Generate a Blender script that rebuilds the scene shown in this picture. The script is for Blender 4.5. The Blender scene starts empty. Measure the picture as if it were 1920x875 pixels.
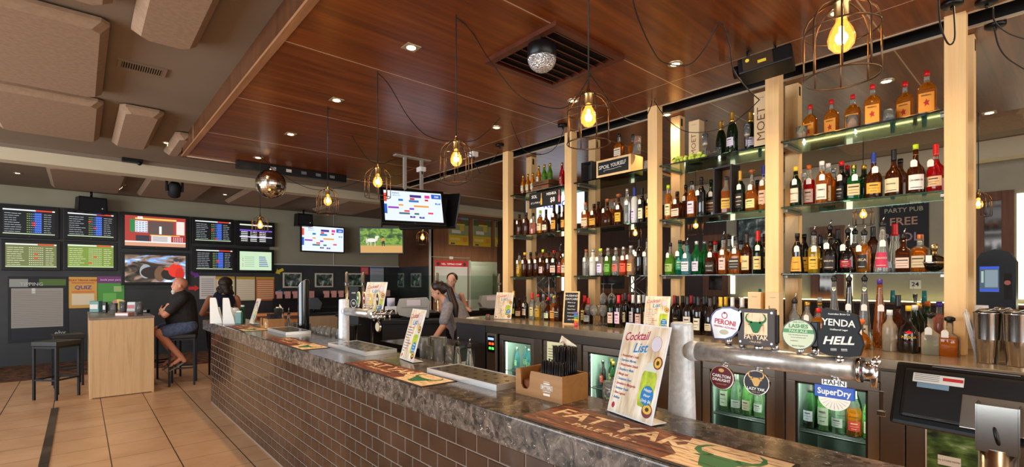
import bpy, bmesh, math, random
from mathutils import Vector, Matrix
random.seed(7)
S = bpy.context.scene
# ---------------------------------------------------------------- camera, light, exposure
FPX, CX, HY, H = 918.5, 960.0, 527.5, 1.55
YAW = math.radians(41.39)
Fv = (math.sin(YAW), math.cos(YAW)); Rv = (math.cos(YAW), -math.sin(YAW))
cd = bpy.data.cameras.new('camera'); cam = bpy.data.objects.new('camera', cd); S.collection.objects.link(cam)
cam.location = (0, 0, H); cam.rotation_euler = (math.pi/2, 0, -YAW)
cd.sensor_width = 36; cd.lens = FPX/1920*36; cd.shift_y = (HY-437.5)/1920; cd.clip_start = .05
S.camera = cam
S.view_settings.view_transform = 'Standard'; S.view_settings.look = 'None'
S.view_settings.gamma = 1; S.view_settings.use_curve_mapping = False
S.view_settings.exposure = 0.62
try:
    S.cycles.use_denoising = True; S.cycles.max_bounces = 10; S.cycles.transparent_max_bounces = 24
    S.cycles.transmission_bounces = 10; S.cycles.caustics_reflective = False; S.cycles.caustics_refractive = False
    S.cycles.sample_clamp_indirect = 4
except Exception: pass
W = bpy.data.worlds.new('world'); S.world = W; W.use_nodes = True
W.node_tree.nodes['Background'].inputs[0].default_value = (.80, .90, 1, 1)
W.node_tree.nodes['Background'].inputs[1].default_value = .46
LIGHTS = S.collection
def area(name, loc, rot, sx, sy, power, col=(1, 1, 1)):
    l = bpy.data.lights.new(name, 'AREA'); l.shape = 'RECTANGLE'; l.size = sx; l.size_y = sy; l.energy = power; l.color = col
    o = bpy.data.objects.new(name, l); LIGHTS.objects.link(o); o.location = loc; o.rotation_euler = rot; return o
# daylight through the shop front left of and behind the camera
area('daylight_side_window', (-5.6, 4.5, 1.7), (0, math.radians(-90), 0), 2.6, 9, 460, (.86, .93, 1))
area('daylight_front_window', (1.5, -4.3, 1.8), (math.radians(90), 0, 0), 9, 2.4, 190, (1, .95, .88))
def spot(loc, power, angle=120, col=(1, .70, .38), r=.04, tilt=(0, 0, 0), blend=.8):
    l = bpy.data.lights.new('downlight_or_added_spot', 'SPOT'); l.energy = power; l.spot_size = math.radians(angle); l.spot_blend = blend
    l.color = col; l.shadow_soft_size = r
    o = bpy.data.objects.new('downlight_or_added_spot', l); LIGHTS.objects.link(o); o.location = loc; o.rotation_euler = tilt; return o
def point(loc, power, col=(1, .62, .28), r=.03, parent=None):
    l = bpy.data.lights.new('bulb_lamp', 'POINT'); l.energy = power; l.color = col; l.shadow_soft_size = r
    o = bpy.data.objects.new('bulb_lamp', l); LIGHTS.objects.link(o); o.location = loc; o.parent = parent; return o
# ---------------------------------------------------------------- geometry of the room from the photo
def at(px, py=None, X=None, Y=None, Z=None):
    """the place in the room seen at a photo point, on the plane X=, Y= or Z="""
    t = (px-CX)/FPX; mx = Fv[0]+t*Rv[0]; my = Fv[1]+t*Rv[1]
    if X is not None: d = X/mx
    elif Y is not None: d = Y/my
    else: d = -FPX*(Z-H)/(py-HY)
    z = H-(py-HY)*d/FPX if py is not None else 0
    return Vector((d*mx, d*my, z))
def yx(px, X): return at(px, X=X).y
def xy(px, Y): return at(px, Y=Y).x
# ---------------------------------------------------------------- materials
MC = {}
def srgb(c):
    return tuple(((x/255)/12.92 if x/255 <= .04045 else ((x/255+.055)/1.055)**2.4) for x in c)
def mat(name, col, rough=.5, metal=0, emit=None, es=1, trans=0, ior=1.45, coat=0, alpha=1, spec=.5, sss=0):
    key = (name, tuple(col), rough, metal, emit, es, trans, alpha)
    if key in MC: return MC[key]
    m = bpy.data.materials.new(name); m.use_nodes = True
    b = m.node_tree.nodes['Principled BSDF']
    c = srgb(col)+(1,)
    b.inputs['Base Color'].default_value = c
    b.inputs['Roughness'].default_value = rough; b.inputs['Metallic'].default_value = metal
    b.inputs['IOR'].default_value = ior
    b.inputs['Transmission Weight'].default_value = trans
    b.inputs['Coat Weight'].default_value = coat; b.inputs['Coat Roughness'].default_value = .08
    b.inputs['Specular IOR Level'].default_value = spec; b.inputs['Alpha'].default_value = alpha
    if sss: b.inputs['Subsurface Weight'].default_value = sss; b.inputs['Subsurface Scale'].default_value = .02
    if emit is not None:
        b.inputs['Emission Color'].default_value = srgb(emit)+(1,); b.inputs['Emission Strength'].default_value = es
    m.diffuse_color = c
    MC[key] = m; return m
class NT:
    def __init__(s, m): s.t = m.node_tree; s.b = s.t.nodes['Principled BSDF']
    def n(s, typ, **kw):
        n = s.t.nodes.new(typ)
        for k, v in kw.items():
            if k in n.inputs.keys(): n.inputs[k].default_value = v
            else: setattr(n, k, v)
        return n
    def l(s, a, b): s.t.links.new(a, b)
    def coord(s, scale=(1, 1, 1), rot=(0, 0, 0), loc=(0, 0, 0), kind='Object'):
        c = s.n('ShaderNodeTexCoord'); m = s.n('ShaderNodeMapping')
        m.inputs['Scale'].default_value = scale; m.inputs['Rotation'].default_value = rot; m.inputs['Location'].default_value = loc
        s.l(c.outputs[kind], m.inputs[0]); return m.outputs[0]
    def ramp(s, fac, stops):
        r = s.n('ShaderNodeValToRGB'); e = r.color_ramp.elements
        while len(e) < len(stops): e.new(.5)
        for i, (p, c) in enumerate(stops): e[i].position = p; e[i].color = srgb(c)+(1,)
        s.l(fac, r.inputs[0]); return r.outputs[0]
    def math(s, op, a, b=None):
        n = s.n('ShaderNodeMath'); n.operation = op
        for i, v in enumerate((a, b)):
            if v is None: continue
            if isinstance(v, (int, float)): n.inputs[i].default_value = v
            else: s.l(v, n.inputs[i])
        return n.outputs[0]
    def mix(s, fac, a, b):
        n = s.n('ShaderNodeMix'); n.data_type = 'RGBA'
        s.l(fac, n.inputs[0]) if not isinstance(fac, (int, float)) else setattr(n.inputs[0], 'default_value', fac)
        for i, v in ((6, a), (7, b)):
            if isinstance(v, tuple): n.inputs[i].default_value = srgb(v)+(1,)
            else: s.l(v, n.inputs[i])
        return n.outputs[2]
    def bump(s, h, strength=.2, dist=.01):
        b = s.n('ShaderNodeBump'); b.inputs['Strength'].default_value = strength; b.inputs['Distance'].default_value = dist
        s.l(h, b.inputs['Height']); s.l(b.outputs[0], s.b.inputs['Normal'])
def wood(name, c1, c2, c3=None, scale=6, axis='Z', rough=.4, coat=0, stretch=14, bump=.05):
    m = mat(name, c1, rough, coat=coat); t = NT(m)
    sc = {'X': (scale/stretch, scale, scale), 'Y': (scale, scale/stretch, scale), 'Z': (scale, scale, scale/stretch)}[axis]
    co = t.coord(sc)
    n = t.n('ShaderNodeTexNoise', Scale=3.0, Detail=8.0, Roughness=.62, Distortion=.6); t.l(co, n.inputs['Vector'])
    n2 = t.n('ShaderNodeTexNoise', Scale=.6, Detail=2.0); t.l(co, n2.inputs['Vector'])
    f = t.math('ADD', t.math('MULTIPLY', n.outputs[0], .75), t.math('MULTIPLY', n2.outputs[0], .25))
    st = [(.33, c1), (.66, c2)] if c3 is None else [(.3, c1), (.5, c2), (.7, c3)]
    t.l(t.ramp(f, st), t.b.inputs['Base Color'])
    if bump: t.bump(n.outputs[0], bump, .004)
    return m
def speck(name, c1, c2, scale, rough, metal=0, coat=0, detail=4, lo=.4, hi=.6, bump=0):
    m = mat(name, c1, rough, metal, coat=coat); t = NT(m)
    n = t.n('ShaderNodeTexNoise', Scale=scale, Detail=float(detail)); t.l(t.coord(), n.inputs['Vector'])
    t.l(t.ramp(n.outputs[0], [(lo, c1), (hi, c2)]), t.b.inputs['Base Color'])
    if bump: t.bump(n.outputs[0], bump, .003)
    return m
# ---------------------------------------------------------------- mesh building
class MB:
    def __init__(s): s.v = []; s.f = []; s.mi = []; s.sm = []; s.ms = []
    def _m(s, m):
        if m not in s.ms: s.ms.append(m)
        return s.ms.index(m)
    def add(s, vs, fs, m, smooth=False, mx=None):
        o = len(s.v); k = s._m(m)
        for v in vs: s.v.append(tuple(mx @ Vector(v)) if mx is not None else tuple(v))
        for f in fs: s.f.append(tuple(i+o for i in f)); s.mi.append(k); s.sm.append(smooth)
        return s
    def box(s, x0, x1, y0, y1, z0, z1, m, bev=0, mx=None):
        if bev <= 0:
            vs = [(x, y, z) for z in (z0, z1) for y in (y0, y1) for x in (x0, x1)]
            return s.add(vs, [(0, 2, 3, 1), (4, 5, 7, 6), (0, 1, 5, 4), (2, 6, 7, 3), (0, 4, 6, 2), (1, 3, 7, 5)], m, False, mx)
        bm = bmesh.new(); bmesh.ops.create_cube(bm, size=1)
        for v in bm.verts: v.co = Vector(((x0+x1)/2+v.co.x*(x1-x0), (y0+y1)/2+v.co.y*(y1-y0), (z0+z1)/2+v.co.z*(z1-z0)))
        bmesh.ops.bevel(bm, geom=bm.edges[:], offset=bev, segments=2, profile=.6, affect='EDGES')
        s.bm(bm, m, False, mx); return s
    def bm(s, bm, m, smooth=False, mx=None):
        bm.verts.index_update()
        s.add([v.co.copy() for v in bm.verts], [[v.index for v in f.verts] for f in bm.faces], m, smooth, mx); bm.free(); return s
    def lathe(s, prof, m, seg=20, mx=None, cap=True, sup=None, smooth=True, mats=None):
        """prof: (r,z) or (rx,ry,z); sup: superellipse power"""
        vs = []; n = sup or 2
        for p in prof:
            rx, ry, z = (p[0], p[0], p[1]) if len(p) == 2 else p
            for i in range(seg):
                a = 2*math.pi*(i+.5)/seg; c, q = math.cos(a), math.sin(a)
                vs.append((rx*math.copysign(abs(c)**(2/n), c), ry*math.copysign(abs(q)**(2/n), q), z))
        o0 = len(s.v)
        for v in vs: s.v.append(tuple(mx @ Vector(v)) if mx is not None else v)
        for j in range(len(prof)-1):
            k = s._m(mats[j] if mats else m)
            for i in range(seg):
                s.f.append((o0+j*seg+i, o0+j*seg+(i+1) % seg, o0+(j+1)*seg+(i+1) % seg, o0+(j+1)*seg+i)); s.mi.append(k); s.sm.append(smooth)
        if cap:
            k0 = s._m(mats[0] if mats else m); k1 = s._m(mats[-1] if mats else m)
            s.f.append(tuple(o0+i for i in reversed(range(seg)))); s.mi.append(k0); s.sm.append(False)
            e = o0+(len(prof)-1)*seg
            s.f.append(tuple(e+i for i in range(seg))); s.mi.append(k1); s.sm.append(False)
        return s
    def cyl(s, p0, p1, r0, r1, m, seg=12, cap=True):
        p0 = Vector(p0); p1 = Vector(p1); d = p1-p0; q = d.to_track_quat('Z', 'Y').to_matrix().to_4x4()
        return s.lathe([(r0, 0), (r1, d.length)], m, seg, Matrix.Translation(p0) @ q, cap)
    def ball(s, c, r, m, seg=16, rings=9, sq=(1, 1, 1), mx=None):
        pr = [(max(1e-4, math.sin(math.pi*i/rings))*r, -math.cos(math.pi*i/rings)*r) for i in range(rings+1)]
        k = Matrix.Translation(c) @ Matrix.Diagonal((*sq, 1))
        return s.lathe(pr, m, seg, (mx @ k) if mx is not None else k)
    def tube(s, pts, r, m, seg=6, closed=False, cap=True):
        pts = [Vector(p) for p in pts]; n = len(pts); vs = []; up = None
        for i, p in enumerate(pts):
            a = pts[(i-1) % n] if (closed or i) else p; b = pts[(i+1) % n] if (closed or i < n-1) else p
            t = (b-a).normalized()
            if up is None: up = Vector((0, 0, 1)) if abs(t.z) < .9 else Vector((1, 0, 0))
            x = up.cross(t).normalized() if up.cross(t).length > 1e-5 else Vector((0, 1, 0)).cross(t).normalized()
            y = t.cross(x); up = y
            for k in range(seg):
                an = 2*math.pi*k/seg; vs.append(p+x*math.cos(an)*r+y*math.sin(an)*r)
        fs = []
        for i in range(n if closed else n-1):
            j = (i+1) % n
            for k in range(seg): fs.append((i*seg+k, i*seg+(k+1) % seg, j*seg+(k+1) % seg, j*seg+k))
        if not closed and cap: fs += [tuple(reversed(range(seg))), tuple((n-1)*seg+k for k in range(seg))]
        return s.add(vs, fs, m, True)
    def prism(s, poly, h, m, mx=None, smooth=False):
        """poly in xz plane (x right, z up), extruded along +y by h from y=0"""
        n = len(poly); vs = [(x, 0, z) for x, z in poly]+[(x, h, z) for x, z in poly]
        fs = [tuple(range(n)), tuple(reversed(range(n, 2*n)))]+[(i, i+n, (i+1) % n+n, (i+1) % n) for i in range(n)]
        return s.add(vs, fs, m, smooth, mx)
    def text(s, txt, size, m, x=0, z=0, y=0, align='CENTER', shear=0, bold=0, ext=.0003, mx=None, sx=1, bend=None, rot=0):
        """letters standing in the xz plane, facing -y; bend=(radius,cy) wraps them round a cylinder"""
        key = (txt, align, shear, bold)
        if key not in TX:
            c = bpy.data.curves.new('letters', 'FONT'); c.body = txt; c.size = 1; c.align_x = align; c.align_y = 'CENTER'
            c.shear = shear; c.offset = bold; c.resolution_u = 2
            o = bpy.data.objects.new('letters', c); S.collection.objects.link(o)
            dg = bpy.context.evaluated_depsgraph_get(); me = bpy.data.meshes.new_from_object(o.evaluated_get(dg))
            TX[key] = ([tuple(v.co) for v in me.vertices], [tuple(p.vertices) for p in me.polygons])
            bpy.data.objects.remove(o); bpy.data.curves.remove(c); bpy.data.meshes.remove(me)
        vs, fs = TX[key]; out = []; cr, sr = math.cos(rot), math.sin(rot)
        for a, b, _ in vs:
            a *= size*sx; b *= size; u = x+a*cr-b*sr; w = z+a*sr+b*cr
            if bend: an = u/bend; out.append((bend*math.sin(an), -bend*math.cos(an), w))
            else: out.append((u, y-ext, w))
        return s.add(out, fs, m, False, mx)
    def quad(s, x0, x1, z0, z1, m, y=0, mx=None):
        return s.add([(x0, y, z0), (x1, y, z0), (x1, y, z1), (x0, y, z1)], [(0, 1, 2, 3)], m, False, mx)
    def disc(s, x, z, rx, rz, m, y=0, seg=24, mx=None, h=0):
        p = [(x+rx*math.cos(2*math.pi*i/seg), z+rz*math.sin(2*math.pi*i/seg)) for i in range(seg)]
        if h: return s.prism(p, h, m, (mx or Matrix.Identity(4)) @ Matrix.Translation((0, y, 0)))
        return s.add([(a, y, b) for a, b in p], [tuple(range(seg))], m, False, mx)
    def build(s, name, parent=None, loc=(0, 0, 0), rot=(0, 0, 0)):
        me = bpy.data.meshes.new(name); me.from_pydata(s.v, [], s.f)
        for m in s.ms: me.materials.append(m)
        me.polygons.foreach_set('material_index', s.mi); me.polygons.foreach_set('use_smooth', s.sm); me.update()
        o = bpy.data.objects.new(name, me); S.collection.objects.link(o); o.parent = parent
        o.location = loc; o.rotation_euler = rot; return o
TX = {}
def tag(o, label, cat, group=None):
    o['label'] = label; o['category'] = cat
    if group: o['group'] = group
    return o
def thing(name, label, cat, loc=(0, 0, 0), rz=0, group=None, rot=None):
    o = bpy.data.objects.new(name, None); S.collection.objects.link(o); o.empty_display_size = .05
    o.location = loc; o.rotation_euler = rot or (0, 0, rz); return tag(o, label, cat, group)
def struct(mb, name, loc=(0, 0, 0)):
    o = mb.build(name, loc=loc); o['kind'] = 'structure'; return o
KIDS = {}
def kids(o): return [c for c in S.collection.objects if c.parent == o]
def dup(root, label, loc=None, rz=None, rot=None, group=None):
    r = root.copy(); S.collection.objects.link(r)
    if loc is not None: r.location = loc
    if rz is not None: r.rotation_euler = (0, 0, rz)
    if rot is not None: r.rotation_euler = rot
    r['label'] = label
    if group: r['group'] = group
    for c in root.children:
        k = c.copy(); S.collection.objects.link(k); k.parent = r
        for g in c.children:
            q = g.copy(); S.collection.objects.link(q); q.parent = k
    return r
def swag(p, q, sag, n=14):
    p = Vector(p); q = Vector(q)
    return [p.lerp(q, i/n)-Vector((0, 0, sag*4*(i/n)*(1-i/n))) for i in range(n+1)]
def smoothpath(pts, n=6):
    P = [Vector(p) for p in pts]; out = []
    for i in range(len(P)-1):
        a = P[max(i-1, 0)]; b = P[i]; c = P[i+1]; d = P[min(i+2, len(P)-1)]
        for k in range(n):
            t = k/n; out.append(.5*((2*b)+(c-a)*t+(2*a-5*b+4*c-d)*t*t+(3*b-a-3*c+d)*t**3))
    return out+[P[-1]]
# common materials
BLACK = mat('black_plastic', (12, 12, 13), .38, spec=.35); MATTE = mat('matte_black', (14, 14, 15), .7)
WHITE = mat('white_plastic', (232, 230, 224), .4); PAPER = mat('paper', (226, 220, 208), .8)
STEEL = mat('brushed_steel', (170, 166, 158), .24, 1); CHROME = mat('chrome', (215, 215, 215), .08, 1)
BRASS = mat('aged_brass', (176, 150, 100), .3, 1); WIRE = mat('dark_bronze_wire', (92, 68, 46), .3, .8)
CORD = mat('black_cord', (22, 20, 19), .6); GLASS = mat('clear_glass', (250, 252, 250), .02, trans=.9, ior=1.25)
SHELFG = mat('green_edged_glass', (150, 205, 180), .03, trans=1, ior=1.4)
PANE = mat('thin_pane', (235, 245, 240), .03, trans=1, ior=1.05)
SKIN = mat('skin', (205, 148, 118), .5, sss=.15); TANSKIN = mat('tanned_skin', (196, 132, 98), .5, sss=.15)
def glow(c, s=1): return mat('lit', (0, 0, 0), .5, emit=c, es=s)
def flat(c, r=.6): return mat('print', c, r)
# ================================================================ the room
CEIL, WOODZ = 3.31, 3.12
# floor
fm = mat('floor_tile', (196, 150, 108), .32); t = NT(fm)
c = t.n('ShaderNodeTexCoord'); sp = t.n('ShaderNodeSeparateXYZ'); t.l(c.outputs['Object'], sp.inputs[0])
def groove(t, val, off, size, w):
    f = t.math('FRACT', t.math('DIVIDE', t.math('ADD', val, 100*size-off), size))
    return t.math('GREATER_THAN', t.math('ABSOLUTE', t.math('SUBTRACT', f, .5)), .5-w/size)
gx = groove(t, sp.outputs[0], .2, .45, .0045); gy = groove(t, sp.outputs[1], 8.23, .45, .008)
n = t.n('ShaderNodeTexNoise', Scale=2.2, Detail=6.0, Roughness=.6); t.l(c.outputs['Object'], n.inputs['Vector'])
base = t.ramp(n.outputs[0], [(.3, (190, 142, 100)), (.7, (214, 170, 128))])
col = t.mix(t.math('MULTIPLY', gy, .5), base, (96, 70, 50)); col = t.mix(gx, col, (52, 38, 28))
t.l(col, t.b.inputs['Base Color'])
t.bump(t.math('SUBTRACT', 1.0, t.math('MAXIMUM', gx, gy)), .3, .002)
struct(MB().box(-6, 11, -4.5, 10.78, -.1, 0, fm), 'floor')
cp = speck('brown_patterned_carpet', (38, 22, 14), (112, 70, 40), 9, .95, detail=8)
struct(MB().box(-6, 11, 10.78, 13, -.1, .002, cp), 'floor')
dk = speck('dark_drain_strip', (58, 44, 34), (84, 68, 54), 3, .45)
g = MB()
for i in range(9): g.box(-.265, -.2, 3.8+i*.49, 4.28+i*.49, 0, .004, dk)
struct(g, 'trim_floor')
# main ceiling
cm = speck('ceiling_taupe_paint', (120, 104, 86), (126, 110, 92), 1, .85)
struct(MB().box(-6, 11, -4.5, 13, CEIL, CEIL+.1, cm), 'ceiling')
# timber ceiling over the bar
wm = wood('polished_timber_ceiling', (70, 31, 10), (114, 57, 17), (148, 81, 27), 5, 'X', .32, .0, 16, .03)
trim = mat('pale_aluminium_trim', (206, 180, 150), .35, .4)
g = MB(); edges = [-3.12+1.3*i for i in range(9)]
edges = [-3.12, -1.82, -.52, .78, 2.08, 3.38, 4.68, 5.98, 7.28]
for i in range(8):
    for x0, x1 in ((1.0, 3.487), (3.493, 3.90), (4.13, 6.4)):
        g.box(x0, x1, edges[i]+.004, edges[i+1]-.004, WOODZ, WOODZ+.02, wm)
for y in edges[:-1]: g.box(1.0, 3.9, y-.004, y+.004, WOODZ-.001, WOODZ+.018, trim).box(4.13, 6.4, y-.004, y+.004, WOODZ-.001, WOODZ+.018, trim)
g.box(3.487, 3.493, -3.12, 7.28, WOODZ-.0005, WOODZ+.018, trim)
struct(g, 'ceiling')
fw = wood('dark_timber_fascia', (70, 38, 18), (98, 58, 30), None, 4, 'Z', .4)
fl = wood('worn_timber_edge', (132, 88, 54), (168, 122, 82), None, 6, 'Y', .5)
struct(MB().box(.955, .998, -3.12, 7.34, WOODZ+.02, CEIL, fw).box(.95, 1.0, -3.12, 7.34, WOODZ-.006, WOODZ+.014, fl)
       .box(.953, .956, 6.52, 6.535, WOODZ+.02, CEIL, trim), 'trim_ceiling')
struct(MB().box(.955, 6.4, 7.285, 7.34, WOODZ-.012, CEIL, fw).box(1, 6.4, 7.27, 7.284, WOODZ-.012, WOODZ+.02, trim), 'trim_ceiling')
sl = mat('dark_slot', (10, 9, 8), .5)
struct(MB().box(3.9, 4.13, -3.1, 5.4, CEIL-.02, CEIL, sl).box(3.886, 3.902, -3.1, 7.27, WOODZ-.005, WOODZ+.01, trim).box(3.892, 3.902, -3.1, 7.27, WOODZ+.01, CEIL-.02, sl)
       .box(4.128, 4.144, -3.1, 7.27, WOODZ-.005, WOODZ+.01, trim).box(4.128, 4.138, -3.1, 7.27, WOODZ+.01, CEIL-.02, sl), 'trim_ceiling')
# bulkhead beam
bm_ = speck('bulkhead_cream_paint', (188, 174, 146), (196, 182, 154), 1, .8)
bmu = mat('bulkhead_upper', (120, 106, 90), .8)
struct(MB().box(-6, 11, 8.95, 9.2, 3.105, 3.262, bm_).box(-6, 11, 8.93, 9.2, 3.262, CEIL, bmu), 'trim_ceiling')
# walls
wg = speck('sage_grey_paint', (146, 140, 118), (152, 146, 124), 1.5, .85)
wd = speck('charcoal_panel', (42, 44, 47), (50, 52, 54), 2, .45)
struct(MB().box(-6, 6.95, 12.8, 12.95, 0, CEIL, wg).box(-6, 3.42, 12.775, 12.8, 0, 2.97, wd).box(3.42, 6.9, 12.775, 12.8, 0, 1.96, wd), 'wall_far')
al = mat('aluminium_rail', (206, 204, 196), .4, .3)
struct(MB().box(3.42, 6.9, 12.76, 12.8, 1.96, 1.985, al).box(5.0, 5.02, 12.785, 12.8, 1.985, CEIL, al), 'trim_1')
bw = wood('walnut_wall_veneer', (84, 50, 32), (112, 70, 46), None, 7, 'Z', .45)
struct(MB().box(6.9, 7.0, 11.1, 12.8, 1.96, CEIL, bw).box(6.9, 7.0, 11.1, 12.8, 0, 1.96, wd).box(6.87, 6.91, 11.05, 11.1, 0, CEIL, al), 'wall_side')
bw2 = wood('light_walnut_wall_veneer', (124, 84, 56), (152, 106, 74), None, 7, 'Z', .45)
dx = xy(881, 11.1)
struct(MB().box(6.95, dx, 11.1, 11.2, 0, CEIL, bw2).box(dx, 11, 11.1, 11.2, 2.12, CEIL, bw2).box(10.2, 11, 11.1, 11.2, 0, 2.12, bw2)
       .box(6.95, dx, 11.093, 11.1, 2.20, 2.212, al).box(dx-.05, dx, 11.05, 11.1, 0, 2.14, al), 'wall_back')
# the room through the doorway
rm = mat('pale_green_store_wall', (176, 184, 160), .8)
struct(MB().box(7, 11, 12.8, 12.95, 0, CEIL, rm).box(10.9, 11, 11.2, 12.8, 0, CEIL, rm), 'wall_store')
# left wall with the shop front opening, and wall behind (never in view but closing the room)
sw = mat('shopfront_wall', (150, 140, 120), .8)
struct(MB().box(-6.1, -6, -4.5, 13, 0, .35, sw).box(-6.1, -6, -4.5, 13, 3.0, CEIL, sw).box(-6.1, -6, 9.3, 13, .35, 3.0, sw), 'wall_left')
struct(MB().box(2.6, 11, -4.6, -4.5, 0, CEIL, sw), 'wall_front')  # unseen wall added to block daylight on the right side
# far right wall beyond the second bar
XR = 9.2
pg = speck('grey_putty_wall', (164, 157, 136), (172, 165, 144), 2, .8)
dwl = wood('dark_walnut_wall', (44, 26, 18), (64, 40, 26), None, 6, 'Z', .4)
ysp = yx(1362, XR)
struct(MB().box(XR, XR+.1, -4.5, ysp, 0, CEIL, pg).box(XR, XR+.1, ysp, 11.1, 0, CEIL, dwl), 'wall_right')
struct(MB().box(8.5, 8.75, -4.5, 6.6, 3.08, CEIL, bm_), 'trim_ceiling')
# ================================================================ front bar
CZ = 1.03
mb_ = mat('emperador_marble', (70, 62, 56), .16); t = NT(mb_); co = t.coord()
v = t.n('ShaderNodeTexVoronoi', Scale=17.0); t.l(co, v.inputs['Vector'])
nz = t.n('ShaderNodeTexNoise', Scale=14.0, Detail=9.0, Roughness=.7, Distortion=1.2); t.l(co, nz.inputs['Vector'])
ms = t.n('ShaderNodeTexNoise', Scale=42.0, Detail=5.0, Roughness=.75, Distortion=1.6); t.l(co, ms.inputs['Vector'])
b1 = t.ramp(nz.outputs[0], [(.36, (36, 32, 29)), (.5, (88, 79, 71)), (.68, (138, 122, 108))])
b2 = t.mix(t.math('MULTIPLY', t.math('LESS_THAN', v.outputs['Distance'], .23), .7), b1, (28, 25, 24))
vein = t.math('GREATER_THAN', ms.outputs[0], .64)
t.l(t.mix(vein, b2, (214, 206, 196)), t.b.inputs['Base Color'])
tl = mat('glazed_brown_tile', (74, 48, 34), .1, coat=.2); t = NT(tl)
n = t.n('ShaderNodeTexNoise', Scale=3.0, Detail=2.0); t.l(t.coord(), n.inputs['Vector'])
t.l(t.ramp(n.outputs[0], [(.35, (52, 36, 28)), (.65, (70, 50, 38))]), t.b.inputs['Base Color'])
n2 = t.n('ShaderNodeTexNoise', Scale=9.0, Detail=1.0); t.l(t.coord(), n2.inputs['Vector']); t.bump(n2.outputs[0], .25, .01)
gr = mat('grey_grout', (128, 112, 98), .8)
Y0, Y1 = -.6, 7.28
top = MB().box(1.245, 1.745, Y0, 7.75, CZ-.125, CZ, mb_, .006)
bar = thing('bar_counter', 'long front bar with dark marble top and glazed brown brick tiled face', 'bar counter', (0, 0, 0))
top.build('marble_top', bar)
g = MB().box(1.262, 1.70, Y0, Y1, 0, CZ-.125, gr)
g.build('core', bar)
tg = MB(); th, tw = .0765, .152; gp = .0045
def tile(g, y0, y1, z0, z1, face='x'):
    e = .004; p = .003
    def P(y, z, d): return (1.262-d, y, z) if face == 'x' else (y, Y1+d, z)
    vs = [P(y0, z0, 0), P(y1, z0, 0), P(y1, z1, 0), P(y0, z1, 0), P(y0+e, z0+e, p), P(y1-e, z0+e, p), P(y1-e, z1-e, p), P(y0+e, z1-e, p)]
    g.add(vs, [(4, 7, 6, 5), (0, 4, 5, 1), (1, 5, 6, 2), (2, 6, 7, 3), (3, 7, 4, 0)], tl)
for r in range(12):
    z1 = CZ-.128-r*(th+gp); z0 = max(.004, z1-th)
    if z1 < .02: break
    y = Y1-(tw/2 if r % 2 else 0)
    if r % 2: tile(tg, Y1-tw/2+gp, Y1, z0, z1)
    while y-tw > .35:
        tile(tg, y-tw+gp, y, z0, z1); y -= tw
tg.build('tiled_face', bar)
# stainless under-bar bench on the staff side
ub = thing('under_bar_bench', 'steel under bar shelf behind the front bar', 'bench')
MB().box(1.72, 2.05, .9, 3.9, .80, .84, STEEL, .004).build('bench_top', ub)
for y in (1.1, 2.4, 3.7): MB().box(1.74, 2.03, y, y+.03, 0, .80, STEEL).build('support', ub)
# ================================================================ back bar
BZ, BX = 1.12, 3.36
sst = speck('scuffed_steel', (168, 152, 130), (192, 176, 152), 5, .2, .72, detail=8)
bb = thing('back_bar_counter', 'long stainless steel back bar counter carrying the bottle shelves', 'counter')
MB().box(BX, 4.75, -.75, 4.86, BZ-.055, BZ, sst, .004).build('steel_top', bb)
dkp = mat('dark_steel_panel', (84, 76, 68), .4, .6); graph = speck('graphite_laminate', (44, 46, 52), (52, 54, 60), 2, .6)
g = MB().box(BX+.03, BX+.06, -.75, 4.86, .985, BZ-.055, dkp)
yA, yB = yx(912, BX+.04), 4.84
g.box(BX+.022, 4.72, yA, yB, 0, BZ-.055, graph)
g.box(BX+.09, 4.72, -.75, yA-.002, 0, .10, dkp).box(4.0, 4.7, -.75, yA-.002, .1, BZ-.055, dkp)
g.build('cabinet', bb)
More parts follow.
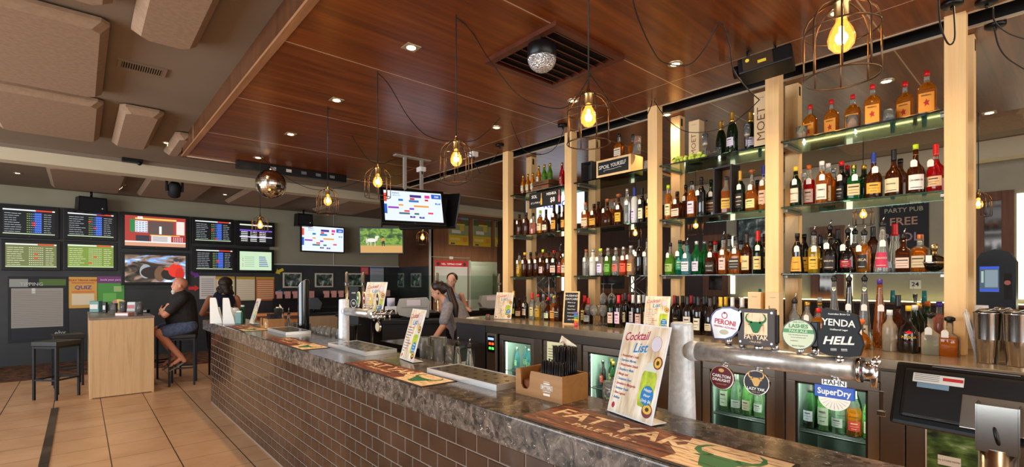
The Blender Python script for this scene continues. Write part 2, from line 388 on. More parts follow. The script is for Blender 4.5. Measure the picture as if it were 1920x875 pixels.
# fridges
fl_green = mat('fridge_light', (255, 255, 230), .5, emit=(235, 255, 215), es=4)
alu = mat('anodised_frame', (146, 138, 128), .35, .8); seal = mat('black_seal', (20, 20, 20), .6)
rackm = mat('coated_rack', (30, 32, 34), .4, .3)
def fridge(px0, px1, label, hx=None, strips=(0,)):
    y1, y0 = yx(px0, BX+.03), yx(px1, BX+.03)
    f = thing('bar_fridge', label, 'fridge', (BX+.03, y0, 0)); w = y1-y0; z0, z1 = .14, .98
    inn = mat('fridge_lining', (84, 94, 90), .5)
    MB().box(.03, .55, 0, w, z0, z0+.02, inn).box(.03, .55, 0, w, z1-.02, z1, inn).box(.53, .55, 0, w, z0, z1, inn)\
        .box(.03, .55, 0, .02, z0, z1, inn).box(.03, .55, w-.02, w, z0, z1, inn).build('cabinet_shell', f)
    d = MB(); b = .055
    d.box(-.01, .03, 0, w, z0, z0+b, alu, .004).box(-.01, .03, 0, w, z1-b, z1, alu, .004).box(-.01, .03, 0, b, z0+b, z1-b, alu, .003).box(-.01, .03, w-b, w, z0+b, z1-b, alu, .003)
    q = .012
    d.box(-.004, .026, b, b+q, z0+b, z1-b, seal).box(-.004, .026, w-b-q, w-b, z0+b, z1-b, seal).box(-.004, .026, b, w-b, z0+b, z0+b+q, seal).box(-.004, .026, b, w-b, z1-b-q, z1-b, seal)
    do = d.build('door', f)
    MB().box(.008, .014, b, w-b, z0+b, z1-b, PANE).build('glass', do)
    if hx is not None: MB().box(-.035, -.01, w*hx-.012, w*hx+.012, .82, .94, CHROME, .004).box(-.045, -.03, w*hx-.02, w*hx+.02, .80, .83, CHROME, .003).build('latch', do)
    for zz in (.24, .60):
        r = MB()
        for i in range(15): r.cyl((.06+i*.03, .03, zz), (.06+i*.03, w-.03, zz), .003, .003, rackm, 5)
        r.cyl((.05, .03, zz), (.05, w-.03, zz), .006, .006, rackm, 6); r.build('rack', f)
    for yy in ([.035] if strips == (0,) else [w-.035]):
        MB().box(.045, .065, yy-.008, yy+.008, z0+.06, z1-.06, fl_green).build('strip_light', f)
    l = bpy.data.lights.new('fridge_lamp', 'AREA'); l.shape = 'RECTANGLE'; l.size = .06; l.size_y = w*.8; l.energy = 18; l.color = (.85, 1, .8)
    o = bpy.data.objects.new('fridge_lamp', l); LIGHTS.objects.link(o); o.parent = f; o.location = (.1, w/2, z1-.04)
    return f, y0, y1
FR = [fridge(938, 1004, 'small lit fridge at the left end of the back bar beside the red digit controller', strips=(1,)),
      fridge(1020, 1078, 'fridge mostly hidden behind the near straw caddy on the bar', strips=(1,)),
      fridge(1094, 1208, 'glass door fridge of dark beer bottles left of the near cocktail list', strips=(1,)),
      fridge(1318, 1455, 'glass door fridge of green wine bottles under the two lower round badges'),
      fridge(1474, 1650, 'glass door fridge of wine bottles behind the blue beer badge', hx=-.03)]
ct = thing('fridge_controller', 'steel controller strip with red and green digits beside the end fridge', 'controller', (BX+.0, yx(934, BX+.03), 0))
w = yx(917, BX+.03)-yx(934, BX+.03)
MB().box(-.004, .028, 0, w, .1, .985, alu, .003).build('strip_panel', ct)
MB().box(-.008, -.003, .02, w-.02, .78, .96, BLACK).build('display_panel', ct)
for k, (zz, c_) in enumerate(((.875, (255, 60, 20)), (.825, (60, 220, 60)))):
    for q in range(2): MB().box(-.011, -.007, .028+q*.05, .06+q*.05, zz-.012, zz+.012, glow(c_, 3)).build('digit_display', ct)
MB().box(-.011, -.007, .03, w-.03, .915, .94, glow((160, 190, 255), 1)).build('indicator', ct)
# steel access panels right of the fridges
pn = thing('steel_service_panel', 'brushed steel cabinet panels under the right end of the back bar', 'panel', (BX+.0, 0, 0))
pnm = mat('brown_steel', (112, 102, 92), .38, .85)
ys = [yx(1652, BX+.03), yx(1700, BX+.03), yx(1745, BX+.03), yx(1800, BX+.03), -.74]
for a_, b_ in zip(ys, ys[1:]): MB().box(0, .028, b_+.003, a_-.003, .12, 1.05, pnm, .002).build('panel', pn)
pnb = thing('steel_divider_panel', 'narrow steel divider panels between the back bar fridges', 'panel', (BX+.0, 0, 0))
for a_, b_ in ((1005, 1019), (1079, 1093), (1210, 1317), (1456, 1473)):
    y1, y0 = yx(a_, BX+.03), yx(b_, BX+.03); MB().box(0, .028, y0, y1, .12, .985, pnm, .002).build('panel', pnb)
# flyer on the panel
def flyer():
    Xf = BX-.004; yl, yr = yx(1735, Xf), yx(1850, Xf); w = yl-yr
    th_ = thing('beach_flyer', 'green photo flyer reading NOW ON TAP stuck under the till screen', 'flyer', (Xf, yl, .46), -math.pi/2)
    MB().box(0, w, 0, .002, 0, .33, PAPER).build('sheet', th_)
    ph = mat('flyer_photo', (60, 90, 40), .5); t = NT(ph); n = t.n('ShaderNodeTexNoise', Scale=9.0, Detail=5.0); t.l(t.coord((1, 1, 2.5)), n.inputs['Vector'])
    t.l(t.ramp(n.outputs[0], [(.35, (22, 34, 18)), (.5, (66, 96, 40)), (.6, (110, 140, 80)), (.7, (196, 206, 180))]), t.b.inputs['Base Color'])
    MB().quad(.006, w-.006, .085, .325, ph, -.001).build('photo', th_)
    MB().text('NOW ON TAP', .05, flat((26, 28, 24)), w*.58, .035, -.001, bold=.02).disc(.05, .06, .03, .024, flat((120, 150, 50)), -.0015).build('lettering', th_)
    MB().quad(.05, .14, .14, .19, flat((236, 234, 222)), -.002).text('IN STORE NOW', .012, flat((60, 60, 60)), .095, .165, -.0025).build('ticket', th_)
flyer()
# ================================================================ timber frames and glass shelves
pine = wood('pale_pine_post', (218, 168, 104), (240, 198, 138), (230, 182, 120), 5, 'Z', .5, 0, 20, .03)
PY = [.487+1.0133*k for k in (4, 3, 2, 1, 0)]   # left to right: low-y faces at PY-.096
PX0, PX1 = 3.85, 4.24
NAMES = ['leftmost', 'second from left', 'middle', 'fourth from left', 'rightmost']
brk = mat('galvanised_bracket', (150, 146, 138), .35, .8)
for i, y in enumerate(PY):
    f = thing('shelf_frame', f'pale pine post frame holding the back bar shelves, {NAMES[i]} of five', 'shelf frame', (0, y-.096, BZ))
    MB().box(PX0, PX0+.09, 0, .096, 0, WOODZ-BZ+.02 if i else WOODZ-BZ-.002, pine, .003).build('front_post', f)
    MB().box(PX1, PX1+.09, 0, .096, 0, WOODZ-BZ-.002, pine, .003).build('rear_post', f)
    MB().box(PX1+.02, PX1+.045, -.003, 0, WOODZ-BZ-.10, WOODZ-BZ-.03, MATTE).build('top_bracket', f)
    for z in (1.61, 2.10, 2.585):
        for s_ in ((-1,) if i == 0 else (1,) if i == 4 else (-1, 1)):
            yy = (-.028, 0) if s_ < 0 else (.096, .124)
            MB().box(PX0+.09, PX1, yy[0], yy[1], z-BZ-.035, z-BZ-.014, brk, .002).build('bracket', f)
BAYS = {'A': (PY[1]+.002, PY[0]-.098), 'B': (PY[2]+.002, PY[1]-.098), 'C': (PY[3]+.002, PY[2]-.098), 'D': (PY[4]+.002, PY[3]-.098)}
BAYN = {'A': 'left bay', 'B': 'second bay', 'C': 'third bay', 'D': 'right bay'}
LVL = {4: 2.585, 3: 2.10, 2: 1.61, 1: BZ}
LVN = {4: 'top shelf', 3: 'second highest shelf', 2: 'lowest glass shelf', 1: 'steel counter'}
for b_, (ya, yb) in BAYS.items():
    for l_ in (4, 3, 2):
        o = MB().box(PX0+.035, PX1+.06, ya, yb, LVL[l_]-.012, LVL[l_], SHELFG, .002).build('glass_shelf')
        tag(o, f'green edged glass shelf, {LVN[l_]} of the {BAYN[b_]}'.replace('lowest glass shelf', 'lowest level').replace('top shelf', 'top level').replace('second highest shelf', 'second highest level'), 'shelf', 'glass shelves of the back bar')
# ================================================================ ceiling fittings
# acoustic panels
apm = speck('acoustic_felt', (142, 116, 92), (150, 124, 100), 30, .95, bump=.1)
def apanel(x0, x1, y0, y1, label):
    o = thing('acoustic_panel', label, 'ceiling panel', ((x0+x1)/2, (y0+y1)/2, CEIL-.09), 0, 'acoustic ceiling panels')
    a, b, c_, e = (x1-x0)/2, (y1-y0)/2, .045, .05
    def ring(ax, by, z): return [(-ax+c_, -by, z), (ax-c_, -by, z), (ax, -by+c_, z), (ax, by-c_, z), (ax-c_, by, z), (-ax+c_, by, z), (-ax, by-c_, z), (-ax, -by+c_, z)]
    vs = ring(a, b, 0)+ring(a+e, b+e, .05)+ring(a+e, b+e, .075); n = 8; fs = [tuple(reversed(range(8)))]
    for k in range(2):
        for i in range(8): fs.append((k*8+i, k*8+(i+1) % 8, k*8+8+(i+1) % 8, k*8+8+i))
    fs.append(tuple(range(16, 24)))
    MB().add(vs, fs, apm).build('felt_panel', o)
    MB().box(-a*.8, a*.8, -b*.8, b*.8, .075, .09, MATTE).build('mounting_batten', o)
apanel(-.65, .10, 2.35, 3.9, 'square acoustic ceiling panel cut off by the top edge, upper left')
apanel(-.65, .10, 4.28, 5.87, 'largest acoustic ceiling panel at the left of the photo')
apanel(-.63, .12, 6.18, 7.74, 'wide acoustic panel just below the largest one, by the cream beam')
apanel(.31, .59, 2.6, 4.22, 'narrow acoustic panel at the top between vent and timber fascia')
apanel(.34, .60, 6.17, 7.78, 'small narrow acoustic panel left of the lit downlight')
apanel(.88, .97, 6.9, 7.9, 'sliver of acoustic panel behind the timber ceiling corner')
apanel(-.34, .53, 9.95, 12.0, 'acoustic panel beyond the beam above the left betting screens')
apanel(.88, 1.74, 9.95, 12.0, 'acoustic panel beyond the beam behind the moving head light')
apanel(2.37, 3.27, 9.75, 11.9, 'acoustic panel beyond the beam behind the mirror ball')
apanel(4.2, 5.1, 9.75, 11.9, 'acoustic panel beyond the beam above the horse screen')
apanel(7.0, 7.7, 2.6, 4.2, 'acoustic panel over the far right side of the room')
apanel(7.0, 7.7, .3, 1.9, 'acoustic panel seen right of the rightmost pine frame')
# air vent on grey ceiling
p = at(267, 127, Z=CEIL)
v_ = thing('ceiling_vent', 'small rectangular grille in the grey ceiling', 'vent', (p.x, p.y, CEIL), math.radians(0))
g = MB(); vm = mat('vent_paint', (124, 104, 84), .6)
g.box(-.16, .16, -.1, -.075, -.012, 0, vm).box(-.16, .16, .075, .1, -.012, 0, vm).box(-.16, -.135, -.075, .075, -.012, 0, vm).box(.135, .16, -.075, .075, -.012, 0, vm); g.build('frame', v_)
MB().box(-.135, .135, -.075, .075, -.003, 0, MATTE).build('backing', v_)
g = MB()
for i in range(17): g.box(-.13+i*.016, -.124+i*.016, -.075, .075, -.01, -.003, vm)
g.build('louvres', v_)
# timber framed big vent
fr = wood('dark_red_timber', (66, 28, 16), (96, 46, 26), None, 5, 'X', .35)
P_ = [at(930, 100, Z=WOODZ), at(1025, 45, Z=WOODZ), at(1142, 100, Z=WOODZ), at(1050, 133, Z=WOODZ)]
cx_ = sum(p.x for p in P_)/4; cy_ = sum(p.y for p in P_)/4
v_ = thing('timber_return_vent', 'square dark timber louvred vent in the timber ceiling', 'vent', (2.49, 2.38, WOODZ))
g = MB(); a = .345
g.box(-a, a, -a, -a+.05, -.03, 0, fr).box(-a, a, a-.05, a, -.03, 0, fr).box(-a, -a+.05, -a+.05, a-.05, -.03, 0, fr).box(a-.05, a, -a+.05, a-.05, -.03, 0, fr)
g.build('frame', v_); MB().box(-a+.05, a-.05, -a+.05, a-.05, -.004, 0, mat('vent_void', (12, 8, 6), .9)).build('backing', v_)
for i in range(8):
    k = Matrix.Translation((0, -.265+i*.0755, -.016)) @ Matrix.Rotation(math.radians(35), 4, 'X')
    MB().box(-a+.05, a-.05, -.022, .022, -.003, .003, fr, 0, k).build('louvre', v_)
# downlights: (px,py,ceiling z, kind)
DL = [(771, 88, WOODZ, 'sq', 'square downlight in the timber ceiling nearest the top centre'), (631, 187, WOODZ, 'sq', 'square downlight in the second timber panel row'),
      (545, 251, WOODZ, 'sq', 'square downlight in the third timber panel row'), (484, 295, WOODZ, 'sq', 'square downlight at the far end above the mirror ball'),
      (1266, 119, WOODZ, 'rd', 'round downlight lit beside the looping cord, top centre right'), (931, 238, WOODZ, 'rd', 'round downlight glowing left of the leftmost pine frame'),
      (1075, 188, WOODZ, 'rd', 'round downlight behind the second nearest cage pendant'), (1570, 22, WOODZ, 'rd', 'round downlight behind the nearest cage pendant'),
      (313, 267, CEIL, 'gr', 'lit downlight in the grey ceiling beside the narrow panel'), (33, 324, CEIL, 'gr', 'lit downlight beyond the beam at the far left'),
      (422, 364, CEIL, 'gr', 'lit downlight beyond the beam left of the mirror ball'), (683, 389, CEIL, 'gr', 'lit downlight beyond the beam above the horse screen'),
      (1662, 151, WOODZ, 'rd', 'starburst bright downlight above the orange bottles'), (1420, 211, WOODZ, 'rd', 'bright downlight behind the champagne bottles'),
      (1250, 214, WOODZ, 'rd', 'downlight glimpsed right of the middle pine frame'), (1855, 211, WOODZ, 'sq', 'square downlight at the far right edge')]
lens = mat('lamp_lens', (255, 240, 200), .4, emit=(255, 214, 150), es=14); lens2 = mat('hot_lamp_lens', (255, 240, 200), .4, emit=(255, 222, 170), es=60)
for i, (px, py, z, kd, lb) in enumerate(DL):
    p = at(px, py, Z=z); o = thing('downlight', lb, 'downlight', (p.x, p.y, z), 0, 'recessed ceiling downlights')
    rim = mat('lamp_rim', (190, 170, 140), .3, .6)
    if kd == 'sq': MB().box(-.05, .05, -.05, .05, -.006, 0, rim, .002).build('rim', o); MB().lathe([(.03, -.0075), (.03, -.006)], lens, 20).build('lens', o)
    else:
        MB().lathe([(.052, 0), (.052, -.006), (.038, -.012), (.03, -.004)], rim, 24, cap=False).build('rim', o)
        MB().lathe([(.031, -.007), (.031, -.004)], lens2 if i in (12, 13) else lens, 20).build('lens', o)
    if kd == 'sq': spot((p.x, p.y, z-.03), 24, 110)
    elif kd == 'rd': spot((p.x, p.y, z-.03), 32 if i < 8 else 22, 130)
    else: spot((p.x, p.y, z-.03), 22, 120)
# spots added over the bottles and beyond for more light, no fittings modelled
for y in (.0, 1.0, 2.0, 3.0, 4.0): spot((3.30, y, WOODZ-.03), 30, 120, tilt=(0, math.radians(18), 0))
for y in (.6, 2.2, 3.8): spot((5.4, y, WOODZ-.03), 8, 130)
for x_, y_, p_ in ((4.4, 6.2, 40), (3.0, 6.6, 30), (5.6, 6.6, 30)): spot((x_, y_, WOODZ-.03), p_, 130, (1, .86, .70))  # extra spots without fittings, added to brighten the area round the barmaid
for x_, y_ in ((7.8, 9.6), (5.6, 10.4), (9.2, 9.4), (3.2, 11.4), (.6, 11.4)): spot((x_, y_, CEIL-.03), 100 if x_ > 7 else 50, 140, (1, .88, .72))  # added lamps with no fittings, lifting the far walls and posters
point((9.3, 12.0, 2.7), 30, (1, .98, .86), .1)
for y in (-1.6, -.2): spot((1.6, y, WOODZ-.03), 24, 120)  # same downlight row carried on out of frame
# cage pendants
def pendant(x, y, zb, label, drop_to=WOODZ, big=True, power=7, hook=True):
    o = thing('cage_pendant', label, 'pendant light', (x, y, zb), 0, 'cage pendant lights'); R = .093
    c_ = MB(); n = 8
    for k in range(n):
        a = 2*math.pi*(k+.35)/n; c, s_ = math.cos(a), math.sin(a)
        c_.tube([(.012*c, .012*s_, .108)]+[(R*math.sin(q)*c, R*math.sin(q)*s_, .028+.078*math.cos(q)) for q in (.35, .7, 1.05, 1.35, 1.57)]+[(R*c, R*s_, -.04), (R*c, R*s_, -.115)], .0027, WIRE, 6)
    for z in (.02, -.115): c_.tube([(R*math.cos(2*math.pi*k/28), R*math.sin(2*math.pi*k/28), z) for k in range(28)], .0027, WIRE, 6, True)
    c_.build('wire_cage', o)
    MB().lathe([(.010, .055), (.019, .058), (.019, .092), (.022, .096), (.022, .104), (.012, .112), (.008, .125), (.004, .135)], BRASS, 18).build('lamp_holder', o)
    bulb = mat('bulb_glass', (255, 214, 150), .02, emit=(255, 170, 70), es=.7, trans=1, ior=1.12)
    MB().lathe([(.013, .058), (.015, .045), (.028, .022), (.035, -.002), (.032, -.022), (.019, -.038), (.003, -.044)], bulb, 20).build('bulb', o)
    fil = mat('filament', (255, 200, 120), .5, emit=(255, 188, 96), es=160)
    f = MB()
    for k in range(6):
        a = 2*math.pi*k/6; f.tube([(.006*math.cos(a), .006*math.sin(a), .035), (.011*math.cos(a+.4), .011*math.sin(a+.4), -.018)], .0011, fil, 5)
    f.ball((0, 0, .004), .0085, fil, 10, 6, (1, 1, 1.9)); f.build('filament', o)
    if hook: MB().tube([(0, 0, .13), (0, .001, drop_to-zb-.02), (.01, .01, drop_to-zb-.005)], .0035, CORD, 6).build('cord', o)
    l = point((x, y, zb-.0), power, r=.02)
    return o
P0 = pendant(1.64, .43, 2.25, 'nearest and largest cage pendant, top right of the photo')
PX_ = [(1.66, 1.38, 2.265, 'second nearest cage pendant, hanging left of the middle pine frame'), (1.66, 2.38, 2.27, 'third nearest cage pendant, above the straw caddy'),
       (1.666, 3.407, 2.295, 'fourth cage pendant, just left of the hanging results screen'), (1.669, 4.40, 2.275, 'fifth cage pendant right of the mirror ball'),
       (1.667, 6.6, 2.245, 'farthest cage pendant of the front bar, before the betting screens'), (4.14, 6.88, 2.26, 'cage pendant under the rear of the hanging screen'),
       (6.2, 4.26, 2.27, 'cage pendant glimpsed through the second bay below a shelf'), (5.91, 3.15, 2.27, 'cage pendant glimpsed through the third bay, left one'),
       (6.45, 2.35, 2.27, 'cage pendant glimpsed through the third bay beside the framed picture'), (6.3, 1.45, 2.27, 'cage pendant glimpsed through the right bay beside the chalkboard'),
       (6.27, .55, 2.27, 'cage pendant right of the rightmost pine frame')]
for i, (x, y, z, lb) in enumerate(PX_):
    dup(P0, lb, (x, y, z)); 
    point((x, y, z), 7 if i < 5 else 4, r=.02)
# swagged flex between the hooks
def cable(pts, label, r=.0035, nm='hanging_cable', n=7):
    o = MB().tube(smoothpath(pts, n), r, CORD, 6).build(nm); return tag(o, label, 'cable', 'black flexes on the ceiling')
def cz(px, py, z): p = at(px, py, Z=z); return (p.x, p.y, z)
hooks = [(1.66, 2.38), (1.666, 3.407), (1.669, 4.40), (1.667, 6.6)]
hk = MB()
for x, y in hooks: hk.tube([(x, y, WOODZ), (x, y, WOODZ-.012), (x+.008, y, WOODZ-.018)], .0025, CHROME, 6)
def px3(px, py, X): p = at(px, py, X=X); return (p.x, p.y, p.z)
cable([(1.66, 2.38, 3.105), px3(885, 60, 1.85), px3(920, 115, 2.1), px3(975, 180, 2.3), px3(1040, 203, 2.5), px3(1075, 190, 2.6), px3(1108, 139, 2.7), (2.75, 2.43, 3.10)][:7], 'flex from the third pendant looping right towards the second pendant')
cable([(1.666, 3.407, 3.105), px3(730, 160, 1.8), px3(770, 225, 2.1), px3(810, 258, 2.4), px3(880, 265, 2.7), px3(915, 245, 2.9), px3(951, 205, 3.1)], 'flex from the fourth pendant dipping behind the third')
cable([px3(951, 205, 3.1), px3(970, 260, 3.3), px3(985, 283, 3.5), px3(1015, 289, 3.8)], 'flex running to the rose above the leftmost bay')
cable([(1.669, 4.40, 3.105), px3(635, 215, 1.9), px3(660, 255, 2.2), px3(692, 300, 2.5), px3(720, 306, 2.8), px3(735, 300, 3.0), px3(770, 296, 3.2), px3(832, 254, 3.6)], 'flex from the fifth pendant crossing behind the fourth')
cable([(1.667, 6.6, 3.1), px3(520, 320, 1.9), px3(560, 345, 2.2), px3(600, 356, 2.5), px3(650, 348, 2.9), px3(700, 330, 3.3)], 'flex from the farthest pendant drooping past the mirror ball')
cable([px3(1183, -20, 1.75), px3(1195, 30, 1.85), px3(1222, 90, 2.1), px3(1245, 117, 2.3), px3(1292, 121, 2.5), px3(1322, 90, 2.6), px3(1350, 42, 2.6), px3(1368, 85, 2.7), px3(1375, 130, 2.8), px3(1400, 165, 3.1), px3(1424, 187, 3.3)], 'long flex looping past the round downlight to the effect light', n=9)
cable([px3(1106, 139, 2.6), px3(1130, 170, 2.8), px3(1170, 220, 3.2), px3(1205, 224, 3.4), px3(1220, 200, 3.6), px3(1222, 188, 3.7)], 'flex from the second pendant up to the white junction box')
cable([px3(1227, 190, 3.75), px3(1250, 222, 3.72), px3(1285, 246, 3.7), px3(1330, 246, 3.7), px3(1370, 232, 3.7), px3(1400, 210, 3.65), px3(1424, 187, 3.3)], 'flex sagging from the junction box past the champagne bottles')
cable([px3(830, 254, 3.55), px3(850, 262, 3.4), px3(885, 300, 3.3), px3(900, 325, 3.4)], 'short flex behind the third cage pendant')
cable([px3(700, 330, 3.3), px3(790, 330, 3.5), px3(850, 348, 3.5), px3(900, 325, 3.5), px3(935, 285, 3.6)], 'flex running above the hanging screen to the corner rose')
cable([px3(1759, -15, 2.6), px3(1763, 45, 2.7), px3(1778, 82, 2.8), px3(1790, 70, 2.8), px3(1788, 12, 2.9)], 'flex loop hanging beside the rightmost pine frame')
cable([px3(1862, 15, 3.2), px3(1865, 40, 3.3), px3(1890, 62, 3.4), px3(1925, 74, 3.5)], 'flex leaving the upper rose at the top right corner')
cable([px3(1864, 50, 3.6), px3(1872, 85, 3.7), px3(1890, 110, 3.8), px3(1925, 132, 3.9)], 'flex leaving the lower rose at the top right corner')
cable([px3(1058, 238, 3.6), px3(1050, 262, 3.6), px3(1035, 282, 3.6), px3(1010, 290, 3.7), px3(985, 283, 3.7)], 'flex loop above the leftmost bay')
# ceiling roses
def rose(px, py, label, r=.05):
    p = at(px, py, Z=WOODZ)
    o = thing('ceiling_rose', label, 'ceiling rose', (p.x, p.y, WOODZ), 0, 'black ceiling roses')
    MB().lathe([(r, 0), (r, -.018), (r*.9, -.024), (.012, -.026)], BLACK, 28).build('cup', o); MB().lathe([(.008, -.026), (.007, -.045)], BLACK, 10).build('cord_grip', o)
rose(1850, 0, 'upper round black cord rose at the top right corner'); rose(1866, 44, 'lower round black cord rose at the top right corner'); rose(1785, 4, 'black cord rose in front of the rightmost pine frame')
rose(1055, 234, 'black cord rose left of the second pine frame'); rose(937, 271, 'black cord rose above the leftmost pine frame')
# white junction boxes
def jbox(px, py, label, X=3.83, z=None):
    p = at(px, py, X=X); o = thing('junction_box', label, 'junction box', (p.x, p.y, p.z), 0, 'white junction boxes')
    MB().box(-.05, .03, -.055, .055, -.03, .03, WHITE, .008).build('housing', o)
    for q in (-.02, .02): MB().cyl((-.01, q, -.03), (-.01, q, -.065), .012, .010, BLACK, 10).build('plug', o)
jbox(1226, 178, 'white power box on top of the middle pine frame', 3.80); jbox(1322, 216, 'white power box on the ceiling behind the champagne shelf', 4.6)
jbox(791, 318, 'white power box on the ceiling above the hanging screen', 3.3); jbox(888, 290, 'small white power box right of the third pendant', 3.5)
# party effect dome under the vent
p = at(1016, 118, Z=2.93)
o = thing('disco_dome_light', 'faceted half dome party light hanging under the timber vent', 'party light', (p.x, p.y, p.z+.03))
MB().lathe([(.086, .08), (.092, .075), (.092, .0), (.088, -.003)], BLACK, 28).cyl((0, 0, .05), (0, 0, 3.088-p.z-.03), .01, .01, BLACK, 8).build('base', o)
fd = mat('faceted_clear_plastic', (225, 225, 225), .08, .4, trans=.5, ior=1.3); t = NT(fd)
vv = t.n('ShaderNodeTexVoronoi', Scale=90.0); t.l(t.coord(), vv.inputs['Vector']); t.bump(vv.outputs['Distance'], .9, .01)
t.l(t.ramp(vv.outputs['Distance'], [(.0, (40, 40, 40)), (.4, (235, 235, 235))]), t.b.inputs['Base Color'])
MB().lathe([(.091*math.cos(a), -.003-.085*math.sin(a)) for a in [i*math.pi/2/8 for i in range(9)]], fd, 28).build('dome', o)
# mirror ball
p = at(508, 345, Y=7.05)
o = thing('mirror_ball', 'mirror ball under the far end of the timber ceiling', 'mirror ball', tuple(p))
mm = mat('mirror_facets', (232, 224, 208), .10, 1); g = MB(); R_ = .19
for i in range(20):
    a0, a1 = -math.pi/2+math.pi*i/20, -math.pi/2+math.pi*(i+1)/20; nn = max(4, int(40*math.cos((a0+a1)/2)))
    for k in range(nn):
        b0, b1 = 2*math.pi*k/nn, 2*math.pi*(k+.93)/nn; a1_ = a0+(a1-a0)*.93
        f = lambda a, b: (R_*math.cos(a)*math.cos(b), R_*math.cos(a)*math.sin(b), R_*math.sin(a))
        g.add([f(a0, b0), f(a0, b1), f(a1_, b1), f(a1_, b0)], [(0, 1, 2, 3)], mm)
g.build('mirror_tiles', o); MB().ball((0, 0, 0), R_-.004, mat('ball_core', (70, 60, 50), .5), 24, 14).build('core', o)
MB().cyl((0, 0, R_-.01), (0, 0, WOODZ-p.z), .006, .006, CHROME, 8).lathe([(.02, R_-.01), (.02, R_+.03)], CHROME, 12).build('hanger', o)
# light bar near the mirror ball
p0, p1 = at(441, 306, Z=WOODZ-.03), at(593, 331, Z=WOODZ-.03)
o = thing('ceiling_light_bar', 'long black unit fixed to the timber ceiling above the mirror ball', 'light bar', (p0.x, p0.y-.05, WOODZ-.05))
L_ = 1.45
MB().box(0, L_, -.05, .05, -.05, .05, BLACK, .006).build('body', o)
for k in range(5): MB().box(.4+k*.2, .47+k*.2, -.053, -.05, -.02, .02, PAPER if k < 2 else mat('grey_label', (110, 110, 110), .5)).build('socket_plate', o)
# effect projector
o = thing('effect_projector', 'black box effect projector bracketed at the top of the shelving', 'projector', tuple(at(1437, 122, X=3.45)), rot=(math.radians(-6), math.radians(4), math.radians(14)))
MB().box(-.10, .10, -.16, .16, -.055, .05, BLACK, .01).build('body', o)
MB().box(-.105, -.10, -.05, .13, -.045, .045, mat('gunmetal', (110, 96, 76), .25, .9)).build('side_plate', o)
MB().cyl((-.03, .16, 0), (-.03, .20, 0), .038, .042, BLACK, 20).build('lens_barrel', o)
MB().disc(0, 0, .012, .012, flat((236, 206, 60)), 0, mx=Matrix.Translation((-.106, .10, .02)) @ Matrix.Rotation(-math.pi/2, 4, 'Z')).quad(-.02, .03, -.03, -.01, flat((220, 190, 50)), 0, Matrix.Translation((-.1065, .02, .01)) @ Matrix.Rotation(-math.pi/2, 4, 'Z')).build('warning_sticker', o)
MB().tube([(-.02, .10, .04), (-.02, .10, .12), (0, .06, .15), (0, -.02, .15), (0, -.06, .12), (0, -.06, .04)], .010, BLACK, 8).cyl((0, .02, .15), (0, .02, .2), .02, .02, BLACK, 12).build('bracket', o)
# moving head light, speakers
p = at(310, 347, Z=3.2)
o = thing('moving_head_light', 'black moving head stage light hanging beyond the cream beam', 'stage light', (1.15, 9.6, 3.31))
MB().box(-.13, .13, -.13, .13, -.10, 0, BLACK, .03).build('base', o); MB().box(-.12, -.09, -.05, .05, -.30, -.10, BLACK, .01).box(.09, .12, -.05, .05, -.30, -.10, BLACK, .01).box(-.12, .12, -.05, .05, -.13, -.10, BLACK).build('yoke', o)
MB().lathe([(.05, -.13), (.085, -.10), (.09, .06), (.06, .12)], MATTE, 20, Matrix.Translation((0, 0, -.27)) @ Matrix.Rotation(math.radians(25), 4, 'X')).build('head', o)
p = at(192, 283, Z=3.29)
o = thing('ceiling_clamp_box', 'small black fitting on the upper edge of the cream beam', 'fitting', (.56, 8.87, CEIL))
MB().box(-.12, .12, -.04, .04, -.06, 0, BLACK, .01).build('body', o); MB().ball((.08, -.03, -.06), .03, BLACK).build('knob', o)
def speaker(px, py, Y, w, h, label, rz=0):
    p = at(px, py, Y=Y); o = thing('wall_speaker', label, 'speaker', tuple(p), rz, 'black wall speakers')
    MB().prism([(-w/2, -h/2), (w/2, -h/2), (w*.46, h/2), (-w*.46, h/2)], w*.6, BLACK).build('cabinet', o)
    MB().quad(-w*.42, w*.42, -h*.42, h*.4, mat('speaker_mesh', (26, 26, 28), .9), -.004).disc(w*.3, -h*.2, .012, .012, PAPER, -.006).build('grille', o)
    MB().cyl((0, w*.3, h/2), (0, w*.3, CEIL-p.z-.002), .02, .02, BLACK).build('bracket', o)
speaker(175, 384, 12.3, .45, .30, 'black speaker above the second betting screen', .2)
speaker(573, 412, 12.3, .38, .30, 'black speaker above the wall results screen', .1)
speaker(355, 256, 7.2, .16, .10, 'tiny black speaker on the timber fascia corner', .6)
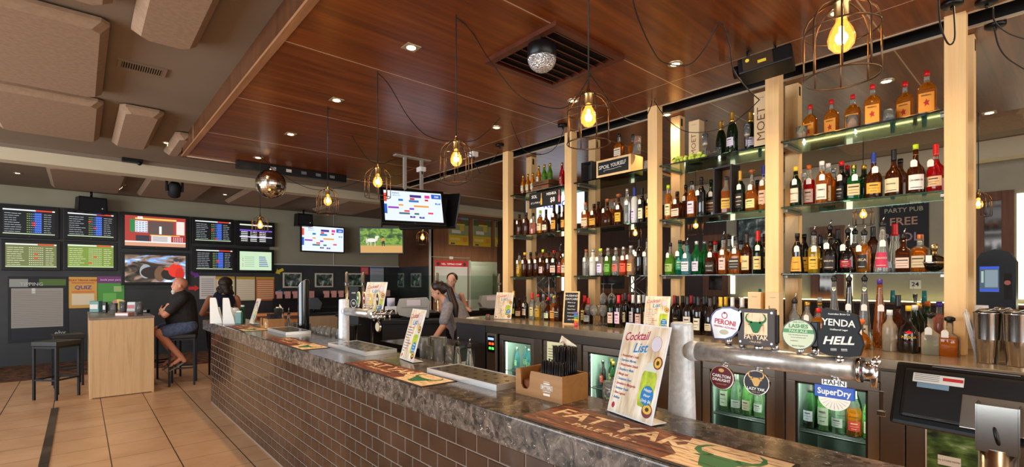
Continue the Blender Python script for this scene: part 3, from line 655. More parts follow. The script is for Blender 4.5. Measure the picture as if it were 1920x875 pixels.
# ================================================================ screens
def screen(label, w, h, loc, rz=0, tilt=0, base=(12, 14, 18), rects=(), texts=(), bez=.06, es=.75, group='wall screens', stand=None, texm=None, discs=()):
    o = thing('television', label, 'screen', loc, 0, group, rot=(tilt, 0, rz))
    MB().box(-w/2, w/2, 0, .07, -h/2, h/2, BLACK, .008).build('bezel', o)
    iw, ih = w-2*bez, h-2*bez
    MB().quad(-iw/2, iw/2, -ih/2, ih/2, texm or glow(base, es), -.002).build('display', o)
    if discs:
        g = MB()
        for n_, (x, z, a, b_, c_) in enumerate(discs): g.disc(-iw/2+x*iw, -ih/2+z*ih, a*iw, b_*ih, glow(c_, es*1.1), -.0040-.0001*n_)
        g.build('picture_shapes', o)
    if rects:
        g = MB()
        for n_, (x, z, a, b_, c_) in enumerate(rects): g.quad(-iw/2+x*iw, -iw/2+(x+a)*iw, -ih/2+z*ih, -ih/2+(z+b_)*ih, glow(c_, es*1.1), -.003-.00003*n_)
        g.build('picture_blocks', o)
    if texts:
        g = MB()
        for tx, x, z, s_, c_ in texts: g.text(tx, s_*ih, glow(c_, es*1.1), -iw/2+x*iw, -ih/2+z*ih, -.0090, bold=.01)
        g.build('screen_lettering', o)
    MB().text('o', .012, mat('silver_logo', (150, 150, 150), .3), 0, -h/2+bez*.5, -.001, sx=4).build('logo', o)
    if stand: stand(o)
    return o
def odds(seed, bg=(10, 12, 16), green=False):
    r = random.Random(seed); R = []; tc = (176, 184, 190) if not green else (226, 228, 190)
    R.append((0, .93, 1, .05, (225, 228, 226))); R.append((.62, .93, .33, .05, (222, 60, 40))); R.append((0, .02, 1, .03, (200, 220, 180)))
    for k in range(9):
        z = .10+k*.088; x = .03
        for _ in range(3): a = r.uniform(.05, .12); R.append((x, z, a, .016, tc)); x += a+.012
        for c in range(8): R.append((.45+c*.037, z, .020, .026, (170, 200, 90) if (c in (0, 1) and not green) else (120, 170, 240) if not green else tc))
        x = .78
        for _ in range(2): a = r.uniform(.05, .09); R.append((x, z, a, .016, tc)); x += a+.012
    for _ in range(2): R.append((r.choice([.44, .55]), .10+r.randrange(8)*.088-.01, .07, .05, (235, 70, 40)))
    if not green: R.insert(1, (.60, .08, .14, .80, (34, 70, 170)))
    return R
def wallscreen(x0, y0, x1, y1, **k):
    Y = 12.70; pa, pb = at(x0, Y=Y), at(x1, Y=Y); mid = (x0+x1)/2; za = at(mid, y0, Y=Y).z; zb = at(mid, y1, Y=Y).z
    return screen(w=pb.x-pa.x, h=za-zb, loc=((pa.x+pb.x)/2, Y, (za+zb)/2), **k)
wallscreen(-4, 386, 111, 446, label='black odds screen at the far left of the top row', rects=odds(1))
wallscreen(119, 394, 220, 450, label='black odds screen second in the top row, under the speaker', rects=odds(2))
wallscreen(1, 450, 114, 507, label='olive green odds screen at the far left of the second row', base=(112, 118, 70), rects=odds(3, green=True))
wallscreen(119, 453, 220, 507, label='bright green odds screen second in the second row', base=(122, 146, 60), rects=odds(4, green=True))
def noise_tv(name, stops, sc, seed, dist=1.5):
    m = mat(name, (0, 0, 0), .5); t = NT(m); n = t.n('ShaderNodeTexNoise', Scale=1.0, Detail=6.0, Distortion=dist)
    t.l(t.coord(sc, loc=(seed, 0, seed*.7)), n.inputs['Vector']); r = t.ramp(n.outputs[0], stops); t.l(r, t.b.inputs['Emission Color']); t.b.inputs['Emission Strength'].default_value = .95; return m
rr = [(0, 0, 1, .16, (206, 150, 120)), (0, .12, 1, .04, (230, 230, 226)), (.08, .46, .07, .42, (30, 130, 70)), (.16, .46, .20, .38, (214, 222, 232)), (.37, .40, .42, .44, (92, 74, 70)),
      (.84, .42, .14, .46, (228, 214, 206)), (.17, .16, .22, .20, (56, 50, 60)), (.42, .16, .33, .20, (222, 214, 214)), (.78, .16, .2, .2, (150, 30, 40)), (.16, .88, .68, .06, (220, 190, 90)), (.4, .36, .5, .03, (236, 180, 80)), (.2, .9, .08, .08, (240, 240, 240)), (.55, .42, .04, .26, (238, 236, 236))]
for a in range(6):
    for b_ in range(4): rr.append((.17+b_*.05, .48+a*.06, .035, .02, (80, 90, 130)))
    rr.append((.44, .17+a*.03, .25, .012, (110, 100, 110))); rr.append((.79+.03*a, .17, .012, .17, (226, 190, 190)))
wallscreen(227, 401, 354, 467, label='large screen with red and white racing form graphics', base=(172, 60, 52), rects=rr, texts=[('2', .23, .94, .08, (180, 30, 30))])
wallscreen(227, 473, 354, 534, label='large screen showing a blurred jockey in red', texm=noise_tv('race_picture', [(.34, (24, 22, 20)), (.44, (70, 60, 50)), (.52, (150, 120, 100)), (.58, (96, 150, 210)), (.68, (214, 222, 230))], (2.2, 1, 5), 3),
           discs=[(.33, .40, .10, .26, (150, 156, 160)), (.45, .36, .20, .22, (44, 36, 34)), (.56, .30, .09, .28, (110, 80, 56)), (.72, .30, .14, .22, (40, 34, 30)), (.83, .44, .13, .26, (214, 50, 36)), (.90, .30, .08, .24, (190, 40, 30)), (.84, .76, .045, .10, (176, 130, 116)), (.84, .84, .05, .07, (60, 60, 70)), (.70, .50, .08, .06, (206, 60, 40))])
wallscreen(360, 409, 438, 457, label='black odds screen just right of the large racing screen', rects=odds(5))
wallscreen(444, 415, 515, 461, label='top right wall screen with white and purple bands behind the pendant', rects=[(0, .9, 1, .06, (222, 228, 214)), (0, .62, 1, .06, (130, 90, 220)), (0, .30, 1, .05, (214, 200, 240))]+[(.04+.28*(k % 3), .1+.09*(k//3), .2, .035, (220, 220, 220)) for k in range(18)])
wallscreen(362, 463, 441, 510, label='black odds screen below the small one, lower row', rects=odds(6))
wallscreen(444, 467, 514, 511, label='pale green results screen at the right of the lower row', base=(196, 222, 186), rects=[(.6, .2+.1*k, .3-.02*k, .04, (60, 80, 160)) for k in range(6)]+[(.15, .2+.1*k, .3, .02, (120, 150, 120)) for k in range(6)]+[(.08, .2+.1*k, .03, .04, ((220, 60, 60), (80, 80, 220), (220, 200, 60))[k % 3]) for k in range(6)])
def keno(k=1):
    R = [(0, .62, .045, .28, (226, 70, 50)), (0, .22, .045, .32, (40, 90, 190)), (.44, .80, .2, .09, (70, 50, 130)), (.70, .80, .09, .1, (214, 60, 150)), (.82, .80, .17, .15, (40, 90, 190)),
         (.44, .72, .08, .06, (200, 40, 50)), (.42, .64, .17, .07, (50, 110, 180)), (.24, .66, .08, .07, (40, 110, 170)), (.70, .70, .06, .06, (200, 40, 50)), (.88, .60, .09, .06, (40, 130, 190)),
         (.24, .50, .08, .05, (220, 150, 60)), (.50, .48, .26, .06, (225, 150, 60)), (.06, .40, .18, .06, (140, 60, 180)), (.42, .38, .08, .06, (120, 60, 200)), (.33, .30, .09, .06, (220, 80, 60)), (.74, .26, .09, .06, (220, 70, 90)),
         (.24, .22, .18, .06, (70, 100, 120)), (.50, .22, .08, .06, (60, 110, 100)), (.42, .11, .09, .06, (70, 50, 130)), (.58, .10, .09, .06, (80, 60, 170))]
    return R
KT = [('KENO', .20, .91, .075, (40, 60, 130)), ('RESULTS', .21, .83, .06, (40, 150, 190)), ('104', .905, .86, .10, (240, 245, 250)), ('75', .465, .14, .05, (240, 240, 245)), ('77', .625, .13, .05, (240, 240, 245)), ('200', .925, .63, .06, (240, 240, 250))]
def yx2(px0, px1, Y): return at(px0, Y=Y).x, at(px1, Y=Y).x
a, b_ = yx2(564, 646, 12.5); zt, zb = at(605, 423, Y=12.5).z, at(605, 473, Y=12.5).z
screen('white results screen on the far wall left of the horse screen', b_-a, zt-zb, ((a+b_)/2, 12.5, (zt+zb)/2), 0, 0, (226, 236, 246), keno(), KT, .03)
hm = noise_tv('horse_picture', [(.3, (20, 34, 14)), (.45, (60, 96, 30)), (.55, (120, 150, 50)), (.68, (60, 110, 40))], (6, 6, 9), 5, .5)

hl = at(715, 451, Y=10.75)
screen('screen showing a man leading a white horse through bush', 1.06, .64, tuple(hl), math.radians(-40), math.radians(6), rects=[(0, 0, 1, .33, (196, 150, 84)), (0, .30, 1, .05, (120, 140, 50)), (.17, .30, .02, .18, (206, 196, 186)), (.24, .30, .02, .18, (206, 196, 186)), (.34, .28, .02, .2, (206, 196, 186)), (.51, .28, .02, .2, (26, 24, 24)), (.56, .28, .02, .2, (26, 24, 24)), (.42, .55, .1, .015, (196, 140, 80))], discs=[(.27, .52, .12, .08, (222, 216, 206)), (.385, .60, .035, .10, (216, 208, 198)), (.41, .66, .04, .035, (222, 216, 206)), (.15, .50, .02, .12, (200, 190, 180)), (.54, .53, .035, .09, (196, 130, 60)), (.53, .66, .02, .035, (36, 30, 30)), (.55, .44, .03, .06, (30, 28, 28))], texm=hm, bez=.035, stand=lambda o: MB().cyl((0, .07, .1), (0, .12, CEIL-hl.z), .02, .02, BLACK).build('ceiling_pole', o))
# ceiling hung pair
eang = math.radians(-18); tp = at(776, 387, X=3.11)
def stand1(o): pass
s1 = screen('results screen hung from the ceiling above the staff, facing the front', .80, .49, tuple(tp), eang, math.radians(-20), (226, 236, 246), keno(), KT, .04, group='hanging screens')
s2 = thing('television', 'back of the second hanging screen seen behind the results screen', 'screen', (tp.x+.38, tp.y+.22, tp.z-.02), 0, 'hanging screens', rot=(math.radians(20), 0, eang+math.radians(140)))
MB().box(-.4, .4, 0, .05, -.245, .245, BLACK, .008).build('bezel', s2); MB().box(-.25, .25, .05, .10, -.18, .16, MATTE, .01).build('rear_housing', s2); MB().quad(-.36, .36, -.205, .205, glow((70, 76, 84), .5), -.002).build('display', s2)
pm = mat('pale_pole', (176, 170, 160), .4, .4)
o = thing('ceiling_pole_mount', 'pair of grey ceiling poles carrying the hanging screens', 'mount', (tp.x+.05, tp.y+.12, WOODZ))
MB().box(-.25, .25, -.04, .04, -.015, 0, pm).build('ceiling_plate', o)
for q in (-.11, .13): MB().box(q-.018, q+.018, -.018, .018, -.62, -.015, pm).build('pole', o)
MB().box(-.2, .2, -.06, .02, -.66, -.62, BLACK).build('crossbar', o)
# big bright screen behind the left bay
kbz = at(1040, 388, X=5.6).z
kb = thing('television', 'white keno screen glowing behind the leftmost shelf bay', 'screen', tuple(at(1040, 388, X=5.6)), -math.radians(60), 'hanging screens')
MB().box(-.50, .50, 0, .06, -.30, .30, BLACK, .008).build('bezel', kb); MB().quad(-.47, .47, -.27, .27, glow((236, 242, 250), 1.0), -.002).build('display', kb)
MB().cyl((0, .03, .29), (0, .03, WOODZ-kbz), .02, .02, BLACK).build('ceiling_pole', kb)
MB().text('KENO', .15, glow((50, 60, 190), 1), .02, .04, -.004, bold=.01).disc(-.36, .12, .07, .06, glow((220, 60, 120), 1), -.004, 4).disc(-.27, .06, .07, .06, glow((210, 220, 40), 1), -.004, 4).disc(-.36, .0, .07, .07, glow((60, 130, 230), 1), -.004, 5).build('screen_lettering', kb)
# ================================================================ bottles
LQ = {'am': (214, 112, 26), 'dk': (96, 44, 16), 'bk': (14, 12, 12), 'cl': (236, 240, 236), 'rd': (214, 22, 30), 'gn': (20, 130, 60), 'lm': (110, 190, 50), 'yl': (238, 190, 50),
      'gd': (226, 128, 28), 'pk': (240, 190, 160), 'bl': (120, 200, 214), 'tl': (20, 150, 120), 'wn': (22, 12, 14), 'dg': (24, 50, 24), 'or': (236, 80, 30), 'pu': (90, 80, 190), 'fw': (236, 240, 236), 'ro': (236, 150, 130), 'wg': (130, 190, 110), 'gc': (196, 228, 206), 'cr': (240, 222, 190)}
LN = {'am': 'amber', 'dk': 'dark brown', 'bk': 'black', 'cl': 'clear', 'rd': 'red', 'gn': 'green', 'lm': 'lime green', 'yl': 'yellow', 'gd': 'golden', 'pk': 'peach', 'bl': 'pale blue', 'tl': 'teal green', 'wn': 'dark wine',
      'dg': 'dark green', 'or': 'orange red', 'pu': 'violet', 'fw': 'frosted white', 'ro': 'pink', 'wg': 'pale green', 'gc': 'greenish clear', 'cr': 'cream'}
def liq(k):
    c = LQ[k]
    if k in ('bk', 'wn'): return mat('dark_glass', c, .06, coat=.6)
    if k == 'fw': return mat('frosted_glass', c, .35, trans=.35)
    if k == 'cr': return mat('pale_liquid', c, .05, trans=.7, ior=1.35)
    if k in ('cl', 'gc'): return mat('clear_liquid', c, .03, trans=.84, ior=1.35)
    return mat('coloured_liquid', c, .04, trans=.74, ior=1.4)
CAPN = {'k': ('black', (16, 15, 15)), 'r': ('red', (210, 26, 26)), 'w': ('white', (232, 228, 220)), 'g': ('gold', (206, 160, 70)), 's': ('silver', (190, 190, 190)), 'b': ('blue', (30, 50, 130)),
        'n': ('brown cork', (150, 84, 40)), 'l': ('lime', (190, 220, 40)), 'o': ('orange', (230, 110, 40)), 'y': ('yellow', (236, 190, 50)), 'p': ('purple', (80, 50, 140)), 'd': ('dark', (46, 34, 30))}
def prof(kind, Hh):
    f = {'wine': (.037, [(.88, 0), (1, .015), (1, .60), (.93, .66), (.55, .73), (.39, .78), (.37, .97), (.37, 1)]),
         'burg': (.040, [(.9, 0), (1, .015), (1, .45), (.86, .58), (.5, .72), (.37, .80), (.35, .97), (.35, 1)]),
         'champ': (.043, [(.9, 0), (1, .015), (1, .50), (.82, .64), (.48, .78), (.36, .86), (.36, 1)]),
         'std': (.038, [(.92, 0), (1, .02), (1, .58), (.9, .65), (.55, .72), (.40, .78), (.38, .97), (.38, 1)]),
         'tall': (.033, [(.92, 0), (1, .02), (1, .66), (.8, .72), (.5, .76), (.45, .80), (.42, 1)]),
         'vodka': (.038, [(.95, 0), (1, .02), (1, .66), (.75, .70), (.45, .73), (.44, .80), (.42, 1)]),
         'square': (.037, [(.95, 0), (1, .02), (1, .60), (.85, .66), (.45, .71), (.38, .76), (.38, 1)]),
         'flask': (.046, [(.95, 0), (1, .02), (1, .56), (.9, .65), (.5, .72), (.30, .76), (.30, 1)]),
         'round': (.055, [(.7, 0), (.85, .03), (1, .18), (1, .32), (.85, .48), (.5, .60), (.26, .68), (.24, 1)]),
         'squat': (.048, [(.92, 0), (1, .03), (1, .40), (.85, .52), (.42, .62), (.30, .70), (.28, 1)]),
         'bell': (.046, [(.95, 0), (1, .03), (.9, .25), (.7, .45), (.78, .56), (.7, .66), (.42, .76), (.30, .82), (.30, 1)]),
         'cone': (.050, [(.95, 0), (1, .03), (.8, .35), (.5, .65), (.34, .82), (.30, 1)]),
         'rocket': (.037, [(.9, 0), (1, .03), (.95, .30), (.72, .55), (.5, .75), (.40, .88), (.36, 1)]),
         'beer': (.030, [(.92, 0), (1, .02), (1, .52), (.85, .62), (.5, .74), (.42, .85), (.40, 1)]),
         'boxy': (.043, [(.95, 0), (1, .02), (1, .48), (.95, .56), (.5, .63), (.32, .68), (.32, 1)])}[kind]
    ry = {'flask': .56, 'boxy': .85}.get(kind, 1)
    return f[0], [(r*f[0], r*f[0]*ry, z*Hh) for r, z in f[1]], ry
SUP = {'square': 6, 'flask': 5, 'boxy': 7}
BH = {'wine': .30, 'burg': .295, 'champ': .315, 'std': .28, 'tall': .31, 'vodka': .29, 'square': .27, 'flask': .27, 'round': .21, 'squat': .25, 'bell': .28, 'cone': .30, 'rocket': .36, 'beer': .225, 'boxy': .24}
TAGM = mat('price_tag_card', (240, 234, 224), .8); TWINE = mat('twine', (190, 160, 110), .9)
def zr(pr, z):
    for a, b in zip(pr, pr[1:]):
        if a[2] <= z <= b[2]: q = (z-a[2])/(b[2]-a[2]+1e-9); return a[0]+(b[0]-a[0])*q, a[1]+(b[1]-a[1])*q
    return pr[-1][0], pr[-1][1]
def patch(mb, pr, z0, z1, half, m, sup, off=.0012, seg=10, rows=2):
    """a label wrapped on the front (-y) of the bottle"""
    n = sup or 2; vs = []; fs = []
    for j in range(rows+1):
        z = z0+(z1-z0)*j/rows; rx, ry = zr(pr, z)
        for i in range(seg+1):
            a = -math.pi/2-half+2*half*i/seg; c, s = math.cos(a), math.sin(a)
            vs.append(((rx+off)*math.copysign(abs(c)**(2/n), c), (ry+off)*math.copysign(abs(s)**(2/n), s), z))
    for j in range(rows):
        for i in range(seg): k = j*(seg+1)+i; fs.append((k, k+1, k+seg+2, k+seg+1))
    mb.add(vs, fs, m, True)
def bottle_mesh(root, kind, Hh, lq, cap, lab, txt, tagd, fill=None, txc=(40, 30, 26), neck=None):
    R, pr, ry = prof(kind, Hh); sup = SUP.get(kind)
    L = liq(lq); clear = lq in ('cl', 'am', 'gd', 'yl', 'rd', 'pk', 'lm', 'or', 'ro') and kind != 'beer'
    fill = fill or ((.80 if kind == 'flask' else random.choice((.6, .66, .72, .76))) if clear else 2)
    G = GLASS if clear else L
    mats = [L if pr[j+1][2] <= fill*Hh+1e-6 else G for j in range(len(pr)-1)]
    MB().lathe(pr, L, 18, sup=sup, mats=mats).build('bottle_glass', root)
    cs, cc = cap[0], CAPN[cap[-1]][1]
    cm_ = mat('bottle_cap', cc, .35, .8 if cap[-1] in 'gs' else 0)
    rn = pr[-1][0]*1.12
    g = MB()
    if cs == 'f': g.lathe([(zr(pr, .76*Hh)[0]*1.06, .76*Hh), (zr(pr, .84*Hh)[0]*1.06, .82*Hh), (rn, Hh*.99), (rn, Hh+.004)], cm_, 14)
    elif cs == 'c': g.lathe([(rn*.9, Hh-.008), (rn, Hh), (rn*1.6, Hh+.006), (rn*1.6, Hh+.022), (rn*.5, Hh+.03)], cm_, 14)
    elif cs == 'P':
        bk = mat('pourer_rubber', (20, 20, 22), .4)
        g.lathe([(rn, Hh-.01), (rn*1.15, Hh), (rn*1.25, Hh+.012), (rn*.8, Hh+.02), (.006, Hh+.03)], bk, 12); g.cyl((0, 0, Hh+.025), (.010, 0, Hh+.062), .0045, .003, CHROME, 8)
    else: g.lathe([(rn, Hh-.028), (rn, Hh+.004)], cm_, 14)
    g.build({'P': 'pourer', 'c': 'stopper'}.get(cs, 'cap'), root)
    if neck: 
        g = MB(); patch(g, pr, .80*Hh, .88*Hh, math.pi, mat('neck_band', neck, .5), sup, .002, 14, 1); g.build('neck_band', root)
    if lab:
        z0, z1 = {'wine': (.12, .50), 'burg': (.10, .38), 'champ': (.14, .40), 'bell': (.05, .42), 'round': (.16, .36), 'cone': (.10, .42), 'rocket': (.06, .36), 'squat': (.08, .38), 'flask': (.06, .50), 'boxy': (.10, .42), 'beer': (.12, .46)}.get(kind, (.10, .46))
        half = random.uniform(.72, .92) if not sup else (.62 if kind == 'flask' else .85)
        lab = tuple(max(0, min(255, int(c_*j_))) for c_, j_ in zip(lab, (random.choice((1, .97, .93)), random.choice((1, .96, .90)), random.choice((1, .92, .82)))))
        if kind not in ('flask', 'bell', 'cone') and not txt: z0 += random.uniform(0, .05); z1 -= random.uniform(0, .07)
        lm = mat('bottle_label', lab, .55)
        g = MB(); patch(g, pr, z0*Hh, z1*Hh, half, lm, sup); la = g.build('paper_label', root)
        g = MB(); dkc = txc if sum(lab) > 330 else (222, 206, 170)
        if txt == 'FIREBALL':
            m_ = mat('label_red', (190, 40, 20), .6); yy = -(zr(pr, .3*Hh)[1]+.0016); g.text(txt, .0125, mat('label_ink', (60, 20, 10), .6), 0, .44*Hh, yy, bold=.03)
            g.add([(a*.016, yy, .27*Hh+b*.02) for a, b in ((0, 1.2), (.4, .5), (1, .7), (.6, -.1), (.9, -.9), (.1, -.6), (-.5, -1.2), (-.4, -.3), (-1, .1), (-.4, .4))], [tuple(range(9, -1, -1))], m_)
        elif txt:
            Rz = zr(pr, (z0+z1)/2*Hh)[0]+.0022; m_ = mat('label_ink', dkc, .6); s_ = min(.024, 1.5*R/(len(txt)*.62))
            if sup: g.text(txt, s_, m_, 0, (z0+.66*(z1-z0))*Hh, -(zr(pr, (z0+z1)/2*Hh)[1]+.0016), bold=.015)
            else: g.text(txt, s_, m_, 0, (z0+.62*(z1-z0))*Hh, bend=Rz, bold=.015)
            patch(g, pr, (z0+.12*(z1-z0))*Hh, (z0+.16*(z1-z0))*Hh, half*.7, m_, sup, .0018, 8, 1)
        else:
            m_ = mat('label_ink', dkc, .6)
            patch(g, pr, (z0+.70*(z1-z0))*Hh, (z0+.80*(z1-z0))*Hh, half*.55, m_, sup, .0018, 8, 1)
            patch(g, pr, (z0+.45*(z1-z0))*Hh, (z0+.48*(z1-z0))*Hh, half*.7, m_, sup, .0018, 8, 1)
            patch(g, pr, (z0+.2*(z1-z0))*Hh, (z0+.24*(z1-z0))*Hh, half*.4, m_, sup, .0018, 8, 1)
        g.build('label_print', la)
    if tagd:
        zt = .72*Hh; y = -zr(pr, .5*Hh)[1]-.006; s = tagd if isinstance(tagd, (int, float)) and tagd is not True else 0
        ox = .008 if s >= 0 else -.012
        g = MB(); w, h_ = .0165, .044; z = .54*Hh
        g.prism([(ox-w, z), (ox+w, z), (ox+w, z+h_*.75), (ox+w*.45, z+h_), (ox-w*.45, z+h_), (ox-w, z+h_*.75)], .0015, TAGM, Matrix.Translation((0, y, 0)))
        o = g.build('price_tag', root)
        rr_ = zr(pr, .8*Hh)[0]+.002
        MB().tube([(rr_*math.cos(a), rr_*math.sin(a)*ry, .80*Hh) for a in [k*math.pi/5 for k in range(10)]], .0010, TWINE, 4, True).tube([(0, -rr_, .80*Hh), (ox, y-.001, z+h_*.9)], .001, TWINE, 4).build('string', o)
    return R
PLACED = {}; PROTO = {}; COUNT = {}
ORD = 'first second third fourth fifth sixth seventh eighth ninth tenth eleventh twelfth thirteenth fourteenth fifteenth sixteenth seventeenth eighteenth nineteenth twentieth'.split()+[f'{w_}' for w_ in ('twenty-first', 'twenty-second', 'twenty-third', 'twenty-fourth', 'twenty-fifth', 'twenty-sixth')]
def where(bay, lvl, px):
    return None
def make_bottle(spec, loc, label, group, face=-math.pi/2):
    kind, lq, cap, lab, txt, tg_, Hh, fill = spec
    key = spec
    rz = face+random.uniform(-.25, .25)
    if key in PROTO: o = dup(PROTO[key], label, loc, rz, group=group)
    else:
        o = thing('wine_bottle' if kind in ('wine', 'burg') else 'champagne_bottle' if kind == 'champ' else 'beer_bottle' if kind == 'beer' else 'spirit_bottle', label, 'bottle', loc, rz, group)
        bottle_mesh(o, kind, Hh, lq, cap, lab, txt, tg_, fill); PROTO[key] = o
    return o
def row(bay, lvl, items, rows=(3.96, 4.07, 4.19)):
    """items: (px, kind, liquid, cap, label colour, text, tag, row[, height])"""
    items = sorted(items, key=lambda i: i[0]); z = LVL[lvl]+.0005; pl = PLACED.setdefault((bay, lvl), [])
    for n_, it in enumerate(items):
        px, kind, lq, cap, lab, txt, tg_, rw = it[:8]; Hh = it[8] if len(it) > 8 else BH[kind]
        R = prof(kind, Hh)[0]+.0015; best = None
        for dX in (0, .02, -.02, .04, -.04, .06, .08, .11, .14):
            X = rows[rw]+dX; y0 = yx(px, X)
            for dy in (0, .01, -.01, .02, -.02, .03, -.03, .045, -.045):
                y = y0+dy
                if lvl > 1 and not (BAYS[bay][0]+R < y < BAYS[bay][1]-R): continue
                if lvl > 1 and (X-R < PX0+.036 or X+R > PX1+.06): continue
                if lvl == 1 and any(abs(y-(p_-.048)) < R+.05 and X+R > PX0-.004 and X-R < PX1+.1 for p_ in PY): continue
                if all((X-a)**2+(y-b)**2 >= (R+c)**2 for a, b, c in pl):
                    s_ = abs(dX)+abs(dy)*1.5
                    if best is None or s_ < best[0]: best = (s_, X, y)
        if best is None: continue
        _, X, y = best; pl.append((X, y, R))
        capn = CAPN[cap[-1]][0]; cs = {'P': f'{LN[lq]} bottle with a pour spout', 'c': f'{LN[lq]} bottle with {capn} stopper', 'f': f'{LN[lq]} bottle with {capn} foil', 's': f'{LN[lq]} bottle with {capn} cap'}[cap[0]]
        label = f'{cs}, {ORD[n_]} from left on {LVN[lvl]}, {BAYN[bay]}'
        if len(label.split()) > 16: label = f'{cs}, {ORD[n_]} on {LVN[lvl]}, {BAYN[bay]}'
        make_bottle((kind, lq, cap, lab, txt, tg_, Hh, it[9] if len(it) > 9 else None), (X, y, z), label, f'bottles on the {LVN[lvl]} of the {BAYN[bay]}')
C1, Y1c, Wc, Dc, Rc = (232, 214, 178), (232, 180, 60), (236, 230, 220), (34, 28, 28), (176, 36, 40)
# -- top shelf
row('A', 4, [(981, 'beer', 'gd', 'sg', C1, None, 0, 0), (990, 'beer', 'gd', 'sg', C1, None, 0, 0), (999, 'beer', 'gd', 'sg', C1, None, 0, 0), (1054, 'beer', 'rd', 'sg', Rc, None, 0, 0, .26)])
row('B', 4, [(1104, 'boxy', 'dk', 'sk', C1, None, 0, 2, .22)])
row('C', 4, [(1352, 'champ', 'dg', 'fg', None, None, 0, 1), (1373, 'champ', 'dg', 'fg', Wc, None, 0, 0, .33), (1407, 'champ', 'dg', 'fg', Wc, None, 0, 1, .33)])
FB = [(1519, 'flask', 'gd', 'sr', (242, 158, 40), 'FIREBALL', 0, 1), (1559, 'flask', 'gd', 'sr', (244, 176, 50), 'FIREBALL', 0, 1), (1599, 'flask', 'gd', 'sr', (242, 158, 40), 'FIREBALL', 0, 1),
      (1636, 'flask', 'gd', 'sr', (244, 176, 50), 'FIREBALL', 0, 0), (1697, 'flask', 'gd', 'sr', (242, 158, 40), 'FIREBALL', 0, 1), (1738, 'flask', 'gd', 'sr', (244, 176, 50), 'FIREBALL', 0, 0)]
row('D', 4, FB)
# -- second highest shelf
row('A', 3, [(974, 'std', 'dk', 'sk', None, None, 1, 0, .25), (987, 'std', 'dk', 'sd', None, None, 1, 0, .26), (1000, 'squat', 'ro', 'sk', None, None, 1, 0, .24), (1013, 'std', 'gd', 'sl', C1, None, 0, 0, .26), (1024, 'squat', 'dk', 'sk', C1, None, 1, 0, .26),
              (1039, 'std', 'dk', 'fk', Y1c, None, 1, 0, .30), (1049, 'tall', 'bk', 'fk', None, None, 1, 1, .30), (1058, 'std', 'dk', 'sk', Y1c, None, 1, 0, .28)])
row('B', 3, [(1098, 'square', 'am', 'so', C1, None, 1, 0), (1094, 'std', 'am', 'sr', C1, None, 0, 1), (1114, 'boxy', 'dk', 'sk', Y1c, None, 1, 0), (1122, 'std', 'dk', 'sk', C1, None, 0, 1), (1139, 'round', 'dk', 'cn', None, None, -1, 0, .25),
              (1150, 'std', 'am', 'sn', C1, None, 0, 1), (1160, 'std', 'dk', 'cn', Y1c, None, 1, 0, .28), (1176, 'tall', 'cl', 'ss', None, None, 1, 0, .34), (1190, 'tall', 'fw', 'fb', (226, 230, 236), None, 0, 0, .34), (1204, 'std', 'bk', 'fk', Wc, None, 1, 0, .32), (1216, 'std', 'bk', 'fk', Y1c, None, 1, 0, .32)])
row('C', 3, [(1251, 'tall', 'gd', 'sl', C1, None, 0, 0), (1270, 'boxy', 'dk', 'sk', C1, None, 1, 0, .24), (1286, 'tall', 'dk', 'sk', None, None, 1, 1), (1297, 'std', 'am', 'sk', Wc, None, 0, 0, .31, .9), (1313, 'std', 'bk', 'sk', None, None, -1, 0, .33), (1334, 'square', 'dg', 'sk', (90, 60, 30), None, 1, 1, .32),
              (1388, 'std', 'dg', 'fg', Dc, None, 1, 0, .33), (1410, 'squat', 'am', 'cn', C1, None, 1, 0, .30), (1430, 'std', 'gd', 'fb', (238, 214, 160), None, 1, 0, .34), (1420, 'std', 'dk', 'sk', None, None, 0, 2)])
row('D', 3, [(1492, 'std', 'dg', 'sy', Wc, 'PERNOD', 1, 0, .29), (1507, 'std', 'cl', 'sw', None, None, 0, 2), (1517, 'std', 'rd', 'so', C1, None, 1, 1, .31), (1541, 'std', 'am', 'sw', Wc, "PIMM'S", 1, 0, .30, .9), (1553, 'std', 'am', 'sw', Wc, "PIMM'S", 0, 1, .30, .9), (1563, 'std', 'am', 'ss', None, None, 0, 2),
              (1575, 'std', 'bk', 'sr', Dc, None, 1, 1, .30), (1589, 'std', 'bk', 'sr', None, None, 0, 2, .29), (1601, 'square', 'gn', 'sg', (226, 210, 150), None, 1, 0, .24), (1620, 'std', 'dg', 'sg', None, None, 0, 1, .25), (1638, 'squat', 'dk', 'fb', Y1c, None, 1, 0, .30), (1676, 'squat', 'dk', 'fk', C1, 'Hennessy', 0, 0, .30),
              (1688, 'std', 'dk', 'sk', None, None, 0, 2), (1717, 'squat', 'dk', 'sl', Wc, 'DRAMBUIE', -1, 0, .31), (1759, 'squat', 'rd', 'fr', C1, None, -1, 0, .30)])
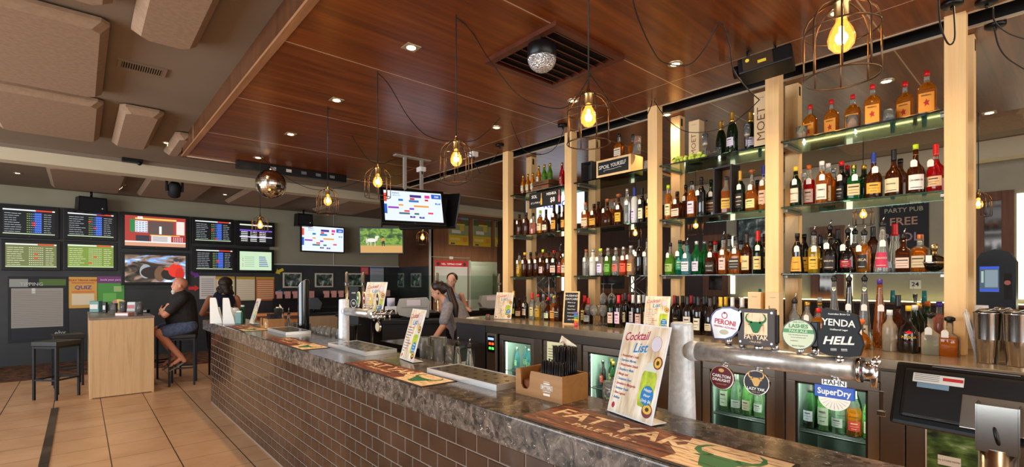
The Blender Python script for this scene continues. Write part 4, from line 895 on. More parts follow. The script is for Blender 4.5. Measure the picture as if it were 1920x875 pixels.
# -- lowest glass shelf
row('A', 2, [(974, 'std', 'yl', 'sk', Y1c, None, 1, 0), (984, 'std', 'dk', 'sy', None, None, 1, 0), (995, 'std', 'dk', 'sk', None, None, 1, 0), (1006, 'std', 'dk', 'sk', None, None, 1, 0), (1018, 'squat', 'dk', 'sl', C1, None, 1, 0, .30), (1028, 'std', 'dk', 'sk', None, None, 1, 0), (1039, 'square', 'bk', 'sr', C1, None, 1, 0, .28),
              (1051, 'std', 'dk', 'Pk', Rc, None, 0, 0, .30), (1059, 'std', 'gd', 'sk', C1, None, 0, 0)])
row('B', 2, [(1099, 'std', 'cl', 'sn', None, None, 1, 0, .27), (1112, 'vodka', 'fw', 'ss', None, None, 1, 0, .27), (1126, 'vodka', 'cl', 'sl', (226, 232, 236), None, -1, 0, .27), (1140, 'vodka', 'lm', 'ss', (120, 190, 70), None, 1, 0, .27), (1155, 'vodka', 'cl', 'ss', (230, 110, 110), None, 1, 0, .27), (1169, 'vodka', 'or', 'ss', (232, 90, 50), None, 1, 0, .27),
              (1183, 'vodka', 'pk', 'ss', (226, 200, 110), None, -1, 0, .28), (1199, 'std', 'bk', 'fk', None, None, -1, 0, .33), (1214, 'std', 'cl', 'Ps', None, None, -1, 0, .32)])
row('C', 2, [(1257, 'squat', 'lm', 'sk', (150, 200, 90), None, 1, 0, .28), (1271, 'std', 'tl', 'sk', (30, 150, 110), None, -1, 0, .30), (1288, 'square', 'bl', 'Pk', Wc, None, 1, 0, .26), (1282, 'tall', 'cl', 'sk', None, None, 0, 2, .31), (1306, 'std', 'gn', 'ss', Wc, None, 0, 0, .28), (1303, 'std', 'dg', 'sk', None, None, 0, 2), (1321, 'std', 'gn', 'ss', None, None, 0, 1, .29),
              (1332, 'squat', 'dk', 'sk', Dc, 'BULLEIT', 1, 0, .26), (1341, 'std', 'rd', 'sr', Rc, None, 0, 1), (1356, 'std', 'am', 'Pk', C1, None, 1, 0, .29), (1368, 'std', 'am', 'sk', C1, None, 0, 1, .32), (1379, 'boxy', 'am', 'sk', Dc, None, 1, 0, .30), (1390, 'std', 'am', 'sd', C1, None, 0, 2), (1400, 'std', 'dk', 'fd', C1, 'Club', 0, 0, .31),
              (1419, 'std', 'dg', 'fr', (236, 214, 130), None, 1, 0, .33), (1434, 'std', 'dk', 'sd', C1, None, 1, 0, .31), (1427, 'wine', 'bk', 'fk', None, None, 0, 2)])
row('D', 2, [(1495, 'bell', 'bk', 'sk', Y1c, 'Frangelico', 1, 0, .29), (1508, 'bell', 'bk', 'sk', Y1c, None, 0, 1, .29), (1526, 'std', 'yl', 'Pk', Y1c, None, 1, 0, .28), (1538, 'std', 'bk', 'fk', Y1c, None, 0, 1, .27), (1556, 'squat', 'bk', 'Pk', Dc, 'BAILEYS', -1, 0, .31), (1571, 'wine', 'bk', 'fk', None, None, 0, 1, .31),
              (1590, 'squat', 'bk', 'Pr', (150, 20, 40), None, -1, 0, .28), (1603, 'std', 'am', 'Pk', None, None, 0, 2, .29), (1617, 'std', 'gd', 'Pk', Dc, 'USCA', -1, 0, .26), (1637, 'wine', 'dk', 'fk', None, None, 0, 1, .31), (1655, 'cone', 'cl', 'Pr', (196, 50, 90), 'PARAISO', 1, 0, .31), (1678, 'cone', 'cl', 'fr', None, None, 0, 1, .32),
              (1694, 'square', 'dk', 'Pk', (226, 200, 170), None, 0, 0, .22), (1714, 'square', 'am', 'so', (226, 210, 180), None, 0, 0, .23)])
# -- counter level
CR = (3.76, 3.90, 4.02, 4.16)
row('A', 1, [(963, 'champ', 'dg', 'fg', (200, 200, 60), None, 0, 1), (974, 'squat', 'dk', 'sk', C1, None, 0, 1, .22), (985, 'wine', 'bk', 'sk', Wc, None, 1, 1, .25), (998, 'tall', 'cl', 'fr', C1, None, 0, 1, .30), (1009, 'std', 'yl', 'sr', Y1c, None, 0, 1), (1019, 'std', 'cl', 'sw', None, None, 0, 2), (1028, 'squat', 'dk', 'sr', Wc, None, 0, 1, .25),
              (1039, 'square', 'am', 'sy', (236, 180, 60), None, 0, 1), (1047, 'square', 'dk', 'sk', Dc, None, 0, 1), (1034, 'std', 'cl', 'sw', None, None, 0, 3)], CR)
row('B', 1, [(1096, 'wine', 'dk', 'fr', C1, None, 0, 1, .28), (1103, 'squat', 'dk', 'fr', Wc, None, 0, 1, .26), (1146, 'wine', 'dg', 'sd', (232, 218, 190), None, 0, 0), (1158, 'wine', 'wn', 'fr', (236, 220, 214), None, 0, 0), (1172, 'wine', 'wn', 'fk', (238, 228, 200), None, 0, 1, .32), (1187, 'wine', 'wn', 'fw', (236, 226, 226), None, 0, 1), (1198, 'wine', 'wn', 'fw', (226, 206, 190), None, 0, 1),
              (1207, 'wine', 'wn', 'fw', (236, 226, 210), None, 0, 2), (1168, 'wine', 'wn', 'fr', None, None, 0, 2), (1180, 'wine', 'wn', 'fr', None, None, 0, 3)], CR)
row('C', 1, [(1265, 'wine', 'wn', 'fr', None, None, 0, 2), (1270, 'wine', 'wn', 'fk', Dc, None, 0, 1), (1280, 'wine', 'wn', 'fk', None, None, 0, 2), (1289, 'wine', 'wn', 'fk', (236, 214, 206), None, 0, 0), (1296, 'wine', 'wn', 'fr', None, None, 0, 3), (1309, 'wine', 'wn', 'fk', (238, 218, 204), None, 0, 0), (1302, 'wine', 'wn', 'fk', None, None, 0, 2), (1320, 'wine', 'wn', 'fk', None, None, 0, 1),
              (1331, 'burg', 'wn', 'fd', (232, 206, 160), None, 0, 0), (1340, 'wine', 'wn', 'fd', None, None, 0, 1), (1351, 'wine', 'wn', 'fy', (232, 210, 180), None, 0, 1), (1361, 'wine', 'wn', 'fy', None, None, 0, 1), (1371, 'wine', 'wn', 'fw', None, None, 0, 1), (1381, 'wine', 'wn', 'fw', None, None, 0, 1), (1390, 'wine', 'wn', 'fw', None, None, 0, 2),
              (1398, 'wine', 'wn', 'fs', None, None, 0, 2), (1355, 'wine', 'wn', 'fk', None, None, 0, 3), (1325, 'wine', 'wn', 'fk', None, None, 0, 3)], CR)
row('D', 1, [(1480, 'std', 'cl', 'sg', None, None, 0, 2), (1490, 'std', 'cl', 'Ps', (230, 180, 60), None, 0, 1), (1501, 'std', 'cl', 'sg', (230, 150, 80), None, 1, 1), (1512, 'std', 'cl', 'sg', None, None, 0, 2), (1521, 'flask', 'gd', 'sr', (242, 158, 40), 'FIREBALL', 0, 1, .24), (1528, 'std', 'cl', 'sg', None, None, 0, 2), (1537, 'tall', 'ro', 'sw', None, None, 0, 2),
              (1564, 'rocket', 'cl', 'Pb', (80, 76, 180), None, 0, 1, .44), (1592, 'rocket', 'bk', 'Pk', Dc, None, 1, 1, .44), (1621, 'rocket', 'cl', 'Pp', (238, 214, 170), None, 1, 1, .44), (1646, 'rocket', 'am', 'sp', None, None, 1, 1, .44, 1.2), (1614, 'round', 'gd', 'co', None, None, 1, 0, .16), (1673, 'squat', 'dk', 'fk', None, None, 0, 1, .34),
              (1668, 'std', 'cr', 'sw', None, None, 0, 0, .25), (1686, 'squat', 'bk', 'sy', None, None, 0, 0, .28), (1704, 'std', 'dg', 'sw', (236, 236, 226), None, 0, 1, .28), (1723, 'std', 'dg', 'sg', (90, 100, 60), None, 0, 1, .29), (1726, 'boxy', 'cr', 'ck', None, None, -1, 0, .22), (1739, 'tall', 'gn', 'so', None, None, 0, 2, .30), (1756, 'cone', 'am', 'fb', (40, 46, 80), None, 0, 1, .28), (1769, 'tall', 'ro', 'sp', None, None, 0, 2, .30)], CR)
# square tequila in front of the rightmost post
make_bottle(('boxy', 'gd', 'ck', None, None, -1, .20, None), (3.76, yx(1781, 3.76), BZ), 'golden square bottle with black stopper in front of the rightmost pine post', 'bottles on the steel counter of the right bay')
PLACED[('D', 1)].append((3.76, yx(1781, 3.76), .05))
# passoa front lettering
for o in list(S.collection.objects):
    if o.get('label', '').startswith('black bottle with yellow cap') and 'steel counter' in o['label']:
        g = MB(); rr_ = .0505
        g.text('PASSOA', .021, mat('label_ink', (240, 190, 40), .5), 0, .095, bend=rr_, bold=.02)
        g.text('\u25C6', .0, mat('label_ink', (226, 40, 30), .5))
        g.add([(rr_*math.sin(a/rr_), -rr_*math.cos(a/rr_), .125+b) for a, b in ((-.02, 0), (0, .014), (.02, 0), (0, -.012))], [(0, 3, 2, 1)], mat('label_ink', (226, 40, 30), .5))
        g.text('passion fruit', .008, mat('label_ink', (200, 30, 30), .5), 0, .07, bend=rr_).build('front_lettering', o)
# fridge bottles
def fridge_row(f, y0, y1, n, label, specs, z, X=.17, face=-math.pi/2):
    fl = [(y1-.085)-(y1-y0-.17)*(k/(max(1, n-1))) for k in range(n)]
    for k, y in enumerate(fl):
        sp_ = specs[k % len(specs)]
        lb = f'{LN[sp_[1]]} bottle, {ORD[k]} from left, {label}'
        make_bottle(sp_, (BX+.03+X, y, z), lb, 'bottles '+label)
GWN = ('wine', 'wg', 'fg', (226, 232, 214), None, 0, .30, None); GW2 = ('burg', 'gc', 'fs', (236, 238, 236), None, 0, .30, None); GW3 = ('wine', 'lm', 'fg', (226, 236, 170), None, 0, .30, None)
GW4 = ('burg', 'dg', 'fk', (232, 236, 238), None, 0, .30, None); GW5 = ('burg', 'gd', 'fw', (186, 40, 44), None, 0, .30, None); GW6 = ('burg', 'wg', 'fw', (232, 222, 200), None, 0, .30, None)
BE1 = ('beer', 'bl', 'ss', (190, 220, 214), None, 0, .23, None); BE2 = ('beer', 'bk', 'sk', (150, 30, 30), None, 0, .23, None); BE3 = ('beer', 'dg', 'sg', (206, 196, 140), None, 0, .23, None)
f, a, b_ = FR[0]; fridge_row(f, a, b_, 3, 'front row in the leftmost lit fridge', [BE1], .606); fridge_row(f, a, b_, 3, 'back row in the leftmost lit fridge', [BE1], .606, .30)
f, a, b_ = FR[1]; fridge_row(f, a, b_, 3, 'row in the fridge behind the straw caddy', [BE2, BE3], .606)
f, a, b_ = FR[2]; fridge_row(f, a, b_, 5, 'front row in the beer fridge', [BE2, BE3, BE3], .606); fridge_row(f, a, b_, 5, 'back row in the beer fridge', [BE3, BE2], .606, .30)
f, a, b_ = FR[3]; fridge_row(f, a, b_, 5, 'front row in the fridge under the round badges', [GWN, GW2, GW6, GW2, GW3], .606); fridge_row(f, a, b_, 4, 'back row in the fridge under the round badges', [GW3, GWN], .606, .30)
f, a, b_ = FR[4]; fridge_row(f, a, b_, 5, 'front row in the fridge behind the blue badge', [GW4, GWN, GW2, GW5, GW6], .606); fridge_row(f, a, b_, 4, 'back row in the fridge behind the blue badge', [GW4, GWN], .606, .30)
# ================================================================ things on the shelves
RZ = -math.pi/2
def zface(px, X, z): return (X, yx(px, X), z)
# crate with sol / mishka sign
o = thing('bottle_crate', 'dark wooden slatted crate on the top shelf of the left bay', 'crate', zface(1023, 3.98, 2.586), RZ)
cw = wood('dark_crate_wood', (86, 52, 26), (122, 78, 40), None, 10, 'X', .6)
for zz in (0, .055): MB().box(-.13, .13, -.085, -.075, zz, zz+.045, cw).box(-.13, .13, .075, .085, zz, zz+.045, cw).box(-.13, -.12, -.075, .075, zz, zz+.045, cw).box(.12, .13, -.075, .075, zz, zz+.045, cw).build('slat', o)
MB().box(-.12, .12, -.075, .075, .055, .062, cw).build('tray_base', o)
MB().text('CORONA', .03, mat('burnt_ink', (40, 24, 12), .8), -.02, .078, -.0858).text('LAGER', .022, mat('burnt_ink', (40, 24, 12), .8), -.01, .022, -.0858).build('stencil_lettering', o)
for k, (dy, lq, lb_) in enumerate(((.09, 'gd', 'golden beer bottle, left one in the dark crate'), (.045, 'gd', 'golden beer bottle, second in the dark crate'), (0, 'lm', 'lime green drink bottle in the dark crate'), (-.045, 'rd', 'red drink bottle in the dark crate'), (-.09, 'lm', 'lime green drink bottle at the right end of the dark crate'))):
    make_bottle(('beer', lq, 'sg', {'gd': C1, 'lm': None, 'rd': None}[lq], None, 0, .225, None), (3.98+(.02 if k % 2 else -.02), yx(1023, 3.98)+dy, 2.586+.0625), lb_, 'bottles in the dark crate')
sgn = thing('price_board', 'black price board with SOL and MISHKA prices clipped under the top left shelf', 'sign', zface(1021, 3.875, 2.47), RZ)
y0, y1 = yx(1050, 3.87), yx(991, 3.87); w = (y1-y0)/2
MB().box(-w, w, 0, .006, -.085, .085, MATTE).build('board', sgn)
WI = mat('sign_white', (236, 232, 222), .6)
MB().text('SOL', .05, WI, -w*.66, .04, -.001, bold=.02).text('$7 | 2 FOR $12', .026, WI, -w*.55, -.03, -.001, bold=.01).text('MISHKA', .042, WI, w*.42, .045, -.001, bold=.02).text('$8', .07, WI, w*.50, -.025, -.001, bold=.02).build('sign_lettering', sgn)
for q, c_ in ((-.05*1, (236, 176, 60)), (w*.9, (226, 110, 120))): MB().prism([(q-.012, -.06), (q+.012, -.06), (q+.012, .0), (q+.005, .02), (q+.005, .07), (q-.005, .07), (q-.005, .02), (q-.012, .0)], .001, flat(c_), Matrix.Translation((0, -.0015, 0))).build('bottle_picture', sgn)
# spoil yourself crate
o = thing('sign_crate', 'pale wooden box with a SPOIL YOURSELF chalkboard front on the second bay', 'crate', zface(1161, 3.99, 2.586), RZ-.0)
MB().box(-.205, .205, -.10, -.085, 0, .17, pine, .002).box(-.205, .205, .085, .10, 0, .17, pine, .002).box(-.205, -.19, -.085, .085, 0, .17, pine).box(.19, .205, -.085, .085, 0, .17, pine).box(-.19, .19, -.085, .085, .155, .17, pine).build('box', o)
MB().box(-.18, .18, -.104, -.0995, .022, .148, MATTE).build('chalkboard', o)
CH = mat('chalk', (232, 230, 222), .9)
MB().text('SPOIL', .052, CH, -.105, .092, -.1045, bold=.005, shear=.1).text('YOURSELF', .052, CH, .062, .100, -.1045, bold=.005, shear=.1, sx=.75, rot=.06).tube([(-.1, -.1045, .045), (-.11, -.1045, .055), (-.09, -.1045, .062), (0, -.1045, .06), (.08, -.1045, .07), (.10, -.1045, .065)], .0018, CH, 5).build('chalk_lettering', o)
yb = yx(1161, 3.99)
make_bottle(('boxy', 'am', 'sk', C1, None, 0, .24, None), (3.98, yx(1161, 3.98), 2.586+.171), 'amber square bottle with cream label on top of the SPOIL YOURSELF box', 'bottles on the box')
make_bottle(('boxy', 'am', 'sk', None, None, 0, .22, None), (4.04, yx(1187, 4.04), 2.586+.171), 'second amber bottle on top of the SPOIL YOURSELF box', 'bottles on the box')
def tumbler_mesh(o, r=.038, h=.085, liquid=None, taper=.85):
    MB().lathe([(r*taper, 0), (r, h), (r-.002, h), (r*taper-.002, .008), (.0005, .008)], GLASS, 18).build('glass_wall', o)
    if liquid: MB().lathe([(r*taper-.003, .009), (r*.9, h*.62)], liquid, 16).build('drink', o)
    return o
T0 = thing('tumbler', 'short glass tumbler at the left on the top right shelf', 'glass', zface(1503, 3.93, 2.5855), 0, 'tumblers on the top shelf'); tumbler_mesh(T0)
dup(T0, 'short tumbler between the third and fourth orange bottles', zface(1598, 3.93, 2.5855)); dup(T0, 'short tumbler right of the middle orange bottle', zface(1667, 3.97, 2.5855))
dup(T0, 'small tumbler at the right on the top shelf of the second bay', zface(1214, 3.97, 2.5855), group='glasses around the box'); 
G0 = None
for k, (px, X, dz) in enumerate(((1194, 3.945, 0), (1194, 4.03, 0), (1195, 3.99, .06))):
    G0 = dup(T0, ['tumbler, lower left of the pile on the SPOIL YOURSELF box', 'tumbler, lower right of the pile on the SPOIL YOURSELF box', 'tumbler topmost on the pile on the SPOIL YOURSELF box'][k], (X, yx(px, X), 2.586+.171+dz*1.45), group='glasses around the box')
# dark box behind first bottle of bay B
o = thing('gift_box', 'grey gift box around the dark bottle at the left of the second bay', 'box', zface(1107, 4.12, 2.586), RZ)
gbm = mat('grey_card', (84, 80, 78), .6); MB().box(-.07, -.064, -.07, .05, 0, .24, gbm).box(.064, .07, -.07, .05, 0, .24, gbm).box(-.064, .064, .044, .05, 0, .24, gbm).box(-.064, .064, -.07, .044, .234, .24, gbm).build('card_box', o)
# MOET boxes
cream = mat('cream_card', (226, 196, 150), .6); goldt = mat('bronze_print', (110, 70, 30), .5, .3)
def moet(px, X, z, w, h, label, txt='MOET', ts=.06):
    o = thing('champagne_box', label, 'box', (X, yx(px, X), z), RZ, 'cream champagne boxes')
    MB().box(-w/2, w/2, -w/2, w/2, 0, h, cream, .002).build('carton', o)
    g = MB(); g.text(txt, ts, goldt, 0, h*.42, -w/2-.0005, rot=math.pi/2, sx=1.15); g.text('Champagne', .009, goldt, 0, h*.9, -w/2-.0005); g.build('box_lettering', o); return o
moet(1306, 4.04, 2.5855, .095, .36, 'cream MOET box standing left on the third bay top shelf'); moet(1433, 3.98, 2.5855, .11, .42, 'largest cream MOET box against the fourth pine post', ts=.085)
moet(1419, 3.89, BZ, .095, .35, 'cream champagne box behind the yak badge, left one', 'ME', .03); moet(1453, 3.80, BZ, .085, .35, 'cream champagne box with MOET edge behind the yak badge, right one', 'MOET', .07)
moet(1442, 4.0, BZ, .09, .35, 'cream champagne box between and behind the other two', 'ME', .03)
# grapes
o = thing('grape_bunch', 'bunch of pale green grapes on the third bay top shelf', 'grapes', zface(1292, 3.925, 2.586), RZ)
gm = mat('grape_skin', (196, 214, 80), .3, sss=.2); r_ = random.Random(3)
for k in range(46):
    a = r_.uniform(-.14, .14); lay = r_.choice([0, 0, 1]) if abs(a) < .12 else 0
    MB().ball((a, r_.uniform(-.03, .03), .0155+lay*.024), .0155, gm, 10, 6).build('grape', o)
MB().add([(-.17, 0, .03), (-.13, -.02, .05), (-.10, 0, .045), (-.13, .03, .05)], [(0, 1, 2, 3)], mat('leaf', (60, 110, 30), .5)).tube([(-.1, 0, .04), (0, 0, .035), (.1, 0, .03)], .002, mat('stem', (110, 120, 50), .7), 5).build('leaf', o)
# champagne flutes and wine glasses
def stem_glass(label, loc, bowl, rot=None, fillc=None, group='stemmed glasses'):
    o = thing('stemmed_glass', label, 'glass', loc, 0, group, rot=rot)
    MB().lathe(bowl, GLASS, 20).build('glass_body', o)
    if fillc: MB().lathe([(.004, .085), (.021, .11), (.024, .16)], fillc, 16).build('drink', o)
    return o
flute = [(.032, 0), (.032, .002), (.004, .006), (.0035, .075), (.014, .09), (.024, .13), (.024, .20), (.0225, .20), (.0225, .13), (.012, .094), (.0005, .088)]
fz = mat('sparkling_wine', (240, 220, 180), .1, trans=.5)
stem_glass('champagne flute left on the third bay top shelf beside the cream box', zface(1322, 3.93, 2.5855), flute, fillc=fz); stem_glass('champagne flute right on the third bay top shelf before the bottle', zface(1401, 3.93, 2.5855), flute, fillc=fz)
wine = [(.036, 0), (.036, .002), (.004, .006), (.0035, .09), (.02, .10), (.038, .13), (.040, .155), (.030, .20), (.029, .20), (.0385, .155), (.0365, .13), (.018, .103), (.0005, .096)]
stem_glass('wine glass lying on its side on the third bay top shelf', (3.95, yx(1345, 3.95), 2.5855+.0405), wine, rot=(0, math.pi/2-.05, math.radians(70)))
X0 = 3.78
WG = stem_glass('tall wine glass standing at left on the steel counter before the red wines', zface(1131, X0, BZ), wine)
inv = (math.pi, 0, 0)
o = dup(WG, 'upturned wine glass, left one stacked above the others', (3.86, yx(1131, 3.86), BZ+.41), rot=inv)
o2 = dup(WG, 'upturned wine glass, right one stacked above the others', (3.86, yx(1147, 3.86), BZ+.41), rot=inv)
bpx = [1104, 1114, 1123]
for k, px in enumerate(bpx): dup(WG, ['small wine glass nearest the chalkboard sign', 'second small wine glass right of the chalkboard sign', 'third small wine glass right of the chalkboard sign', 'wine glass just left of the first red wine bottle'][k], (3.74 if k % 2 else 3.82, yx(px, 3.74 if k % 2 else 3.82), BZ))
dup(WG, 'wine glass under the upturned left one', (3.86, yx(1131, 3.86)+.0, BZ)); dup(WG, 'wine glass under the upturned right one', (3.86, yx(1148, 3.86), BZ))
# the boxed whisky
o = thing('whisky_display_box', 'tall dark open box holding an amber bottle on the third bay', 'box', zface(1362, 4.02, 2.1005), RZ-.15)
db = mat('dark_leatherette', (44, 42, 44), .5); din = mat('walnut_lining', (120, 76, 34), .5)
MB().box(-.085, -.07, -.06, .06, 0, .40, db, .002).box(.07, .085, -.06, .06, 0, .40, db, .002).box(-.07, .07, -.06, .06, 0, .015, db).box(-.07, .07, -.06, .06, .385, .40, db).build('box', o)
MB().box(-.07, .07, .05, .06, .015, .385, din).build('lining', o)
make_bottle(('square', 'am', 'sk', (226, 170, 70), None, 0, .30, None), (o.location.x, o.location.y, 2.1005+.0155), 'amber square bottle standing inside the tall dark box', 'bottle in the box')
# round silver flask bottle and pourer right bay
o = thing('round_liqueur_bottle', 'round silver banded liqueur bottle at the right end of the lowest glass shelf', 'bottle', zface(1751, 3.96, 1.6105), RZ)
MB().ball((0, 0, .055), .062, liq('bk'), 22, 12, (1, 1, .88)).lathe([(.016, .1), (.016, .135)], BRASS, 14).lathe([(.064, .05), (.064, .062)], mat('silver_band', (210, 210, 205), .2, 1), 24).build('bottle_glass', o)
MB().lathe([(.02, .135), (.02, .17)], mat('gold_cap', (220, 200, 150), .25, .9), 14).build('cap', o); MB().quad(-.03, .0, .06, .1, TAGM, -.064).build('price_tag', o)
# brown paper pieces on the orange bottle shelf
kp = mat('kraft_paper', (220, 170, 106), .9)
for k, (px, w) in enumerate(((1533, .11), (1700, .12), (1746, .10), (1572, .12))):
    x = random.Random(k).uniform(-.02, .02); yy = yx(px, 3.91); P = [(3.885, yy-w/2, 2.5862), (3.95, yy-w/2+.02, 2.5865), (3.955, yy+w/2, 2.5865), (3.885, yy+w/2-.03, 2.5862), (3.87, yy, 2.575)]
    g = MB(); g.add(P, [(0, 1, 2, 3), (0, 3, 4)], kp); g.add([(a, b, c+.0006) for a, b, c in P], [(0, 1, 2, 3), (0, 3, 4)], kp)
    tag(g.build('paper_scrap'), ['torn brown paper between the first two orange bottles', 'brown paper under the fifth orange bottle', 'brown paper folded over the edge under the last orange bottle', 'brown paper right of the second orange bottle'][k], 'paper', 'brown paper scraps on the top right shelf')
# chalk sign on counter
o = thing('chalkboard_sign', 'small pine framed chalkboard about husband daycare on the back bar', 'chalkboard', zface(1069, 3.66, BZ), RZ+.35, rot=(math.radians(-7), 0, RZ+.30))
w, h_ = .085, .335
MB().box(-w, w, 0, .015, 0, .015, pine, .002).box(-w, w, 0, .015, h_-.015, h_, pine, .002).box(-w, -w+.014, 0, .015, .015, h_-.015, pine).box(w-.014, w, 0, .015, .015, h_-.015, pine).build('frame', o)
MB().box(-w+.014, w-.014, .004, .01, .015, h_-.015, MATTE).build('slate', o)
g = MB()
for k, (tx, s_) in enumerate((('HUSBAND', .030), ('DAYCARE', .030), ('Want to go', .019), ('shopping?', .019), ('Want 2 hrs?', .018), ('Leave your', .018), ('Husbands', .020), ('with US!', .020))): g.text(tx, s_, CH, 0, h_-.045-k*.034, .0035, shear=.15, bold=.004)
g.build('chalk_lettering', o)
CN = ('pink', 'orange', 'yellow', 'green', 'blue', 'violet'); P_ = zface(1080, 3.58, BZ)
for k, c_ in enumerate(((226, 60, 90), (230, 110, 50), (236, 180, 50), (90, 160, 70), (60, 130, 200), (110, 100, 170))):
    o = MB().lathe([(.016+.0006*k, k*.022), (.019+.0006*k, k*.022+.026), (.017+.0006*k, k*.022+.026), (.014, k*.022+.004)], flat(c_, .4), 16).build('cup', loc=P_); tag(o, f'{CN[k]} cup in the narrow rainbow stack before the chalkboard sign', 'cup', 'rainbow cups')
# ================================================================ cocktail list cards
parch = mat('parchment_print', (222, 202, 168), .4); t = NT(parch); n = t.n('ShaderNodeTexNoise', Scale=10.0, Detail=6.0); t.l(t.coord((3, 1, .6)), n.inputs['Vector'])
t.l(t.ramp(n.outputs[0], [(.35, (186, 160, 122)), (.5, (222, 204, 176)), (.7, (240, 230, 214))]), t.b.inputs['Base Color'])
cread = mat('crimson_ink', (166, 26, 50), .5); cblue = mat('blue_ink', (26, 116, 176), .5); shadow = mat('white_ink', (240, 238, 234), .5)
drk = mat('lime_drink_print', (168, 186, 40), .4); t = NT(drk); n = t.n('ShaderNodeTexNoise', Scale=26.0, Detail=3.0); t.l(t.coord(), n.inputs['Vector'])
t.l(t.ramp(n.outputs[0], [(.35, (138, 158, 20)), (.6, (190, 204, 60)), (.75, (216, 222, 120))]), t.b.inputs['Base Color'])
icep = mat('ice_print', (206, 206, 190), .4); pf1 = mat('passionfruit_rind', (110, 40, 44), .5); pf2 = mat('passionfruit_pulp', (220, 170, 60), .5); pf3 = mat('seed_print', (60, 44, 20), .5)
circ = mat('pale_lilac_print', (206, 196, 204), .4); frame_w = mat('acrylic_edge', (226, 226, 230), .15)
def menu(label, loc, rz, w=.235, h=.36, lean=14):
    o = thing('cocktail_menu', label, 'menu card', loc, 0, 'cocktail list cards', rot=(math.radians(-lean), 0, rz))
    MB().box(-w/2, w/2, 0, .004, 0, h, frame_w, .001).build('acrylic_stand', o)
    cl, sl_ = math.cos(math.radians(lean)), math.sin(math.radians(lean))
    # foot: reaches back to keep the card up (drawn level with the counter)
    k = Matrix.Rotation(math.radians(lean), 4, 'X')
    MB().box(-w/2, w/2, .002, .075, .0005, .003, frame_w, 0, k).build('foot', o)
    s = w/.235; hh = h/.36
    MB().quad(-w/2+.005, w/2-.005, .005, h-.005, parch, -.0006).build('printed_sheet', o)
    g = MB()
    for dx, dz, m_, y in ((.0015, -.0015, shadow, -.0009), (0, 0, cread, -.0013)): g.text('Cocktail', .046*s, m_, -.042*s+dx, h-.052*hh+dz, y, shear=.35, bold=.018, sx=.82, rot=.12)
    for dx, dz, m_, y in ((.0015, -.0015, shadow, -.0009), (0, 0, cblue, -.0013)): g.text('List', .050*s, m_, -.012*s+dx, h-.095*hh+dz, y, shear=.35, bold=.018, rot=.12)
    g.build('title', o)
    g = MB()
    for k2, tx in enumerate(('Passionfruit Crush', 'Espresso Martini', 'Watermelon Smash', 'Raspberry Mule', 'Mango and', 'Cinnamon Sour', 'Strawberry Margarita', 'Summer Peach', 'Blue Lagoon', 'Bellinis')):
        z = h-(.132+.0185*k2)*hh; m_ = (cread, cblue)[k2 % 2]
        if k2 != 5: g.disc(-.103*s, z, .002, .002, m_, -.0012, 6)
        g.text(tx, .0135*s, m_, -.097*s, z, -.0012, 'LEFT', shear=.3, bold=.014, sx=.88)
    g.disc(-.09*s, .03*hh, .009*s, .012*s, cread, -.001, 7); g.build('drink_names', o)
    g = MB(); x0 = .064*s
    jar = [(x0-.030*s, .055*hh), (x0+.022*s, .05*hh), (x0+.034*s, .07*hh), (x0+.036*s, .165*hh), (x0+.028*s, .188*hh), (x0-.028*s, .188*hh), (x0-.036*s, .17*hh), (x0-.038*s, .075*hh)]
    g.add([(a, -.0011, b) for a, b in jar], [tuple(range(8))], drk); g.quad(x0-.028*s, x0+.028*s, .186*hh, .204*hh, icep, -.0013); g.disc(x0, .206*hh, .029*s, .014*s, icep, -.0014)
    g.disc(x0+.027*s, .222*hh, .021*s, .023*s, pf1, -.0016); g.disc(x0+.027*s, .222*hh, .016*s, .018*s, pf2, -.0018); g.disc(x0+.027*s, .222*hh, .008*s, .009*s, pf3, -.002, 6)
    g.disc(x0+.020*s, .045*hh, .025*s, .025*s, pf1, -.0016); g.disc(x0+.020*s, .050*hh, .021*s, .016*s, pf2, -.0018); g.disc(x0+.02*s, .05*hh, .01*s, .008*s, pf3, -.002, 6)
    g.build('drink_picture', o)
    g = MB(); g.disc(x0+.006*s, .098*hh, .030*s, .036*hh, cblue, -.0021)
    for k2, tx in enumerate(('Happy', 'Hour', 'Only $6')): g.text(tx, .0145*s, shadow, x0+.006*s, (.118-.02*k2)*hh, -.0024, shear=.25, bold=.01)
    g.build('price_badge', o)
    MB().disc(.066*s, h-.07*hh, .026*s, .030*hh, cread, -.0009).disc(.066*s, h-.07*hh, .0250*s, .029*hh, circ, -.0012).build('blank_circle', o)
    return o
pb = at(1137.6, 770.6, Z=CZ); pr_ = at(1221.5, 801, Z=CZ); e_ = pr_-pb
M0 = menu('large cocktail list card standing on the near bar mat', (pb.x+e_.x/2, pb.y+e_.y/2, CZ+.0045), math.atan2(e_.y, e_.x), w=.245, h=.362, lean=16)
def menu_at(px, X, z, rz, label, sc=1, lean=None):
    o = dup(M0, label, (X, yx(px, X), z+.004), rot=(M0.rotation_euler.x, 0, rz)); o.scale = (sc,)*3; return o
menu_at(761, 1.60, CZ+.0005, math.radians(-98), 'cocktail list card standing beyond the third bar mat', .95)
menu_at(471, 1.56, CZ+.006, math.radians(-92), 'cocktail list card near the far end of the front bar', .86)
menu_at(1229, 3.62, BZ+.0005, math.radians(-72), 'cocktail list card on the back bar before the red wines', .86)
menu_at(942, 3.60, BZ+.0005, math.radians(-62), 'cocktail list card at the left end of the back bar', .86)
mpst = thing('menu_pole', 'black pole carrying the raised cocktail list by the far taps', 'stand', (2.06, yx(696, 2.05), 0)); MB().cyl((0, 0, .02), (0, 0, CZ+.179), .012, .012, BLACK).lathe([(.09, 0), (.09, .02)], BLACK, 24).build('pole', mpst); MB().box(-.03, .08, -.12, .12, CZ+.168, CZ+.179, BLACK).build('shelf', mpst)
